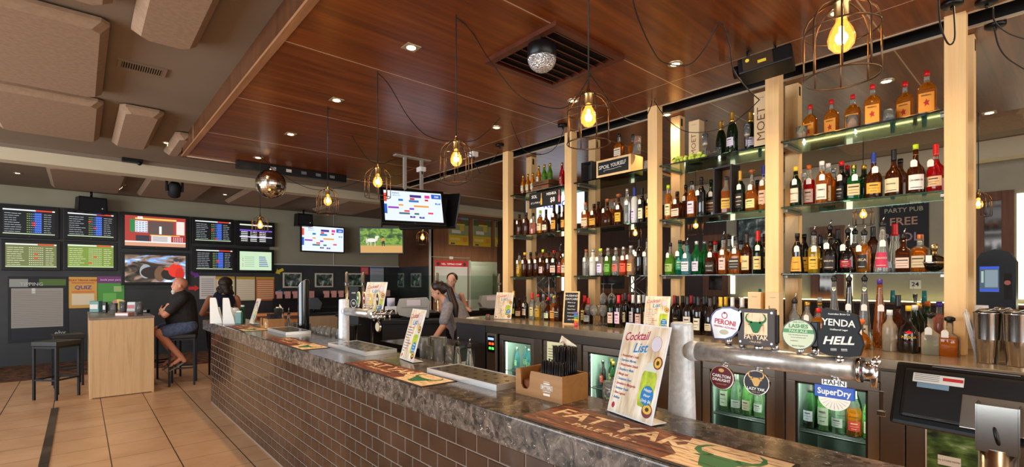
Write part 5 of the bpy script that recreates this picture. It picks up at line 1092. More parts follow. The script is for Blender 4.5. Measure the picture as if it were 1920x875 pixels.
menu_at(696, 2.05, CZ+.18, math.radians(-62), 'cocktail list card held up beside the far beer taps', .95)
# ================================================================ bar mats
matw = mat('yak_mat_print', (120, 60, 30), .55); t = NT(matw); co = t.coord()
n = t.n('ShaderNodeTexNoise', Scale=7.0, Detail=8.0, Roughness=.75, Distortion=.4)
mp = t.n('ShaderNodeMapping'); mp.inputs['Scale'].default_value = (6, 1, 1); t.l(co, mp.inputs[0]); t.l(mp.outputs[0], n.inputs['Vector'])
t.l(t.ramp(n.outputs[0], [(.36, (50, 18, 8)), (.5, (108, 44, 20)), (.62, (168, 88, 46)), (.72, (216, 150, 96))]), t.b.inputs['Base Color'])
matp = mat('yak_mat_pale', (232, 190, 142), .55); t = NT(matp); n = t.n('ShaderNodeTexNoise', Scale=20.0, Detail=5.0); t.l(t.coord((5, 1, 1)), n.inputs['Vector'])
t.l(t.ramp(n.outputs[0], [(.36, (206, 156, 104)), (.5, (244, 214, 172))]), t.b.inputs['Base Color'])
rub = mat('brown_rubber', (40, 30, 24), .6); gyak = mat('yak_green', (22, 110, 56), .6)
YAK = [(-.5, .42), (-.36, .30), (-.18, .22), (0, .26), (.18, .22), (.36, .30), (.5, .42), (.46, .62), (.36, .74), (.54, .66), (.62, .46), (.58, .28), (.42, .14), (.50, .06), (.34, .04), (.26, -.16), (.16, -.36), (0, -.42), (-.16, -.36), (-.26, -.16), (-.34, .04), (-.50, .06), (-.42, .14), (-.58, .28), (-.62, .46), (-.54, .66), (-.36, .74), (-.46, .62)]
def yak(mb, m, x, z, s, y=0, mx=None, sx=1):
    h1 = [(-.20, .16), (-.42, .14), (-.58, .28), (-.62, .46), (-.54, .66), (-.36, .76), (-.50, .58), (-.52, .42), (-.44, .30), (-.20, .26)]
    hd = [(-.26, .24), (.26, .24), (.36, .12), (.48, .06), (.34, .03), (.26, -.16), (.15, -.40), (0, -.44), (-.15, -.40), (-.26, -.16), (-.34, .03), (-.48, .06), (-.36, .12)]
    mb.prism([(x+a*s*sx, z+b*s) for a, b in hd], .0006, m, (mx or Matrix.Identity(4)) @ Matrix.Translation((0, y, 0)))
    for sg in (1, -1):
        n = len(h1)//2
        for i in range(n-0-1):
            q = [h1[i], h1[i+1], h1[len(h1)-2-i], h1[len(h1)-1-i]]
            mb.add([((x+sg*a*s*sx), y, z+b*s) for a, b in q], [(0, 1, 2, 3) if sg > 0 else (3, 2, 1, 0)], m, False, mx)
def barmat(x0, x1, y0, y1, label, proto=None):
    """long axis along y; text reads from the patron side"""
    if proto: 
        o = dup(proto, label, ((x0+x1)/2, (y0+y1)/2, CZ)); o.scale = ((x1-x0)/.268, (y1-y0)/.90, 1); return o
    o = thing('bar_mat', label, 'bar mat', ((x0+x1)/2, (y0+y1)/2, CZ), 0, 'printed bar mats'); a, b = .134, .45
    MB().box(-a, a, -b, b, .0003, .003, rub, .001).build('rubber_backing', o)
    MB().box(-a+.012, a-.008, -b+.01, b-.01, .003, .0036, matw).build('printed_face', o)
    # faces up: local x' = along -y (reading direction to the right), z' -> +x
    k = Matrix(((0, 0, 1, 0), (-1, 0, 0, 0), (0, -1, 0, .0037), (0, 0, 0, 1)))
    g = MB()
    g.prism([(.16, -.12), (.44, -.12), (.44, .12), (.13, .12), (.15, .05), (.12, 0), (.17, -.05)], .0002, matp, k); g.build('pale_planks', o)
    MB().text('FAT YAK', .135, matp, -.12, .035, 0, bold=.02, mx=k, sx=1.05).text('- PALE ALE -', .045, matp, -.12, -.052, 0, bold=.02, mx=k, sx=1.3).text('matilda bay', .014, matp, -.36, -.09, 0, mx=k).build('mat_lettering', o)
    for z in (-.075, 0, .068): pass
    g = MB(); k2 = k @ Matrix.Translation((0, -.0006, 0)); yak(g, gyak, .285, -.02, .17, 0, k2); g.build('yak_head', o)
    g = MB(); 
    for z in (-.07, .0, .068):
        for q in range(7): x = -.42+.125*q+random.uniform(0, .02); g.quad(x, x+.09, z-.0012, z+.0012, mat('plank_line', (48, 22, 12), .7), -.0008, k)
    g.build('plank_lines', o)
    return o
B0 = barmat(1.262, 1.53, .50, 1.40, 'nearest brown beer mat reading FAT YAK PALE ALE along the bar front')
barmat(1.255, 1.472, 2.10, 3.04, 'second printed beer mat, before the drip tray and standing menu', B0); barmat(1.255, 1.472, 3.83, 4.78, 'third printed beer mat, between the two smaller drip trays', B0); barmat(1.27, 1.54, 5.65, 6.55, 'farthest printed beer mat, under the far straw caddy', B0)
# drip trays
def drip(x0, x1, y0, y1, label, proto=None):
    if proto: o = dup(proto, label, ((x0+x1)/2, (y0+y1)/2, CZ)); o.scale = ((x1-x0)/.22, (y1-y0)/.62, 1); return o
    o = thing('drip_tray', label, 'drip tray', ((x0+x1)/2, (y0+y1)/2, CZ), 0, 'steel drip trays'); a, b = .11, .31
    TS = mat('polished_tray_steel', (214, 212, 208), .3, .6)
    MB().box(-a, a, -b, b, .0004, .004, TS).box(-a, -a+.003, -b, b, .004, .03, TS).box(a-.003, a, -b, b, .004, .03, TS).box(-a+.003, a-.003, -b, -b+.003, .004, .03, TS).box(-a+.003, a-.003, b-.003, b, .004, .03, TS).build('tray', o)
    MB().box(-a+.004, a-.004, -b+.004, b-.004, .024, .028, STEEL, .001).build('lid_plate', o); g = MB()
    for i in range(3):
        for j in range(7): g.lathe([(.010, .0282), (.010, .0292), (.006, .0288), (.0005, .0283)], mat('drain_hole', (120, 90, 50), .15, 1), 12, Matrix.Translation((-.065+i*.065, -.26+j*.087, 0)))
    g.build('drain_rings', o); return o
D0 = drip(1.478, 1.70, 1.78, 2.42, 'nearest steel drip tray left of the near straw caddy')
drip(1.49, 1.735, 3.24, 3.92, 'middle steel drip tray in front of the far beer font', D0); drip(1.49, 1.73, 5.0, 5.62, 'farthest steel drip tray beside the far straw caddy', D0)
# small bottle in tray end etc
# straw caddies
cdm = wood('varnished_caddy_wood', (140, 94, 48), (166, 116, 62), None, 6, 'X', .4, .2)
def caddy(loc, rz, label):
    o = thing('straw_caddy', label, 'caddy', loc, rz, 'wooden straw and napkin caddies'); L, Wd, h_ = .295, .17, .115   # x = length, front side facing -y
    g = MB(); th_ = .008
    poly = [(-L/2, 0), (L/2, 0), (L/2, h_), (-.045, h_), (-.052, h_-.02), (-.055, .045), (-.07, .03), (-.095, .03), (-.11, .045), (-.113, h_-.02), (-.118, h_), (-L/2, h_)]
    g.prism(poly, th_, cdm, Matrix.Translation((0, -Wd/2, 0)))
    g.box(-L/2, L/2, Wd/2-th_, Wd/2, 0, h_, cdm, .002).box(-L/2, -L/2+th_, -Wd/2+th_, Wd/2-th_, 0, h_, cdm).box(L/2-th_, L/2, -Wd/2+th_, Wd/2-th_, 0, h_, cdm).box(-L/2+th_, L/2-th_, -Wd/2+th_, Wd/2-th_, 0, th_, cdm)
    g.build('box', o); MB().box(-.03, -.024, -Wd/2+th_, Wd/2-th_, th_, h_-.006, cdm).build('divider', o)
    g = MB(); wh = mat('stamp_white', (232, 226, 212), .7); y = -Wd/2-.0006; x = .055
    g.text('BITTERS', .017, wh, x, .055, y, bold=.03).text('COMPANY', .010, wh, x, .038, y, bold=.02).text('ESTABLISHED', .006, wh, x, .080, y, bold=.02)
    g.quad(x-.034, x+.034, .0455, .047, wh, y); g.quad(x-.034, x+.034, .064, .0655, wh, y); g.quad(x-.020, x+.020, .020, .029, wh, y); g.disc(x, .072, .022, .003, wh, y, 12)
    g.add([(x-.036, y, .045), (x-.034, y, .045), (x-.034, y, .066), (x-.036, y, .066)], [(0, 1, 2, 3)], wh); g.add([(x+.034, y, .045), (x+.036, y, .045), (x+.036, y, .066), (x+.034, y, .066)], [(0, 1, 2, 3)], wh); g.build('stamped_logo', o)
    return o
def fill_caddy(loc, rz, which):
    T = Matrix.Translation(loc) @ Matrix.Rotation(rz, 4, 'Z'); Wd, th_ = .17, .008
    def put(mb, name, label, cat, group=None): o = mb.build(name); o.matrix_world = T; return tag(o, label, cat, group)
    sm = mat('black_straw', (24, 24, 28), .35); r = random.Random(5)
    put(MB().box(-.125, -.04, -Wd/2+.02, Wd/2-.02, th_, .062, mat('kraft_napkins', (120, 64, 36), .9)), 'napkin_stack', f'stack of brown napkins in the {which} wooden caddy', 'napkins')
    for i in range(9):
        for j in range(5):
            x, yy = -.005+i*.0135, -.055+j*.012; hh = .165+r.uniform(-.004, .004)
            put(MB().cyl((x, yy, .009), (x+r.uniform(-.004, .004), yy, hh), .0035, .0035, sm, 6), 'drinking_straw', f'short black straw in the front row bunch of the {which} wooden caddy', 'straw', f'short straws in the {which} caddy')
    for i in range(8):
        for j in range(5):
            x, yy = .0+i*.0135, .018+j*.012; hh = .225+r.uniform(-.003, .003)
            put(MB().cyl((x, yy, .009), (x+r.uniform(-.008, .008), yy, hh), .0035, .0035, sm, 6), 'drinking_straw', f'tall black straw in the rear bunch of the {which} wooden caddy', 'straw', f'tall straws in the {which} caddy')
    g = MB().box(-.085, -.015, -.002, .002, .0, .225, mat('drinks_card', (206, 198, 150), .6)); T0_ = T
    T = T0_ @ Matrix.Translation((-.028, .06, .0095)); g = MB().box(-.055, .05, -.002, .002, .0, .225, mat('drinks_card', (206, 198, 150), .6)).text('WINE LIST', .010, mat('label_ink', (60, 50, 40), .6), 0, .208, -.0025)
    for k in range(13): g.quad(-.047, -.047+r.uniform(.04, .09), .19-k*.0125, .193-k*.0125, mat('label_ink', (60, 50, 40), .6), -.0025)
    put(g, 'drinks_card', f'yellowed drinks list standing in the {which} wooden caddy', 'card')
    T = T0_ @ Matrix.Translation((.01, .072, .17)) @ Matrix.Rotation(math.radians(24), 4, 'Y')
    put(MB().box(-.05, .05, 0, .002, 0, .085, parch).text('Cocktail', .026, cread, 0, .055, -.0005, shear=.3, bold=.015), 'spare_menu', f'tilted cocktail leaflet sticking out of the {which} wooden caddy', 'leaflet')
caddy((1.615, 1.562, CZ), -math.pi/2, 'near wooden caddy of black straws on the front bar')
c2 = dup([x for x in S.collection.objects if x.get('category') == 'caddy'][0], 'far wooden caddy of black straws by the farthest drip tray', (1.60, 5.83, CZ))
fill_caddy((1.615, 1.562, CZ), -math.pi/2, 'near'); fill_caddy((1.60, 5.83, CZ), -math.pi/2, 'far')
# POS pourer bottles on staff side
for px, cc_, lb_ in ((858, 'rd', 'clear sauce bottle with pink label and pour spout, left of the pair'), (880, 'lm', 'clear sauce bottle with lime label and pour spout, right of the pair')):
    X = 2.005; z_ = .842
    make_bottle(('rocket', 'cl', 'Pk', {'rd': (226, 90, 150), 'lm': (200, 214, 60)}[cc_], None, 0, .26, None), (X, yx(px, X), z_), lb_, 'pour bottles behind the front bar')
for k, px in enumerate((530, 541)): make_bottle(('rocket', 'cl', 'Pk', ((226, 90, 150), (200, 214, 60))[k], None, 0, .22, None), (1.80, yx(px, 1.80), .96), ['far clear pour bottle with pink label by the black font', 'far clear pour bottle with lime label by the black font'][k], 'pour bottles behind the front bar')
ubs = thing('bottle_shelf', 'low shelf behind the far end of the front bar holding glasses', 'shelf', (1.75, 4.62, .94)); MB().box(0, .28, 0, .72, 0, .018, STEEL, .002).box(0, .28, .94, 1.75, 0, .018, STEEL, .002).build('shelf_board', ubs); MB().box(0, .28, .02, .04, -.94, 0, STEEL).box(0, .28, .68, .70, -.94, 0, STEEL).box(0, .28, .96, .98, -.94, 0, STEEL).box(0, .28, 1.7, 1.72, -.94, 0, STEEL).build('support', ubs)
for k in range(5): dup(T0, f'greenish tumbler by the black font, {ORD[k]} from left', (1.86 if k % 2 else 1.94, 6.10-.095*k, .959), group='tumblers by the black font').scale = (.95, .95, 1.3)
for k in range(9): dup(T0, f'upturned tumbler on the staff shelf near the far font, {ORD[k]} from left', (1.82 if k % 2 else 1.90, 5.22-.062*k, .959), group='tumblers near the far font').scale = (.85, .85, 1.5)
# glasses behind the near menu (racked)
k = 0
for iy in range(3):
    for ix in range(2):
        k += 1
        dup(T0, f'upturned tumbler in the rack behind the bar beside the near caddy, {ORD[k-1]}', (1.80+.085*ix, 1.37-.082*iy+ix*.02, 1.1), rot=(math.pi, 0, 0), group='tumblers beside the near caddy').scale = (1, 1, 1.35)
k = 0
for iy in range(3):
    for ix in range(2):
        k += 1
        dup(T0, f'clear stacked tumbler behind the standing menu in the middle, {ORD[k-1]}', (1.81+.085*ix, 2.98-.085*iy, .983), group='tumblers behind the middle menu').scale = (1, 1, 2.1 if k % 3 else 1.5)
for y0_, y1_, l_ in ((1.11, 1.42, 'wire glass rack behind the bar beside the near caddy'), (2.80, 3.04, 'wire glass rack behind the bar by the middle menu')):
    rk = thing('glass_rack', l_, 'rack', (1.755, y0_, .841), 0, 'racks for clean glasses'); w_ = y1_-y0_
    MB().box(0, .20, 0, w_, .13, .141, rackm).build('top_grid', rk); MB().box(0, .01, 0, w_, 0, .13, rackm).box(.19, .20, 0, w_, 0, .13, rackm).build('side_frame', rk)
gl2 = mat('green_glass', (110, 200, 150), .05, trans=.8)
for k in range(4):
    o = thing('green_tumbler', f'green glass cup behind the middle menu, {ORD[k]} from left', 'glass', (1.80, 2.60-.085*k, .8415), 0, 'green cups'); MB().lathe([(.030, 0), (.036, .075), (.034, .075), (.028, .006), (.001, .006)], gl2, 18).build('glass_wall', o)
    MB().lathe([(.037, .055), (.037, .06)], mat('gold_rim', (200, 190, 110), .3, .6), 18, cap=False).build('rim_band', o)
# ================================================================ beer fonts
frost = speck('frosted_steel', (204, 210, 216), (222, 226, 230), 50, .35, .12, bump=.05); frost2 = speck('condensation_steel', (176, 170, 162), (206, 204, 202), 40, .3, .7, bump=.12, lo=.35, hi=.65)
def disc_badge(mb, r, m, h, mx): return mb.prism([(r*math.cos(2*math.pi*i/32), r*math.sin(2*math.pi*i/32)) for i in range(32)], h, m, mx)
def font(loc, L, label, rb=.058):
    """column at the origin, arm running towards -y"""
    o = thing('beer_font', label, 'beer font', loc)
    zt = 1.385-loc[2]; za = 1.275-loc[2]
    MB().lathe([(rb, 0), (rb*.96, .1), (rb*.75, zt-.012), (rb*.72, zt-.004), (rb*.6, zt)], frost, 32).build('column', o)
    MB().cyl((0, -rb*.3, za), (0, -L, za), .036, .036, frost2, 28).cyl((0, -L, za), (0, -L-.012, za), .040, .040, CHROME, 24).cyl((0, -rb*.5, za), (0, -rb*1.2, za), .043, .038, frost, 24).build('arm', o)
    return o, za
F1, za = font((1.83, 1.035, .84), .60, 'near frosted steel beer font with a long horizontal arm')
AX, AZ = 1.83, .84+za
NAVY = mat('navy_edge', (30, 36, 90), .3); 
def badge_root(label, px, X, z, rz=-math.pi/2-.0, nm='beer_badge'):
    return thing(nm, label, 'beer badge', (X, yx(px, X), z), rz, 'tap badges on the near font')
def tapneck(o, z0, z1, y=.024): MB().cyl((0, y, z0), (0, y, z1), .010, .014, CHROME, 12).ball((0, y, z0), .016, CHROME, 12, 7).build('chrome_neck', o)
def lever(px, label, h_=.10):
    o = badge_root(label, px, AX, AZ+.036, nm='tap_lever'); o['category'] = 'tap'; o['group'] = 'black tap levers'
    MB().cyl((0, 0, 0), (0, 0, .022), .013, .011, CHROME, 14).build('collar', o); MB().box(-.012, .012, -.012, .012, .022, .022+h_, BLACK, .004).build('handle', o)
# PERONI teardrop
o = badge_root('white leaf shaped PERONI tap badge with navy edge', 1361, AX-.02, AZ+.04)
def leaf(s): return [(x*s, z*s) for x, z in ((.5, .42), (.52, .1), (.42, -.2), (.22, -.42), (-.02, -.52), (-.40, -.54), (-.46, -.3), (-.52, 0), (-.48, .25), (-.34, .42), (-.12, .52), (.18, .54))]
k = Matrix.Translation((0, 0, .078))
MB().prism(leaf(.118), .016, NAVY, k).build('badge_body', o); MB().prism(leaf(.106), .002, mat('gloss_white', (236, 236, 236), .15), k @ Matrix.Translation((0, -.002, 0))).build('badge_face', o)
pr_m = mat('peroni_red', (186, 24, 40), .4)
MB().text('PERONI', .026, pr_m, -.002, .082, -.003, bold=.03, rot=-.12, sx=.9).text('NASTRO AZZURRO', .0095, pr_m, -.002, .064, -.003, bold=.02, rot=-.12).build('badge_lettering', o)
MB().disc(-.004, .108, .012, .013, pr_m, -.0025).disc(-.004, .108, .008, .009, mat('gloss_white', (236, 236, 236), .15), -.0028).disc(-.004, .118, .004, .005, mat('crest_dark', (40, 40, 60), .4), -.003, 8).disc(-.006, .046, .018, .010, mat('crest_gold', (190, 184, 150), .4), -.0026, 9).build('crest', o); tapneck(o, -.01, .03)
# FAT YAK square
o = badge_root('square brown FAT YAK tap badge with green yak head', 1417, AX-.02, AZ+.045)
bk = wood('dark_badge_wood', (48, 38, 34), (66, 54, 46), None, 20, 'Z', .5)
MB().box(-.064, .064, 0, .022, 0, .132, bk, .002).build('badge_body', o); MB().quad(-.040, .040, .040, .118, matp, -.0008).build('badge_face', o)
g = MB(); yak(g, gyak, 0, .072, .060, -.0016, sx=1.0); g.build('yak_head', o)
MB().text('FAT YAK', .022, matp, 0, .030, -.001, bold=.03, sx=.95).text('- PALE ALE -', .0085, matp, 0, .014, -.001, bold=.02).build('badge_lettering', o)
for a, b in ((-.054, .012), (.054, .012), (-.054, .12), (.054, .12)): MB().disc(a, b, .0035, .0035, CHROME, -.002, 10, h=.002).build('screw', o)
tapneck(o, -.008, .004); lever(1392, 'black tap lever left of the yak badge', .08); lever(1453, 'black tap lever right of the yak badge'); lever(1529, 'black tap lever right of the green round badge', .085)
def round_badge(label, px, z, r, edge, face, X=AX-.02):
    o = badge_root(label, px, X, z); k = Matrix.Translation((0, 0, 0))
    disc_badge(MB(), r, edge, .014, k).build('badge_body', o); disc_badge(MB(), r*.93, face, .002, k @ Matrix.Translation((0, -.002, 0))).build('badge_face', o); return o
lg = mat('lashes_cream', (206, 214, 176), .4); lgn = mat('lashes_green', (60, 140, 70), .4); ink = mat('badge_ink', (30, 40, 36), .5)
o = round_badge('round pale green LASHES PALE ALE tap badge', 1497, AZ+.115, .063, mat('dark_green_edge', (30, 50, 34), .3), lg)
MB().add([(-.0575, -.003, .006), (.0575, -.003, .006), (.055, -.003, .022), (-.055, -.003, .022)], [(0, 1, 2, 3)], lgn).text('PALE ALE', .014, lg, 0, .014, -.0035, bold=.02, sx=1.2).text('LASHES', .022, lgn, 0, .034, -.003, bold=.03).text('ONE FIFTY', .009, lgn, 0, .050, -.003).text('lively refreshing hop driven ale', .0058, ink, 0, -.002, -.003).text('brewed with finest malt', .0058, ink, 0, -.012, -.003).text('small batch', .0065, ink, -.015, -.026, -.003).text('James Squire', .009, ink, 0, -.046, -.003).build('badge_lettering', o)
tapneck(o, -.085, -.055)
o = badge_root('large black YENDA HELL tap badge of crumpled shape', 1573, AX-.03, AZ+.052)
rb_ = [(-.062, -.005), (-.03, -.016), (.03, -.015), (.062, -.008), (.072, .03), (.066, .06), (.056, .072), (.064, .09), (.054, .134), (.03, .142), (-.02, .150), (-.044, .158), (-.052, .150), (-.054, .085), (-.066, .065), (-.066, .03)]
rp = mat('crumpled_black', (8, 8, 9), .45, spec=.25); MB().prism(rb_, .024, rp).build('badge_body', o)
MB().text('YENDA', .034, WI, -.002, .104, -.001, bold=.02, sx=.92, rot=-.04).text('HELL', .040, WI, -.004, .040, -.001, bold=.03, shear=.3, sx=1.1, rot=.06).text('Australian Brew Co', .0085, WI, 0, .136, -.001, bold=.02).text('Unfiltered Lager', .0085, WI, 0, .080, -.001, bold=.02).text('!!!!!!    !!!!!!', .012, WI, 0, .008, -.001, bold=.02, rot=.06).build('badge_lettering', o); tapneck(o, -.03, -.008, .012)
cr_ = mat('carlton_red', (96, 6, 18), .45, spec=.3); gd_ = mat('crest_gold_dark', (210, 160, 80), .4)
o = round_badge('round dark red CARLTON DRAUGHT badge below the arm', 1353, AZ-.098, .049, CHROME, cr_)
MB().text('CARLTON', .0165, WI, 0, .006, -.003, bold=.03, rot=-.05).text('DRAUGHT', .0155, WI, 0, -.010, -.003, bold=.03, rot=-.05).text('brewery fresh', .0075, gd_, 0, -.026, -.003).disc(.0, .03, .012, .008, gd_, -.003, 8).build('badge_lettering', o); tapneck(o, .045, .068)
o = round_badge('round black LAZY YAK badge with gold horns below the arm', 1418, AZ-.098, .048, CHROME, mat('aubergine_face', (20, 10, 22), .5))
g = MB(); yak(g, gd_, 0, .008, .05, -.003); g.build('yak_head', o); MB().text("LAZY YAK", .0145, WI, 0, -.024, -.0045, bold=.03).text('PALE ALE', .007, gd_, 0, -.036, -.003).build('badge_lettering', o); tapneck(o, .044, .068)
o = badge_root('blue and silver HAHN SuperDry badge under the arm end', 1564, AX-.03, AZ-.105)
MB().prism([(.052*math.cos(a), .0+.048*math.sin(a)) for a in [math.pi+i*math.pi/16 for i in range(17)]], .012, mat('silver_shell', (196, 184, 166), .35, .6), Matrix.Translation((0, 0, .012))).build('shell_base', o)
MB().box(-.064, .064, -.004, .012, .010, .055, mat('hahn_blue', (20, 76, 170), .35), .002).build('blue_band', o); MB().box(-.040, .040, -.003, .010, .056, .077, mat('silver_plate', (206, 200, 190), .3, .6), .001).build('name_plate', o)
MB().text('SuperDry', .031, WI, 0, .032, -.0045, bold=.03, sx=.88).text('HAHN', .024, ink, 0, .0665, -.0035, bold=.02, sx=1.05).build('badge_lettering', o)
g = MB()
for a in range(9): an = math.pi*(1.1+.1*a); g.add([(.008*math.cos(an), -.001, .012+.008*math.sin(an)), (.046*math.cos(an), -.001, .012+.043*math.sin(an)), (.046*math.cos(an+.03), -.001, .012+.043*math.sin(an+.03))], [(0, 1, 2)], mat('ray_ink', (120, 110, 96), .5))
g.build('ray_lines', o); tapneck(o, .075, .09)
# tap spouts on the arm end
o = thing('beer_tap', 'chrome beer tap at the end of the near font arm', 'tap', (AX, .435-.016, AZ)); MB().cyl((0, -.002, 0), (0, -.03, 0), .03, .024, CHROME, 20).cyl((.0, -.025, .02), (.0, -.025, -.05), .012, .010, CHROME, 14).cyl((0, -.02, 0), (.03, -.03, .04), .010, .008, CHROME, 12).ball((0, -.03, .03), .014, CHROME).build('tap_body', o)
# far font
F2, za2 = font((1.86, 4.5, .0), .56, 'far pale steel beer font with a short arm', .062)
bdg = [(655, (70, 120, 50), 'green'), (667, (120, 30, 36), 'dark red'), (678, (226, 176, 40), 'yellow'), (688, (60, 40, 30), 'brown')]
for k, (px, c_, nm_) in enumerate(bdg):
    o = thing('beer_badge', f'small oval {nm_} tap badge on the far font', 'beer badge', (1.90, 4.28-.13*k, 1.275+.036), RZ, 'tap badges on the far font')
    MB().prism([(.028*math.cos(2*math.pi*i/20), .085+.062*math.sin(2*math.pi*i/20)) for i in range(20)], .012, mat('cream_edge', (226, 216, 180), .4)).build('badge_body', o)
    MB().prism([(.022*math.cos(2*math.pi*i/20), .085+.052*math.sin(2*math.pi*i/20)) for i in range(20)], .001, flat(c_, .4), Matrix.Translation((0, -.002, 0))).disc(0, .09, .012, .014, WI, -.003, 10).build('badge_face', o)
    MB().cyl((0, .006, 0), (0, .006, .03), .008, .008, CHROME, 10).build('chrome_neck', o)
o = thing('beer_tap', 'cluster of chrome taps on the end of the far font', 'tap', (1.86, 3.92, 1.275))
for k in range(4): MB().cyl((.02+.05*k, 0, 0), (.02+.05*k, 0, -.06), .008, .007, CHROME, 10).cyl((.02+.05*k, 0, 0), (.05+.05*k, 0, .03), .01, .006, CHROME, 10).ball((.02+.05*k, 0, 0), .016, CHROME, 12, 7).build('tap_body', o)
MB().cyl((0, 0, 0), (.22, 0, 0), .012, .012, CHROME, 12).build('manifold', o)
o = thing('hanging_badge', 'pale round badge hanging below the far font arm', 'beer badge', (1.92, 3.93, 1.16), RZ); disc_badge(MB(), .045, CHROME, .012, Matrix.Identity(4)).build('badge_body', o); disc_badge(MB(), .038, mat('pale_face', (200, 184, 150), .4), .001, Matrix.Translation((0, -.002, 0))).build('badge_face', o); MB().cyl((0, .006, .04), (0, .006, .11), .006, .006, CHROME, 8).build('chrome_neck', o)
# black cider tower with chain
o = thing('black_beer_tower', 'glossy black slanted cylinder font with a chain at the far end of the bar', 'beer font', (1.86, yx(569, 1.86), 0))
pb_ = mat('gloss_black', (10, 10, 12), .08, coat=.6)
vs = []; n = 28; zt = 1.50
for i in range(n): a = 2*math.pi*i/n; vs.append((.06*math.cos(a), .06*math.sin(a), .9))
for i in range(n): a = 2*math.pi*i/n; vs.append((.06*math.cos(a), .06*math.sin(a), zt-.07*math.sin(a)+.02*math.cos(a)))
MB().add(vs, [(i, (i+1) % n, n+(i+1) % n, n+i) for i in range(n)], pb_, True).add(vs[n:], [tuple(range(n))], pb_).lathe([(.06, 0), (.06, .9)], pb_, 28).build('tower', o)
MB().tube([vs[n+i] for i in range(n)], .003, CHROME, 6, True).build('chrome_rim', o)
g = MB()
for k in range(14): g.tube([(-.02-.0*k+.006*math.cos(q)*(1 if k % 2 else .2), .068+.006*math.cos(q)*(0 if k % 2 else 1), zt-.10-k*.022+.013*math.sin(q)) for q in [2*math.pi*j/10 for j in range(10)]], .0022, CHROME, 5, True)
g.build('chain', o)
# two white curved display stands on the far counter
wst = mat('white_acrylic', (226, 222, 212), .3)
for k, (px, yy) in enumerate(((405, 6.98), (429, 6.80))):
    o = thing('display_stand', ['white curved card stand at the far bar end, left one', 'white curved card stand at the far bar end, right one'][k], 'card stand', (at(px, Y=yy).x, yy, CZ+.0005), math.radians(-36), 'white card stands')
    pr2 = [(-.075, 0), (.075, 0), (.07, .05), (.045, .15), (.03, .30), (.02, .325), (-.045, .325), (-.05, .30)]
    MB().prism([(a*.95, b) for a, b in pr2[:1]+pr2[1:]], .012, wst, Matrix.Rotation(math.radians(10), 4, 'X')).build('front_panel', o)
    MB().prism([(-.05, 0), (.06, 0), (.015, .2), (-.01, .2)], .010, wst, Matrix.Translation((0, .055, 0))).disc(0, .085, .013, .013, mat('grey_hole', (150, 146, 140), .5), .0545).build('rear_leg', o)
# condiments at the far end
def pack(px, yy, w, h_, d, m1, label, z=CZ+.0005, nm='napkin_holder', rz=-.6):
    o = thing(nm, label, nm.replace('_', ' '), (at(px, Y=yy).x, yy, z), rz, 'bits at the far bar end'); MB().box(-w/2, w/2, -d/2, d/2, 0, h_, m1, .004).build('body', o); MB().box(-w/2+.008, w/2-.008, -d/2+.01, d/2-.01, h_, h_+.02, PAPER).build('contents', o); return o
pack(440, 6.9, .09, .17, .06, WHITE, 'white printed leaflet holder behind the curved stands'); pack(448, 6.75, .07, .14, .05, mat('aqua_holder', (90, 150, 140), .3, trans=.4), 'clear aqua leaflet holder behind the far menu'); pack(455, 6.95, .05, .20, .05, mat('dark_green_holder', (20, 70, 50), .4), 'dark green menu holder behind the far menu')
o = thing('side_table', 'dark side table under the orange wooden box beyond the bar', 'table', (2.3, 7.9, 0), -.3); MB().box(-.4, .4, -.2, .2, .81, .848, MATTE, .003).build('tabletop', o)
for a_ in (-.37, .37):
    for b_ in (-.17, .17): MB().box(a_-.02, a_+.02, b_-.02, b_+.02, 0, .81, MATTE).build('leg', o)
o = thing('orange_crate', 'orange wooden box behind the far straw caddy', 'crate', (2.3, 7.9, .85), -.3); ow = wood('orange_wood', (170, 96, 44), (196, 120, 60), None, 6, 'X', .5)
MB().box(-.35, .35, -.15, .15, 0, .22, ow, .004).build('box', o); MB().box(-.33, .33, -.16, -.15, .14, .19, mat('dark_slot_wood', (70, 36, 16), .6)).build('slot', o)
# ================================================================ till monitor on the near right
o = thing('till_screen', 'back of a black touch screen till on a steel stand, bottom right', 'till', (2.42, .36, .0), 0)
pc = at(1812, 764, X=2.30)
kk = Matrix.Translation((pc.x-2.42+.12, pc.y-.36, pc.z)) @ Matrix.Rotation(math.radians(-90-6), 4, 'Z') @ Matrix.Rotation(math.radians(-22), 4, 'X')
dkg = mat('charcoal_plastic', (18, 17, 18), .42, spec=.35)
MB().box(-.235, .235, 0, .03, -.125, .125, BLACK, .014, kk).build('housing', o); MB().box(-.20, .21, -.018, 0, -.095, .10, dkg, .012, kk).build('rear_cover', o)
MB().quad(-.17, -.02, .045, .08, WHITE, -.0186, kk).quad(-.08, -.022, .060, .072, flat((200, 40, 40)), -.019, kk).quad(-.155, -.06, .025, .044, flat((120, 150, 170)), -.0188, kk).build('sticker', o)
g = MB()
for q in range(4): g.quad(-.165, -.09, .074-q*.007, .076-q*.007, flat((110, 110, 110)), -.019, kk)
g.build('sticker_lines', o)
MB().box(-.02, .20, -.026, -.018, -.10, .02, STEEL, .002, kk).build('mounting_plate', o)
MB().quad(-.15, .12, -.088, -.085, CHROME, -.0185, kk).quad(-.12, .12, .114, .117, mat('silver_strip', (170, 170, 180), .3, .7), -.001, kk).build('trim_strip', o)
bz = kk @ Vector((.08, -.03, -.06))
MB().box(bz.x-.045, bz.x-.040, bz.y-.05, bz.y+.05, bz.z-.10, bz.z+.06, STEEL, .001).box(bz.x-.045, bz.x+.03, bz.y-.054, bz.y-.05, bz.z-.1, bz.z+.06, STEEL).box(bz.x-.045, bz.x+.03, bz.y+.05, bz.y+.054, bz.z-.1, bz.z+.06, STEEL).cyl((bz.x, bz.y, bz.z-.09), (bz.x, bz.y, 0), .05, .05, STEEL, 28).build('stand', o)
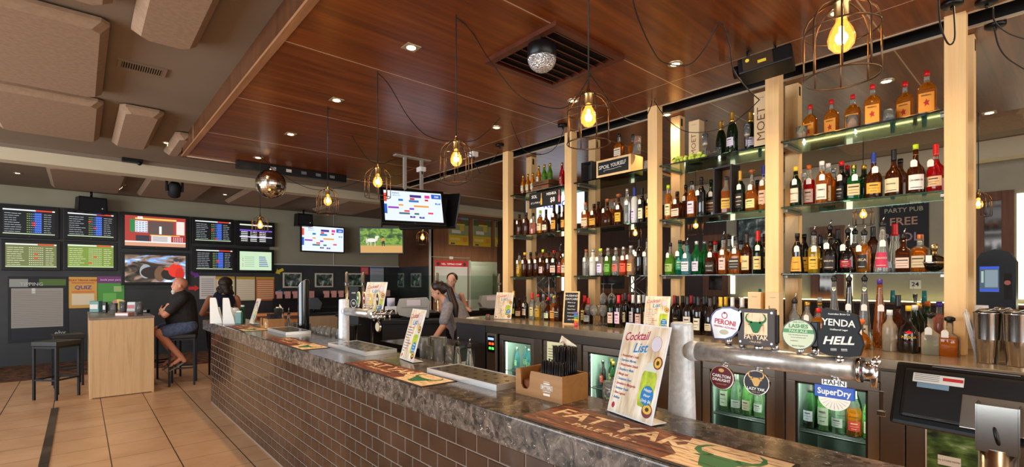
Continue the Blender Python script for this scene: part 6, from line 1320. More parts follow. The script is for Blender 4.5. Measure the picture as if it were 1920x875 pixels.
MB().tube(smoothpath([(bz.x-.02, bz.y-.01, bz.z-.09), (bz.x-.05, bz.y, bz.z-.05), (bz.x-.03, bz.y+.01, bz.z), (bz.x, bz.y+.02, bz.z-.03)], 5), .006, BLACK, 8).build('cable', o)
# ================================================================ shakers, straws and jars on the right
tin = speck('brushed_tin', (176, 172, 168), (206, 202, 198), 3, .16, 1)
sh = None
for k, (px, X) in enumerate(((1851, 3.60), (1908, 3.57), (1880, 3.80), (1965, 3.62))):
    if sh is None:
        sh = thing('cocktail_shaker', 'stack of steel shaker tins, leftmost on the right counter end', 'shaker', (X, yx(px, X), BZ), 0, 'steel shaker tins')
        sh.scale = (1.18, 1.18, 1.05)
        MB().lathe([(.034, 0), (.036, .004), (.046, .20), (.047, .205), (.045, .205), (.035, .01), (.001, .01)], tin, 28).build('lower_tin', sh)
        MB().lathe([(.0455, .12), (.0490, .25), (.0500, .255), (.0480, .255)], tin, 28, cap=False).build('upper_tin', sh)
        MB().tube([(.03*math.cos(q), .03*math.sin(q), .262+.012*math.sin(2*q)) for q in [2*math.pi*j/16 for j in range(16)]], .0025, CHROME, 5, True).lathe([(.042, .256), (.030, .27), (.005, .275)], mat('strainer_mesh', (120, 116, 110), .3, 1), 20).build('strainer', sh)
    else: dup(sh, [0, 'steel shaker tins, second from left in the cluster', 'steel shaker tins standing behind the others', 'steel shaker tins cut by the right photo edge'][k], (X, yx(px, X), BZ))
jm = mat('jar_lid', (190, 176, 140), .3, .8)
o = thing('tray_shelf', 'thin raised tray behind the shaker tins', 'tray', (3.86, -.42, BZ)); MB().box(0, .3, 0, .55, .30, .306, BRASS).box(.01, .02, .01, .02, 0, .30, BRASS).box(.28, .29, .01, .02, 0, .3, BRASS).box(.01, .02, .53, .54, 0, .3, BRASS).box(.28, .29, .53, .54, 0, .3, BRASS).build('wire_tray', o)
J0 = None
for k in range(5):
    y = .02-.09*k; X = 3.82-.0
    if J0 is None:
        J0 = thing('glass_jar', 'small glass shaker jar behind the steel tins, first from left', 'jar', (3.78, y, BZ), 0, 'small jars behind the tins')
        MB().lathe([(.032, 0), (.034, .02), (.034, .20), (.022, .25), (.022, .29)], mat('salt_glass', (220, 220, 214), .1, trans=.5), 18).build('glass_body', J0); MB().lathe([(.024, .285), (.024, .315)], jm, 18).build('lid', J0)
    else: dup(J0, f'small glass shaker jar behind the steel tins, {ORD[k]} from left', (3.78, y, BZ))
sw_ = mat('clear_straw', (214, 214, 220), .3, trans=.4)
P_ = Vector((3.60, yx(1836, 3.60), BZ))
for k in range(14):
    a = random.uniform(-.012, .012); tag(MB().cyl((a, random.uniform(-.012, .012), 0.003), (a*1.5+.03, .05+random.uniform(-.016, .016), .26+random.uniform(-.02, .02)), .003, .003, sw_, 6).build('drinking_straw', loc=P_), 'clear straw in the bundle leaning left of the shaker tins', 'straw', 'clear straws by the tins')
o = thing('label_card', 'white plastic card box right of the rightmost pine post', 'box', (4.0, yx(1840, 4.0), BZ), RZ); MB().box(-.03, .03, -.02, .02, 0, .29, WHITE, .004).build('case', o)
# ================================================================ left end of the back bar
o = thing('card_reader', 'small clear plastic cup of cards at the left end of the back bar', 'holder', (3.46, yx(915, 3.46), BZ)); MB().lathe([(.028, 0), (.03, .05), (.028, .05), (.026, .004)], GLASS, 18).build('cup', o); MB().box(-.02, .02, -.008, .008, .005, .06, mat('red_card', (190, 60, 50), .5)).box(-.02, .02, .0085, .014, .005, .055, mat('green_card', (40, 130, 80), .5)).build('cards', o)
o = thing('notepad', 'pale notepad on the left corner of the back bar', 'notepad', (3.46, 4.62, BZ), .3); MB().box(-.06, .06, -.05, .05, 0, .008, PAPER).build('pages', o); MB().box(-.06, .06, -.05, -.045, .008, .010, mat('pad_band', (150, 140, 120), .6)).build('binding', o)
o = thing('notice_sheet', 'white printed notice taped to the dark end of the back bar cabinet', 'notice', (BX+.028, yx(887, BX+.028), .66), RZ); w = .10
MB().box(-w, w, 0, .001, 0, .36, mat('lilac_paper', (196, 190, 204), .7)).build('sheet', o); g = MB()
for q in range(11): g.quad(-w+.02, w-.02-random.uniform(0, .06), .32-q*.028, .328-q*.028, mat('label_ink', (90, 84, 90), .7), -.0008)
g.build('printed_lines', o)

for q in list(S.collection.objects):
    lb_ = q.get('label', '')
    if q.get('category') == 'beer badge':
        if 'YENDA' in lb_: q.scale = (.88,)*3
        elif 'LASHES' in lb_: q.scale = (.82,)*3; q.location.z -= .018
        elif 'HAHN' in lb_: q.scale = (.86,)*3
        elif 'CARLTON' in lb_ or 'LAZY' in lb_: q.scale = (.92,)*3; q.location.z += .012
# ================================================================ far left: dry bar, stools, posters
dbw = wood('pale_oak_dry_bar', (176, 134, 88), (206, 168, 120), (190, 150, 104), 5, 'Z', .5, 0, 22)
dbt = speck('grey_brown_top', (120, 104, 92), (140, 124, 110), 6, .35)
o = thing('dry_bar', 'tall pale timber dry bar box with grey top at the left', 'table', (.09, 8.5, 0))
MB().box(0, .69, 0, 1.85, 0, 1.04, dbw, .004).build('body', o); MB().box(-.006, .696, -.006, 1.856, 1.04, 1.07, dbt, .004).build('top', o)
MB().box(.03, .66, -.002, 0, .0, .012, mat('scuff', (90, 66, 44), .8)).build('scuffed_kick', o)
def stool(x, y, rz, label, proto=None, c_=(22, 22, 24)):
    if proto: return dup(proto, label, (x, y, 0), rz)
    o = thing('bar_stool', label, 'stool', (x, y, 0), rz, 'black bar stools'); a = .155; m = mat('stool_frame', (26, 28, 34), .4, .4)
    for sx in (-1, 1):
        for sy in (-1, 1): MB().box(sx*a-.013, sx*a+.013, sy*a-.013, sy*a+.013, 0, .70, m, .002).build('leg', o)
    for z in (.25, .675):
        MB().box(-a+.013, a-.013, -a-.009, -a+.009, z, z+.022, m).box(-a+.013, a-.013, a-.009, a+.009, z, z+.022, m).box(-a-.009, -a+.009, -a+.013, a-.013, z, z+.022, m).box(a-.009, a+.009, -a+.013, a-.013, z, z+.022, m).build('foot_rail' if z < .5 else 'seat_rail', o)
    MB().box(-a-.025, a+.025, -a-.025, a+.025, .70, .765, mat('black_vinyl', (26, 24, 24), .45), .014).build('seat', o); return o
ST = stool(-.235, 8.93, math.radians(45), 'black metal bar stool left of the timber dry bar')
stool(1.17, 8.87, math.radians(-13), 'black metal bar stool the man sits on', ST); stool(-.14, 9.9, .1, 'bar stool behind the left end of the dry bar', ST); stool(1.06, 9.75, .1, 'bar stool behind the seated man, beyond the dry bar', ST)
stool(1.78, 9.3, .1, 'bar stool under the woman in navy at the bar end', ST)
# bar bits on the dry bar
def bit(px, py_base, label, builder, nm, cat, z=1.0705, s=1.35):
    p = at(px, py_base, Z=z); o = thing(nm, label, cat, (p.x, p.y, z), RZ+.9); builder(o); o.scale = (s, s, s); return o
def glassbeer(o):
    MB().lathe([(.028, 0), (.036, .14), (.034, .14), (.026, .006), (.001, .006)], GLASS, 20).build('glass_wall', o); MB().lathe([(.0255, .008), (.032, .115)], mat('lager', (236, 160, 40), .2), 20).build('beer', o); MB().lathe([(.0325, .1155), (.0335, .13)], mat('foam', (240, 230, 206), .7), 20).build('foam', o)
def boxm(w, d, h_, m, m2=None):
    def f(o):
        MB().box(-w/2, w/2, -d/2, d/2, 0, h_, m, .004).build('body', o)
        if m2: MB().box(-w/2+.006, w/2-.006, -d/2-.002, -d/2, h_*.3, h_*.7, m2).build('printed_band', o)
    return f
bit(231, 589, 'half full beer glass in the middle of the dry bar', glassbeer, 'beer_glass', 'glass'); bit(262, 590, 'full beer glass at the right end of the dry bar', glassbeer, 'beer_glass', 'glass')
bit(249, 583, 'white napkin dispenser at the right on the dry bar', boxm(.10, .07, .11, WHITE, mat('pink_print', (220, 140, 140), .6)), 'napkin_dispenser', 'dispenser'); bit(234, 592, 'low red and white ashtray dish on the dry bar', boxm(.13, .09, .035, mat('pale_red', (206, 150, 140), .4), WHITE), 'tray_dish', 'dish')
bit(180, 585, 'white arrow shaped leaflet holder on the left of the dry bar', boxm(.10, .06, .13, mat('aqua_holder', (90, 150, 140), .3, trans=.4), PAPER), 'leaflet_holder', 'holder'); bit(197, 586, 'black menu clip on the left of the dry bar', boxm(.04, .03, .12, BLACK, PAPER), 'menu_clip', 'clip')
bit(270, 586, 'black glasses case at the right edge of the dry bar', boxm(.10, .05, .04, BLACK, PAPER), 'spectacles_case', 'case')
def cupf(o): MB().lathe([(.03, 0), (.038, .12), (.036, .12), (.028, .006), (.001, .006)], GLASS, 20).build('glass_wall', o); MB().lathe([(.0275, .008), (.029, .03)], mat('melted_ice', (206, 214, 206), .1, trans=.8), 16).build('drink', o)
bit(213, 589, 'empty glass left of the beer on the dry bar', cupf, 'beer_glass', 'glass')
o = bit(222, 582, 'fan of colourful flyers standing on the dry bar', lambda o: [MB().prism([(.11*math.cos(a0+k_), .05+.09*math.sin(a0+k_)) for k_ in (0, .3, .6, .9)]+[(0, .0)], .003, flat(c_), Matrix.Translation((0, .004*i, 0))).build('flyer', o) for i, (a0, c_) in enumerate(((.3, (226, 190, 150)), (.9, (220, 200, 90)), (1.5, (196, 120, 110)), (.0, (226, 226, 214))))], 'flyer_fan', 'flyers')
# wall posters  (px rect -> plane of the dark wall)
def poster(x0, y0, x1, y1, base, label, nm='wall_poster', cat='poster', frame=None, texts=(), bars=(), Y=12.77, X=None, depth=.01):
    if X is None:
        pa, pb = at(x0, Y=Y), at(x1, Y=Y); mid = (x0+x1)/2; za, zb = at(mid, y0, Y=Y).z, at(mid, y1, Y=Y).z; w = pb.x-pa.x; loc = ((pa.x+pb.x)/2, Y-depth, (za+zb)/2); rz = 0
    else:
        ya, yb = yx(x0, X), yx(x1, X); mid = (x0+x1)/2; za, zb = at(mid, y0, X=X).z, at(mid, y1, X=X).z; w = ya-yb; loc = (X-depth, (ya+yb)/2, (za+zb)/2); rz = -math.pi/2
    h_ = za-zb; o = thing(nm, label, cat, loc, rz)
    MB().box(-w/2, w/2, 0, depth-.001, -h_/2, h_/2, flat(frame or base)).build('frame' if frame else 'sheet', o)
    b = .012+.045*bool(frame)*min(1, w)
    if frame: MB().box(-w/2+b, w/2-b, -.002, 0, -h_/2+b, h_/2-b, base if not isinstance(base, tuple) else flat(base)).build('picture', o)
    if bars or texts:
        g = MB()
        for n_, (x, z, a, c, col) in enumerate(bars): g.quad(-w/2+x*w, -w/2+(x+a)*w, -h_/2+z*h_, -h_/2+(z+c)*h_, flat(col), -.003-.0001*n_)
        for tx, x, z, s_, col in texts: g.text(tx, s_*h_, flat(col), -w/2+x*w, -h_/2+z*h_, -.0065, bold=.015)
        g.build('printing', o)
    return o
poster(15, 518, 128, 640, (30, 34, 38), 'large glass fronted tipping board with a grey grid sheet, far left', 'notice_board', 'board', frame=(24, 26, 28), bars=[(.05, .22, .86, .60, (156, 150, 142)), (.02, .84, .3, .12, (150, 156, 150)), (.5, .86, .46, .10, (84, 110, 52)), (.38, .74, .06, .08, (206, 210, 206))]+[(.07, .25+.027*k, .82, .004, (112, 106, 102)) for k in range(20)], texts=[('TIPPING', .38, .88, .07, (180, 184, 180)), ('ebx', .86, .12, .09, (170, 170, 170))])
poster(129, 519, 182, 577, (206, 160, 80), 'orange PLAY TRIVIA HERE poster', texts=[('PLAY TRIVIA HERE', .5, .89, .085, (190, 50, 40)), ('QUIZ', .5, .66, .17, (110, 70, 150))], bars=[(.1, .10, .8, .36, (222, 206, 176)), (.1, .80, .8, .02, (190, 50, 40)), (.1, .5, .8, .05, (226, 120, 60))])
poster(183, 518, 233, 570, (80, 150, 70), 'green and purple function poster beside the trivia poster', bars=[(0, .76, 1, .24, (120, 60, 120)), (.2, .1, .5, .3, (110, 180, 90)), (.6, .45, .3, .2, (160, 190, 120))], texts=[('book your party', .5, .88, .09, (226, 206, 226))])
poster(374, 517, 404, 560, (214, 208, 204), 'white notice left of the betting charts behind the woman', bars=[(.1, .85-.09*k, .8, .03, (150, 146, 146)) for k in range(9)])
for k, (x0, x1, c_, lb_) in enumerate(((404, 440, (214, 190, 140), 'cream racing chart, left one behind the woman'), (443, 478, (220, 200, 160), 'cream racing chart with brown lines, middle one'), (480, 514, (206, 110, 60), 'orange printed racing chart, right one'))):
    poster(x0, 518+k*.5, x1, 563, c_, lb_, bars=[(0, .9, 1, .1, (190, 150, 50))]+[(.06, .80-.09*j, .88, .05, (232, 220, 200) if k < 2 else (232, 190, 150)) for j in range(9)])
def arrow(px, py, rot, c_, label):
    p = at(px, py, Y=12.77); o = MB().prism([(-.1, -.035), (.02, -.035), (.02, -.075), (.11, 0), (.02, .075), (.02, .035), (-.1, .035)], .006, flat(c_), Matrix.Rotation(rot, 4, 'Y')).build('wall_arrow', loc=(p.x, 12.762, p.z)); tag(o, label, 'arrow', 'coloured arrows on the wall')
arrow(365, 514, .5, (110, 56, 140), 'purple arrow on the dark wall'); arrow(363, 540, 0, (206, 50, 44), 'red arrow on the dark wall'); arrow(524, 508, math.pi-.5, (220, 200, 50), 'yellow arrow on the dark wall'); arrow(527, 548, math.pi+.3, (30, 140, 190), 'blue arrow on the dark wall')
pic = mat('framed_photo', (60, 80, 76), .3); t = NT(pic); n = t.n('ShaderNodeTexNoise', Scale=9.0, Detail=4.0); t.l(t.coord(), n.inputs['Vector']); t.l(t.ramp(n.outputs[0], [(.4, (24, 34, 32)), (.55, (84, 100, 94)), (.65, (190, 196, 190))]), t.b.inputs['Base Color'])
for k, (x0, y0, x1, y1) in enumerate(((530, 511, 565, 539), (590, 512, 624, 538), (647, 512, 678, 537))): poster(x0, y0, x1, y1, pic, f'white framed dark photograph on the far wall, {ORD[k]} from left', 'framed_picture', 'picture', frame=(206, 196, 178), depth=.03)
poster(676, 500, 691, 515, (196, 40, 46), 'small red poster at the top of the dark far wall', bars=[(.1, .2+.15*k, .8, .05, (226, 180, 180)) for k in range(5)])
poster(694, 500, 719, 530, (176, 178, 190), 'grey lined sheet at the right end of the far wall', bars=[(0, .9, 1, .1, (90, 110, 160))]+[(.05, .8-.1*k, .9, .02, (120, 120, 140)) for k in range(8)])
for k, (x0, x1) in enumerate(((741, 758), (772, 790))): poster(x0, 512, x1, 538, pic, ['framed photograph on the side wall behind the glass, left', 'framed photograph on the side wall behind the glass, right'][k], 'framed_picture', 'picture', frame=(130, 134, 128), X=6.9, depth=.03)
# betting slip shelf
o = thing('betting_shelf', 'dark wall shelf holding pink betting slips', 'shelf', (3.5, 12.5, 0)); MB().box(0, 3.2, 0, .27, 1.10, 1.14, MATTE).box(0, 3.2, .2, .27, .2, 1.10, mat('dark_bench', (30, 28, 28), .6)).build('shelf_board', o)
pk = mat('pink_slips', (222, 160, 150), .8)
for k in range(16):
    x = 3.6+k*.19
    if k in (5, 11): continue
    o = thing('slip_holder', 'box of pink betting slips on the dark wall shelf', 'slips', (x, 12.6, 1.1405), 0, 'betting slip boxes'); MB().box(-.07, .07, -.03, .03, 0, .17, pk).build('slips', o); MB().box(-.078, -.07, -.04, .04, 0, .10, MATTE).box(.07, .078, -.04, .04, 0, .10, MATTE).build('box_side', o)
# tan cabinet behind the bar end
ow2 = wood('tan_cabinet', (176, 146, 112), (190, 160, 126), None, 8, 'Z', .5)
a, b_ = at(578, Y=9.0).x, at(645, Y=9.0).x
o = thing('tan_cabinet', 'low tan cabinet with dark top beyond the bar end', 'cabinet', (a, 9.0, 0)); MB().box(0, 1.6, 0, .4, 0, .93, ow2).build('carcass', o); MB().box(-.02, 1.62, -.02, .42, .93, .97, MATTE).build('worktop', o); MB().box(0, 1.6, .34, .4, .97, 1.06, MATTE).build('upstand', o)
# grey jug-like scoop lid seen above
p = at(590, 568, Y=9.2); o = thing('grey_monitor', 'grey angled monitor back beyond the black beer tower', 'monitor', (p.x, 9.2, .9705)); MB().prism([(-.14, 0), (.10, -.02), (.14, .10), (.05, .20), (-.06, .20), (-.14, .12)], .05, mat('mid_grey', (84, 86, 90), .5), Matrix.Translation((0, 0, .08))).build('housing', o); MB().cyl((0, .025, 0), (0, .025, .1), .02, .02, BLACK).lathe([(.08, 0), (.08, .01)], BLACK, 20).build('stand', o)
# ================================================================ glass screened service counter behind the barmaid
YS = 7.2
X0_, X1_ = at(648, Y=YS).x, at(940, Y=YS).x
o = thing('service_counter', 'dark service counter behind the barmaid with tills on it', 'counter', (X0_, YS, 0)); W_ = X1_-X0_
MB().box(0, W_, -.3, .4, 1.0, 1.04, mat('dark_top', (40, 34, 30), .25), .003).build('worktop', o); MB().box(.03, W_, -.2, .38, 0, 1.0, mat('dark_front', (26, 24, 24), .6)).build('cabinet', o)
gz0 = 1.30; gz1 = at(800, 516, Y=YS).z
posts = (650, 681, 820, 936)
brs = mat('champagne_pole', (190, 170, 140), .25, .9)
for k, px in enumerate(posts):
    x = at(px, Y=YS).x; o = thing('screen_post', f'slim metal post of the glass screen, {ORD[k]} from left', 'post', (x, YS, 1.04), 0, 'glass screen posts'); MB().lathe([(.05, 0), (.05, .01), (.022, .014), (.022, gz1-1.04+.03), (.018, gz1-1.04+.045)], brs, 16).build('pole', o); MB().box(-.03, .03, -.03, .03, .45, .49, CHROME, .004).build('glass_clamp', o)
pn_ = mat('screen_glass', (214, 230, 218), .03, trans=1, ior=1.12)
for k in range(3):
    xa, xb = at(posts[k], Y=YS).x+.035, at(posts[k+1], Y=YS).x-.035
    o = MB().box(xa, xb, YS-.004, YS+.004, 1.22, gz1, pn_).build('glass_screen'); tag(o, ['narrow glass panel left of the service screen', 'wide glass panel in the middle of the service screen', 'glass panel at the right of the service screen'][k], 'glass panel', 'service counter glass')
# tills
tg_ = mat('till_grey', (176, 168, 154), .45)
def till(px, Y, label, rz, s=1.0, z=1.0405):
    x = at(px, Y=Y).x; o = thing('cash_register', label, 'till', (x, Y, z), rz, 'grey tills')
    k = Matrix.Scale(s, 4)
    MB().prism([(-.20, .06), (-.24, .14), (-.20, .28), (.17, .30), (.22, .22), (.20, .02), (.05, 0)], .22, tg_, k @ Matrix.Translation((0, -.11, 0))).build('terminal_housing', o); MB().box(-.18, .18, -.14, .14, 0, .03, BLACK, .006).build('base', o)
    MB().box(-.10, .10, -.116*s, -.111*s, .19*s, .27*s, mat('pink_notice', (226, 206, 206), .7)).build('notice', o); MB().quad(-.17, .19, .16, .165, mat('till_seam', (90, 86, 80), .6), -.1115*s, k).build('seam', o); return o
till(777, 6.4, 'grey till terminal the barmaid leans towards', -.6, 1.05, 1.0); till(920, 6.9, 'second beige till at the right behind the back bar end', -.4, .9)
o = thing('till_table', 'dark bench under the till beside the barmaid', 'bench', (at(777, Y=6.4).x-.05, 6.30, 0), -.6); MB().box(-.45, .45, -.2, .25, .95, .998, MATTE, .003).build('bench_top', o); MB().box(-.45, .45, -.1, .28, 0, .95, mat('dark_front', (26, 24, 24), .6)).build('support', o)
o = thing('under_counter_station', 'dark glass washer station below the middle menu card', 'washer', (2.42, 4.0, 0)); MB().box(0, .6, 0, .8, 0, .88, mat('dark_front', (26, 24, 24), .6)).build('body', o); MB().box(-.03, .63, -.03, .83, .88, .92, mat('dark_gloss_top', (34, 28, 26), .15)).build('top', o); MB().quad(.06, .54, .35, .75, mat('pale_panel', (160, 168, 160), .5), -.002).build('front_panel', o)
o = thing('plastic_tub', 'dark grey plastic tub on the staff shelf behind the near font', 'tub', (1.78, 3.5, .8405), 0); tb = mat('slate_plastic', (56, 62, 70), .5)
MB().box(-.0, .25, 0, .32, 0, .01, tb).box(0, .01, 0, .32, .01, .11, tb).box(.24, .25, 0, .32, .01, .11, tb).box(.01, .24, 0, .01, .01, .11, tb).box(.01, .24, .31, .32, .01, .11, tb).build('tub_wall', o)
o = thing('receipt_printer', 'white receipt printer with a paper roll near the far taps', 'printer', (at(733, Y=7.03).x, 7.03, 1.0405), -.5); MB().box(-.09, .09, -.06, .06, 0, .12, WHITE, .01).build('body', o); MB().cyl((0, 0, .12), (0, 0, .25), .06, .06, mat('paper_roll', (206, 200, 214), .7), 24).build('paper_roll', o); MB().box(-.06, .06, -.062, -.059, .02, .07, BLACK).build('slot', o)
o = thing('tall_drinks_card', 'tall black drinks card beside the raised cocktail list', 'card', (2.15, 4.95, 1.10), RZ+.3); MB().box(-.07, .07, 0, .01, 0, .40, MATTE).build('card', o); MB().disc(0, .22, .045, .045, WI, -.001).disc(0, .22, .041, .041, MATTE, -.0015).text('90', .04, WI, 0, .22, -.002).text('CIDER', .022, WI, 0, .33, -.001).text('PREMIUM', .016, WI, 0, .13, -.001).build('card_lettering', o); MB().box(-.06, .06, -.05, .06, -.01, 0, MATTE).cyl((0, .03, -1.1), (0, .03, 0), .015, .015, BLACK).build('base', o)
# tipping comp board, switch, posters on walnut wall
poster(815, 489, 876, 565, (206, 204, 196), 'white NRL TIPPING COMP board with red heading', 'tipping_board', 'board', Y=11.09, texts=[('NRL. TIPPING COMP', .5, .93, .07, (240, 236, 236))][:0], bars=[(0, .86, 1, .14, (206, 40, 46)), (0, .845, 1, .012, (240, 240, 236))])
p = at(845, 495, Y=11.07); g = MB().text('NRL. TIPPING COMP', .072, flat((244, 240, 240)), 0, 0, 0, bold=.02); g.disc(-.43, 0, .05, .05, flat((60, 60, 70)), 0); g.disc(.43, 0, .05, .05, flat((60, 60, 70)), 0)
for q in [x for x in S.collection.objects if x.get('category') == 'board' and 'NRL' in x['label']]: g.build('heading_lettering', q, (0, -.008, p.z-q.location.z))
p = at(846, 483, Y=11.09); o = thing('light_switch', 'white double switch plate above the tipping board', 'switch', (p.x, 11.085, p.z)); MB().box(-.06, .06, 0, .008, -.035, .035, WHITE, .003).build('plate', o); MB().box(-.03, -.01, -.003, 0, -.012, .012, PAPER).box(.01, .03, -.003, 0, -.012, .012, PAPER).build('rocker', o)
PB = [(.0, 0, 1, .30, (222, 186, 40)), (0, .30, 1, .32, (150, 156, 110)), (0, .62, 1, .18, (96, 100, 60)), (0, .80, 1, .2, (120, 160, 190)), (.15, .36, .45, .10, (226, 222, 206)), (.55, .44, .22, .16, (206, 180, 60)), (.3, .62, .5, .04, (222, 200, 50)), (.06, .14, .5, .08, (236, 210, 120)), (.7, .1, .22, .14, (222, 150, 60)), (.1, .02, .2, .04, (40, 60, 120))]
for k, (x0, x1, y0, y1) in enumerate(((841, 878, 399, 459), (887, 920, 401, 462), (928, 962, 406, 463))): poster(x0, y0, x1, y1, (200, 200, 120), ['WIN holiday poster partly hidden by the hanging screen', 'WIN holiday poster in the middle above the doorway', 'WIN holiday poster partly hidden by the leftmost pine post'][k], Y=11.09, bars=PB, texts=[('WIN', .42, .80, .13, (190, 30, 40)), ('THE BEACH', .5, .92, .06, (220, 90, 80)), ('TRIP', .5, .70, .08, (200, 60, 60))])
for k, (x0, y0, x1, y1) in enumerate(((886, 498, 899, 510), (888, 514, 902, 530), (905, 506, 925, 514))): poster(x0, y0, x1, y1, (200, 204, 200), f'small notice on the pale store wall beyond the doorway, {ORD[k]} from left', Y=12.79, bars=[(.1, .2+.2*j, .8, .06, (140, 150, 150)) for j in range(4)])
# door inside
o = thing('store_door', 'pale door leaf in the room beyond the walnut doorway', 'door', (at(884, Y=12.5).x, 12.55, 0)); MB().box(0, .9, 0, .04, 0, 2.05, rm, .003).build('leaf', o); MB().cyl((.8, 0, 1.0), (.8, -.05, 1.0), .02, .03, CHROME, 14).build('knob', o)
# ================================================================ beyond the shelves
BL = mat('backlight', (255, 255, 240), .5, emit=(255, 250, 214), es=1.0)
fwd_ = wood('dark_oak_frame', (86, 48, 24), (120, 74, 40), None, 6, 'Z', .45)
mir = mat('dark_mirror', (70, 66, 62), .06, .9)
def wallframe(px0, px1, z0, z1, label, glow_side=1):
    y1, y0 = yx(px0, XR-.05), yx(px1, XR-.05); o = thing('wall_frame', label, 'mirror', (XR-.06, y0, 0), 0, 'timber framed dark wall mirrors'); w = y1-y0; b = .12
    MB().box(0, .05, 0, b, z0, z1, fwd_, .003).box(0, .05, w-b, w, z0, z1, fwd_, .003).box(0, .05, b, w-b, z1-b, z1, fwd_, .003).box(0, .05, b, w-b, z0, z0+b, fwd_, .003).build('frame', o)
    MB().box(.03, .045, b, w-b, z0+b, z1-b, mir).build('mirror_glass', o)
    s_ = (-.10, -.02) if glow_side > 0 else (w+.02, w+.10)
    MB().box(.045, .06, s_[0], s_[1], z0+.05, z1-.05, BL).build('edge_light', o)
wallframe(1318, 1366, 1.27, 2.45, 'timber framed dark mirror seen through the third bay'); wallframe(1520, 1583, 1.27, 2.45, 'timber framed dark mirror seen through the right bay'); wallframe(1822, 1902, 1.27, 2.75, 'timber framed mirror at the far right edge')
wallframe(1000, 1050, 1.27, 2.3, 'timber framed dark mirror seen through the left bay'); wallframe(1120, 1180, 1.27, 2.3, 'timber framed dark mirror seen through the second bay')
o = thing('banquette', 'dark bench back with a lit ledge along the far right wall', 'bench', (XR-.42, -3, 0)); dkb = speck('dark_brown_upholstery', (38, 26, 20), (56, 38, 28), 6, .6)
MB().box(0, .36, 0, 10, 0, 1.22, dkb, .02).build('bench_back', o); MB().box(.0, .36, 0, 10, 1.22, 1.25, fwd_).build('ledge', o); MB().box(.31, .35, .1, 7.0, 1.2505, 1.262, mat('ledge_led', (255, 255, 220), .5, emit=(255, 246, 170), es=4)).build('ledge_light', o)
for k in range(9): spot((XR-.16, -.7+.72*k, 1.27), 5, 120, (1, .98, .74), .01, (math.radians(180), math.radians(-38), 0))  # added uplight spots standing in for the ledge strip's wash on the wall
cy = mat('aqua_glass', (110, 220, 220), .1, trans=.6)
for k, px in enumerate((1425, 1438, 1674, 1733)):
    o = thing('aqua_glass', f'aqua glass on the lit ledge of the far wall, {ORD[k]} from left', 'glass', (XR-.28, yx(px, XR-.28), 1.2505), 0, 'aqua glasses on the ledge'); MB().lathe([(.035, 0), (.025, .17), (.023, .17), (.03, .006), (.001, .006)], cy, 16).build('glass_wall', o)
o = thing('aqua_straws', 'glass of clear straws on the lit ledge', 'glass', (XR-.28, yx(1716, XR-.28), 1.2505)); MB().lathe([(.02, 0), (.03, .12), (.028, .12), (.018, .006), (.001, .006)], GLASS, 16).build('glass_wall', o); MB().cyl((0, 0, .01), (.0, .02, .22), .004, .004, WHITE, 6).build('swizzle', o)
o = poster(1383, 407, 1445, 480, pic, 'dark framed picture of grey foliage on the far wall', 'framed_picture', 'picture', frame=(26, 22, 20), X=XR-.001, depth=.04)
o = poster(1650, 372, 1742, 500, (34, 34, 34), 'big black chalkboard offering free pool on the far wall', 'wall_chalkboard', 'chalkboard', X=XR-.001, depth=.03, texts=[('CR&J Caloundras', .5, .93, .085, (120, 150, 150)), ('PARTY PUB', .5, .83, .09, (170, 170, 150)), ('FREE', .5, .66, .16, (190, 150, 130)), ('POOL', .45, .43, .17, (170, 140, 160)), ('FRIDAYS', .55, .20, .15, (110, 170, 170))])
poster(1706, 525, 1727, 541, (226, 222, 206), 'small white number 24 plate on the far wall', 'number_plate', 'plate', X=XR-.001, texts=[('24', .5, .5, .7, (20, 20, 20))])
# jukebox
o = thing('jukebox', 'black arch topped jukebox with a lit screen at the far right', 'jukebox', (5.9, yx(1905, 5.9), 1.12), -math.pi/2)
w = yx(1828, 5.9)-yx(1905, 5.9); k = Matrix.Translation((-w, 0, 0)); MB().prism([(0, 0), (w, 0), (w, .60), (w*.85, .68), (w*.5, .71), (w*.15, .68), (0, .60)], .3, BLACK, k).box(-w+.05, -.05, .02, .28, -1.12, 0, MATTE).build('cabinet', o)
MB().quad(.03, w*.60, .34, .56, glow((70, 90, 110), .7), -.002, k).quad(.04, w*.22, .42, .52, glow((170, 190, 180), .7), -.003, k).quad(w*.25, w*.57, .38, .53, glow((130, 146, 156), .7), -.003, k).quad(.03, w*.60, .345, .365, glow((50, 80, 200), .8), -.003, k).quad(.03, w*.60, .54, .56, glow((50, 80, 200), .8), -.003, k).build('display', o)
MB().quad(w*.72, w*.9, .28, .5, MATTE, -.003, k).quad(w*.7, w*.84, .12, .135, glow((60, 230, 70), 2), -.003, k).disc(w*.8, .42, .02, .02, glow((120, 60, 50), 1), -.004, mx=k).text('TouchTunes', .04, mat('silver_logo', (150, 150, 150), .3), w*.75, .17, -.003, mx=k).build('controls', o)
# second bar counter on the far side
o = thing('rear_serving_counter', 'dark rear counter top beyond the bottle shelves', 'counter', (5.6, 1.1, 0)); MB().box(0, .6, 0, 4.3, 1.0, 1.05, mat('dark_top', (40, 34, 30), .25)).build('worktop', o); MB().box(.05, .55, 0, 4.3, 0, 1.0, dkb).build('front', o)
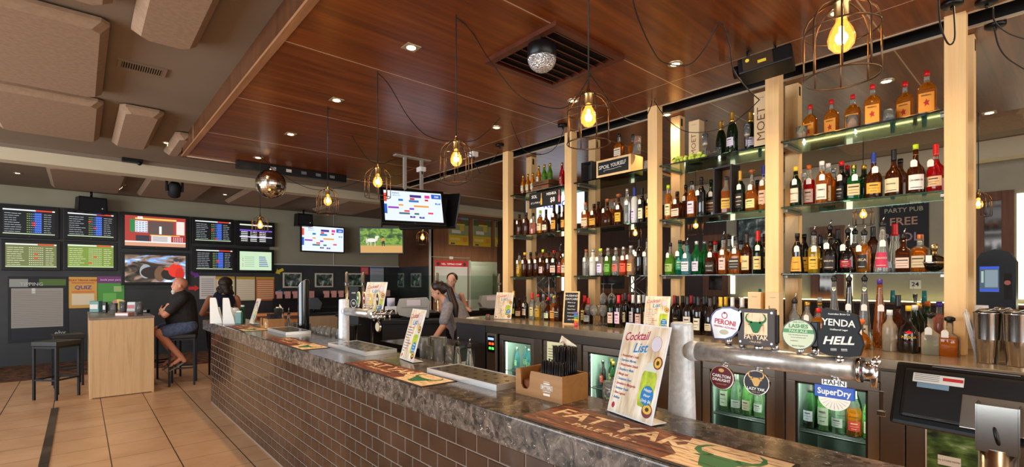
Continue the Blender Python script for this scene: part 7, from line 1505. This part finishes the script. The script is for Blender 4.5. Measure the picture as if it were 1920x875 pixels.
# stage truss behind the left bays
tr = mat('truss_alloy', (170, 170, 166), .3, .9)
for k, (px, X) in enumerate(((1024, 7.0), (1202, 6.9))):
    o = thing('stage_truss', ['silver stage truss seen under the left bay', 'silver stage truss seen under the second bay'][k], 'truss', (X, yx(px, X), 0), .3, 'silver trusses')
    for a, b in ((-.14, -.14), (.14, -.14), (-.14, .14), (.14, .14)): MB().cyl((a, b, .02), (a, b, 1.72), .02, .02, tr, 10).build('chord', o)
    g = MB()
    for i in range(7):
        s_ = 1 if i % 2 else -1
        for f in (-.14, .14): g.cyl((f, -.14*s_, .05+i*.24), (f, .14*s_, .27+i*.24), .008, .008, tr, 6); g.cyl((-.14*s_, f, .05+i*.24), (.14*s_, f, .27+i*.24), .008, .008, tr, 6)
    g.build('lattice', o); MB().box(-.2, .2, -.2, .2, 0, .02, tr).build('base_plate', o)
# dark round stools beyond
for k, px in enumerate((1318, 1390)):
    o = thing('round_back_chair', f'dark round backed chair beyond the bottles of the third bay, {ORD[k]} from left', 'chair', (7.0+k*.0, yx(px, 7.0), 0), 0, 'round backed chairs')
    MB().lathe([(.2, .60), (.22, .63), (.21, .68), (.001, .69)], dkb, 24).build('seat', o)
    for a in range(4): MB().cyl((.15*math.cos(a*1.571+.78), .15*math.sin(a*1.571+.78), 0), (.13*math.cos(a*1.571+.78), .13*math.sin(a*1.571+.78), .6), .014, .014, MATTE, 8).build('leg', o)
    MB().tube([(.18, .2*math.cos(q), 1.05+.2*math.sin(q)) for q in [2*math.pi*j/20 for j in range(20)]], .025, fwd_, 8, True).box(.17, .19, -.02, .02, .66, .86, fwd_).build('backrest', o)
# ================================================================ people
def person_mesh(name, caps, balls, m, vox, parent, smooth=4):
    """capsules and ellipsoids fused to one continuous surface"""
    bm = bmesh.new()
    def capsule(p, q, r0, r1):
        p, q = Vector(p), Vector(q); d = q-p; n_ = 7
        for i in range(n_+1):
            f = i/n_; c = p.lerp(q, f); r = r0+(r1-r0)*f; bmesh.ops.create_icosphere(bm, subdivisions=2, radius=r, matrix=Matrix.Translation(c))
        rot = d.to_track_quat('Z', 'Y').to_matrix().to_4x4()
        bmesh.ops.create_cone(bm, cap_ends=True, segments=16, radius1=r0, radius2=r1, depth=d.length, matrix=Matrix.Translation((p+q)/2) @ rot)
    for c in caps: capsule(*c)
    for b in balls:
        c, s = b[0], b[1]; R = Matrix.Rotation(b[2], 4, b[3]) if len(b) > 2 else Matrix.Identity(4)
        bmesh.ops.create_icosphere(bm, subdivisions=3, radius=1, matrix=Matrix.Translation(c) @ R @ Matrix.Diagonal((*s, 1)))
    me = bpy.data.meshes.new(name); bm.to_mesh(me); bm.free(); o = bpy.data.objects.new(name, me); S.collection.objects.link(o)
    r = o.modifiers.new('r', 'REMESH'); r.mode = 'VOXEL'; r.voxel_size = vox
    s = o.modifiers.new('s', 'SMOOTH'); s.factor = .5; s.iterations = smooth
    dg = bpy.context.evaluated_depsgraph_get(); me2 = bpy.data.meshes.new_from_object(o.evaluated_get(dg)); bpy.data.objects.remove(o)
    me2.name = name; me2.materials.clear(); me2.materials.append(m)
    for p in me2.polygons: p.use_smooth = True
    o = bpy.data.objects.new(name, me2); S.collection.objects.link(o); o.parent = parent; return o
def head(c, f, up=(0, 0, 1), s=1.0):
    """head shapes; c centre, f forward"""
    f = Vector(f).normalized(); u = Vector(up).normalized(); sd = f.cross(u).normalized(); c = Vector(c)
    P = lambda a, b, d: tuple(c+f*a*s+sd*b*s+u*d*s)
    ang = math.atan2(f.y, f.x)
    B = [(P(-.012, 0, .03), (.098*s, .078*s, .092*s), ang, 'Z'), (P(.022, 0, -.035), (.072*s, .062*s, .078*s), ang, 'Z'), (P(.052, 0, -.078), (.030*s, .032*s, .028*s), ang, 'Z'),
         (P(.092, 0, -.012), (.017*s, .012*s, .022*s), ang, 'Z'), (P(.083, 0, .008), (.012*s, .010*s, .024*s), ang, 'Z'), (P(.078, 0, -.050), (.014*s, .024*s, .010*s), ang, 'Z'), (P(.070, 0, .03), (.018*s, .05*s, .012*s), ang, 'Z'),
         (P(0, .078, -.008), (.018*s, .008*s, .030*s), ang, 'Z'), (P(0, -.078, -.008), (.018*s, .008*s, .030*s), ang, 'Z')]
    return B, P
def hand(w, d, palm_n, m_side, s=1.0, curl=.5):
    """capsules of a hand at wrist w, pointing d; palm_n palm normal; thumb on m_side"""
    w, d, n, t = Vector(w), Vector(d).normalized(), Vector(palm_n).normalized(), Vector(m_side).normalized(); C = []
    k = w+d*.085*s
    for i, off in enumerate((-.030, -.010, .010, .030)):
        b = k+t*off*s; C.append((tuple(w+t*off*.6*s), tuple(b), .014*s, .012*s))
        L = (.060, .072, .076, .064)[i]*s; d1 = (d*math.cos(curl*.5)+n*math.sin(curl*.5)); d2 = (d*math.cos(curl*1.4)+n*math.sin(curl*1.4))
        mid = b+d1*L*.5; C.append((tuple(b), tuple(mid), .0095*s, .0085*s)); C.append((tuple(mid), tuple(mid+d2*L*.5), .0085*s, .007*s))
    b = w+t*.026*s+d*.025*s; q = b+(t*.8+d*.7+n*.3).normalized()*.04*s; C.append((tuple(b), tuple(q), .013*s, .011*s)); C.append((tuple(q), tuple(q+(d*.9+n*.3).normalized()*.03*s), .010*s, .008*s)); return C
# -- seated man, facing -x
mx_, my_ = 1.17, 8.87
man = thing('person', 'bald bearded man in a black shirt and blue shorts sitting on a stool, arms folded', 'person', (mx_, my_, 0), 0)
hc = (-.05, -.03, 1.49); HB, P = head(hc, (-1, -.05, -.02), s=1.0)
hips = [(.06, -.10, .88), (.06, .10, .88)]; kn = [(-.31, -.16, .80), (-.31, .16, .82)]; an = [(-.03, -.12, .41), (-.08, .14, .40)]
caps = [((.02, -.02, .90), (-.02, -.02, 1.24), .15, .155), ((-.02, -.02, 1.24), (-.03, -.02, 1.40), .10, .058), ((-.03, -.02, 1.36), (-.05, -.03, 1.45), .056, .056)]
for s_, h_, k_, a_ in ((-1, hips[0], kn[0], an[0]), (1, hips[1], kn[1], an[1])):
    caps += [(h_, k_, .092, .064), (k_, a_, .058, .036), (a_, (a_[0]-.13, a_[1], a_[2]-.095), .034, .026), (a_, (a_[0]+.03, a_[1], a_[2]-.05), .034, .030)]
sh_ = [(-.03, -.20, 1.31), (-.03, .17, 1.31)]; el = [(-.25, -.21, 1.06), (-.25, .17, 1.06)]; wr = [(-.27, .03, 1.13), (-.22, -.08, 1.16)]
for a, b, c in zip(sh_, el, wr): caps += [(a, b, .056, .045), (b, c, .043, .030)]
caps += hand(wr[0], (.15, .9, .1), (1, 0, 0), (0, 0, 1), 1, .35)+hand(wr[1], (.0, -.9, .25), (1, 0, 0), (0, 0, 1), 1, .35)
for a_ in an: 
    for q in range(5): caps.append(((a_[0]-.12, a_[1]-.03+q*.015, a_[2]-.09), (a_[0]-.155, a_[1]-.034+q*.017, a_[2]-.108), .011, .009))
man_skin = mat('ruddy_skin', (206, 138, 106), .45, sss=.1)
person_mesh('body', caps, HB, man_skin, .008, man)
blk = speck('black_shirt_cloth', (28, 25, 24), (38, 34, 31), 40, .85)
person_mesh('shirt', [((.03, -.02, .84), (-.01, -.02, 1.24), .175, .178), ((-.01, -.02, 1.24), (-.03, -.02, 1.38), .125, .072)]+[(a, tuple(Vector(a).lerp(Vector(b), .72)), .078, .070) for a, b in zip(sh_, el)], [((-.05, -.02, 1.0), (.18, .17, .18)), ((-.02, -.02, 1.3), (.11, .225, .07))], blk, .012, man)
blu = speck('blue_grey_shorts', (72, 84, 112), (88, 100, 130), 30, .85)
person_mesh('shorts', [(h_, tuple(Vector(h_).lerp(Vector(k_), .80)), .118, .092) for h_, k_ in zip(hips, kn)]+[((.02, -.08, .88), (.02, .08, .88), .13, .13)], [], blu, .012, man)
person_mesh('beard', [], [(P(.070, 0, -.088), (.036, .040, .034)), (P(.084, 0, -.044), (.016, .030, .008)), (P(.078, 0, -.110), (.022, .022, .024))], mat('white_beard', (206, 190, 170), .9), .006, man, 2)
eym = mat('eye_dark', (30, 22, 18), .3)
def eyes(P, parent):
    g = MB()
    for s_ in (-.030, .030): g.ball(P(.080, s_, .010), .009, mat('eye_white', (226, 222, 216), .3), 10, 6).ball(P(.0865, s_, .010), .0045, eym, 8, 5)
    g.build('eyes', parent)
eyes(P, man)
for a_ in an:
    k = Matrix.Translation((a_[0]-.06, a_[1], a_[2]-.115)) @ Matrix.Rotation(math.radians(-32+0), 4, 'Y')
    MB().prism([(.125*math.cos(q)*(1 if True else 1), .045*math.sin(q)) for q in [2*math.pi*i/20 for i in range(20)]], .016, mat('sandal_sole', (120, 120, 110), .6), k @ Matrix.Rotation(-math.pi/2, 4, 'X') @ Matrix.Translation((0, -.006, 0))).tube([k @ Vector((-.02, -.04, .0)), k @ Vector((-.03, -.03, .05)), k @ Vector((-.04, 0, .065)), k @ Vector((-.03, .03, .05)), k @ Vector((-.02, .04, 0))], .008, mat('sandal_strap', (34, 34, 36), .6), 8).build('sandal', man)
# -- woman in navy, seen from behind, facing +y
wx, wy = 1.78, 9.28
wo = thing('person', 'woman with dark curly hair in a navy sleeveless top seen from behind', 'person', (wx, wy, 0), 0)
HB, P = head((.05, .06, 1.50), (.35, .9, -.15), s=.97)
caps = [((0, 0, .86), (0, 0, 1.20), .145, .135), ((0, 0, 1.20), (.03, .02, 1.38), .11, .055), ((.03, .02, 1.36), (.05, .05, 1.46), .05, .05)]
for s_ in (-1, 1): caps += [((.1*s_, 0, .84), (.12*s_, .40, .80), .09, .065), ((.12*s_, .40, .80), (.12*s_, .30, .40), .058, .038), ((.12*s_, .30, .36), (.12*s_, .43, .30), .034, .028)]
caps += [((-.19, 0, 1.27), (-.28, .12, 1.02), .052, .044), ((-.28, .12, 1.02), (-.12, .34, 1.0), .042, .030), ((.20, .02, 1.27), (.29, .14, 1.05), .052, .044), ((.29, .14, 1.05), (.18, .34, 1.10), .042, .030)]
caps += hand((-.12, .34, 1.0), (.6, .8, .1), (0, 0, -1), (.5, -.3, 0), .92, .3)+hand((.18, .34, 1.10), (-.5, .8, .2), (0, 0, -1), (-.5, -.3, 0), .92, .3)
person_mesh('body', caps, HB, TANSKIN, .008, wo)
nav = speck('navy_cloth', (26, 30, 56), (36, 40, 68), 40, .85)
person_mesh('top', [((0, 0, .82), (0, 0, 1.20), .165, .155), ((-.10, 0, 1.22), (-.09, 0, 1.34), .085, .04), ((.10, .0, 1.22), (.10, .01, 1.34), .085, .04)], [], nav, .010, wo); person_mesh('trousers', [((.1*s_, 0, .84), (.12*s_, .38, .80), .105, .08) for s_ in (-1, 1)]+[((.12*s_, .38, .80), (.12*s_, .31, .44), .075, .055) for s_ in (-1, 1)], [], mat('dark_denim', (28, 30, 40), .9), .012, wo)
r = random.Random(9); person_mesh('hair', [], [(P(-.025, 0, .03), (.108, .100, .10)), (P(-.06, 0, -.06), (.075, .10, .10)), (P(-.07, .02, -.13), (.06, .10, .07))]+[(P(-.06+r.uniform(-.06, .03), r.uniform(-.11, .11), r.uniform(-.18, .03)), (.028, .028, .03)) for _ in range(26)], mat('dark_brown_hair', (44, 28, 20), .6), .009, wo, 1)
eyes(P, wo)
# -- barmaid bending left
bx_, by_ = 3.60, 5.22
ba = thing('person', 'barmaid in a grey shirt with a long ponytail leaning down to the left', 'person', (bx_, by_, 0), 0)
L3 = Vector((-.75, .66, 0)); N3 = Vector((-.66, -.75, 0))
def B3(l, n, z): return tuple(L3*l+N3*n+Vector((0, 0, z)))
hcn = B3(.20, .0, 1.43); HB, P = head(hcn, tuple(L3*.85+Vector((0, 0, -.50))), tuple(L3*.45+Vector((0, 0, .9))), s=.98)
caps = [(B3(-.10, 0, .95), B3(.02, 0, 1.20), .14, .125), (B3(.02, 0, 1.20), B3(.10, 0, 1.30), .105, .06), (B3(.10, 0, 1.29), B3(.16, 0, 1.36), .046, .046)]
for s_ in (-.09, .09): caps += [(B3(-.12, s_, .92), B3(-.08, s_, .50), .092, .06), (B3(-.08, s_, .50), B3(-.14, s_, .09), .056, .038), (B3(-.14, s_, .05), B3(-.02, s_, .035), .036, .028)]
caps += [(B3(.06, .16, 1.22), B3(.10, .26, 1.00), .050, .042), (B3(.10, .26, 1.00), B3(.24, .26, .80), .040, .028), (B3(.06, -.16, 1.22), B3(.16, -.24, 1.02), .050, .042), (B3(.16, -.24, 1.02), B3(.06, -.30, .90), .040, .028)]
caps += hand(B3(.24, .26, .80), tuple(L3*.4+Vector((0, 0, -.9))), tuple(-N3), tuple(L3), .92, .5)+hand(B3(.06, -.30, .90), tuple(Vector((0, 0, -.5))-L3*.4), tuple(-N3), tuple(L3), .92, .5)
person_mesh('body', caps, HB, SKIN, .008, ba)
gs = speck('grey_shirt_cloth', (122, 120, 128), (138, 136, 144), 40, .85)
person_mesh('shirt', [(B3(-.12, 0, .90), B3(.0, 0, 1.20), .165, .150), (B3(.02, 0, 1.2), B3(.09, 0, 1.30), .12, .065), (B3(.05, .16, 1.24), B3(.09, .25, 1.06), .070, .064), (B3(.05, -.16, 1.24), B3(.14, -.22, 1.08), .070, .064)], [], gs, .011, ba)
person_mesh('trousers', [(B3(-.12, s_, .92), B3(-.08, s_, .50), .108, .075) for s_ in (-.09, .09)]+[(B3(-.08, s_, .50), B3(-.14, s_, .10), .07, .055) for s_ in (-.09, .09)], [], mat('black_trousers', (20, 20, 22), .9), .012, ba)
pt = [(-.07, 0, .05), (-.14, 0, .05), (-.19, 0, .0)]
hm_ = mat('dark_hair', (38, 20, 14), .45)
tp_ = Vector(P(-.12, 0, .02)); person_mesh('hair', [(tuple(tp_), tuple(tp_-L3*.06+N3*.05+Vector((0, 0, -.06))), .035, .045), (tuple(tp_-L3*.06+N3*.05+Vector((0, 0, -.06))), tuple(tp_-L3*.14+N3*.13+Vector((0, 0, -.28))), .045, .050), (tuple(tp_-L3*.14+N3*.13+Vector((0, 0, -.28))), tuple(tp_-L3*.16+N3*.14+Vector((0, 0, -.44))), .05, .02)], [(P(-.03, 0, .045), (.095, .092, .088)), (P(-.055, 0, .0), (.065, .085, .075))], hm_, .008, ba, 2)
eyes(P, ba); MB().ball(P(0, -.082, -.04), .009, mat('stud', (20, 20, 20), .3), 8, 5).ball(P(0, .082, -.04), .009, mat('stud', (20, 20, 20), .3), 8, 5).build('ear_stud', ba)
# -- second woman behind the glass
sx_, sy_ = 4.62, 6.75
sw2 = thing('person', 'woman with tied back hair and bare shoulders behind the glass screen', 'person', (sx_, sy_, 0), 0)
HB, P = head((0, 0, 1.565), (-.75, -.7, -.08), s=.98)
caps = [((0, 0, .95), (0, 0, 1.22), .13, .125), ((0, 0, 1.22), (0, 0, 1.40), .105, .055), ((0, 0, 1.38), (0, 0, 1.50), .048, .048)]
for s_ in (-.09, .09): caps += [((s_, 0, .92), (s_, 0, .5), .09, .06), ((s_, 0, .5), (s_, .02, .08), .056, .038), ((s_, .02, .05), (s_-.05, -.10, .035), .035, .028), ((s_*2.1, 0, 1.32), (s_*2.8, -.05, 1.08), .05, .042), ((s_*2.8, -.05, 1.08), (s_*1.6, -.26, 1.10), .04, .028)]
caps += hand((-.144, -.26, 1.10), (.3, -.8, -.1), (0, 0, -1), (1, 0, 0), .92, .4)+hand((.144, -.26, 1.10), (-.3, -.8, -.1), (0, 0, -1), (-1, 0, 0), .92, .4)
person_mesh('body', caps, HB, SKIN, .009, sw2); person_mesh('top', [((0, 0, .88), (0, 0, 1.24), .15, .145)], [], mat('blue_grey_top', (120, 130, 150), .8), .012, sw2); person_mesh('trousers', [((s_, 0, .92), (s_, 0, .5), .105, .075) for s_ in (-.09, .09)]+[((s_, 0, .5), (s_, .02, .1), .07, .055) for s_ in (-.09, .09)], [], mat('black_trousers', (20, 20, 22), .9), .012, sw2)
person_mesh('hair', [], [(P(-.03, 0, .045), (.095, .09, .09)), (P(-.10, 0, .06), (.045, .045, .045))], hm_, .009, sw2, 2); eyes(P, sw2)
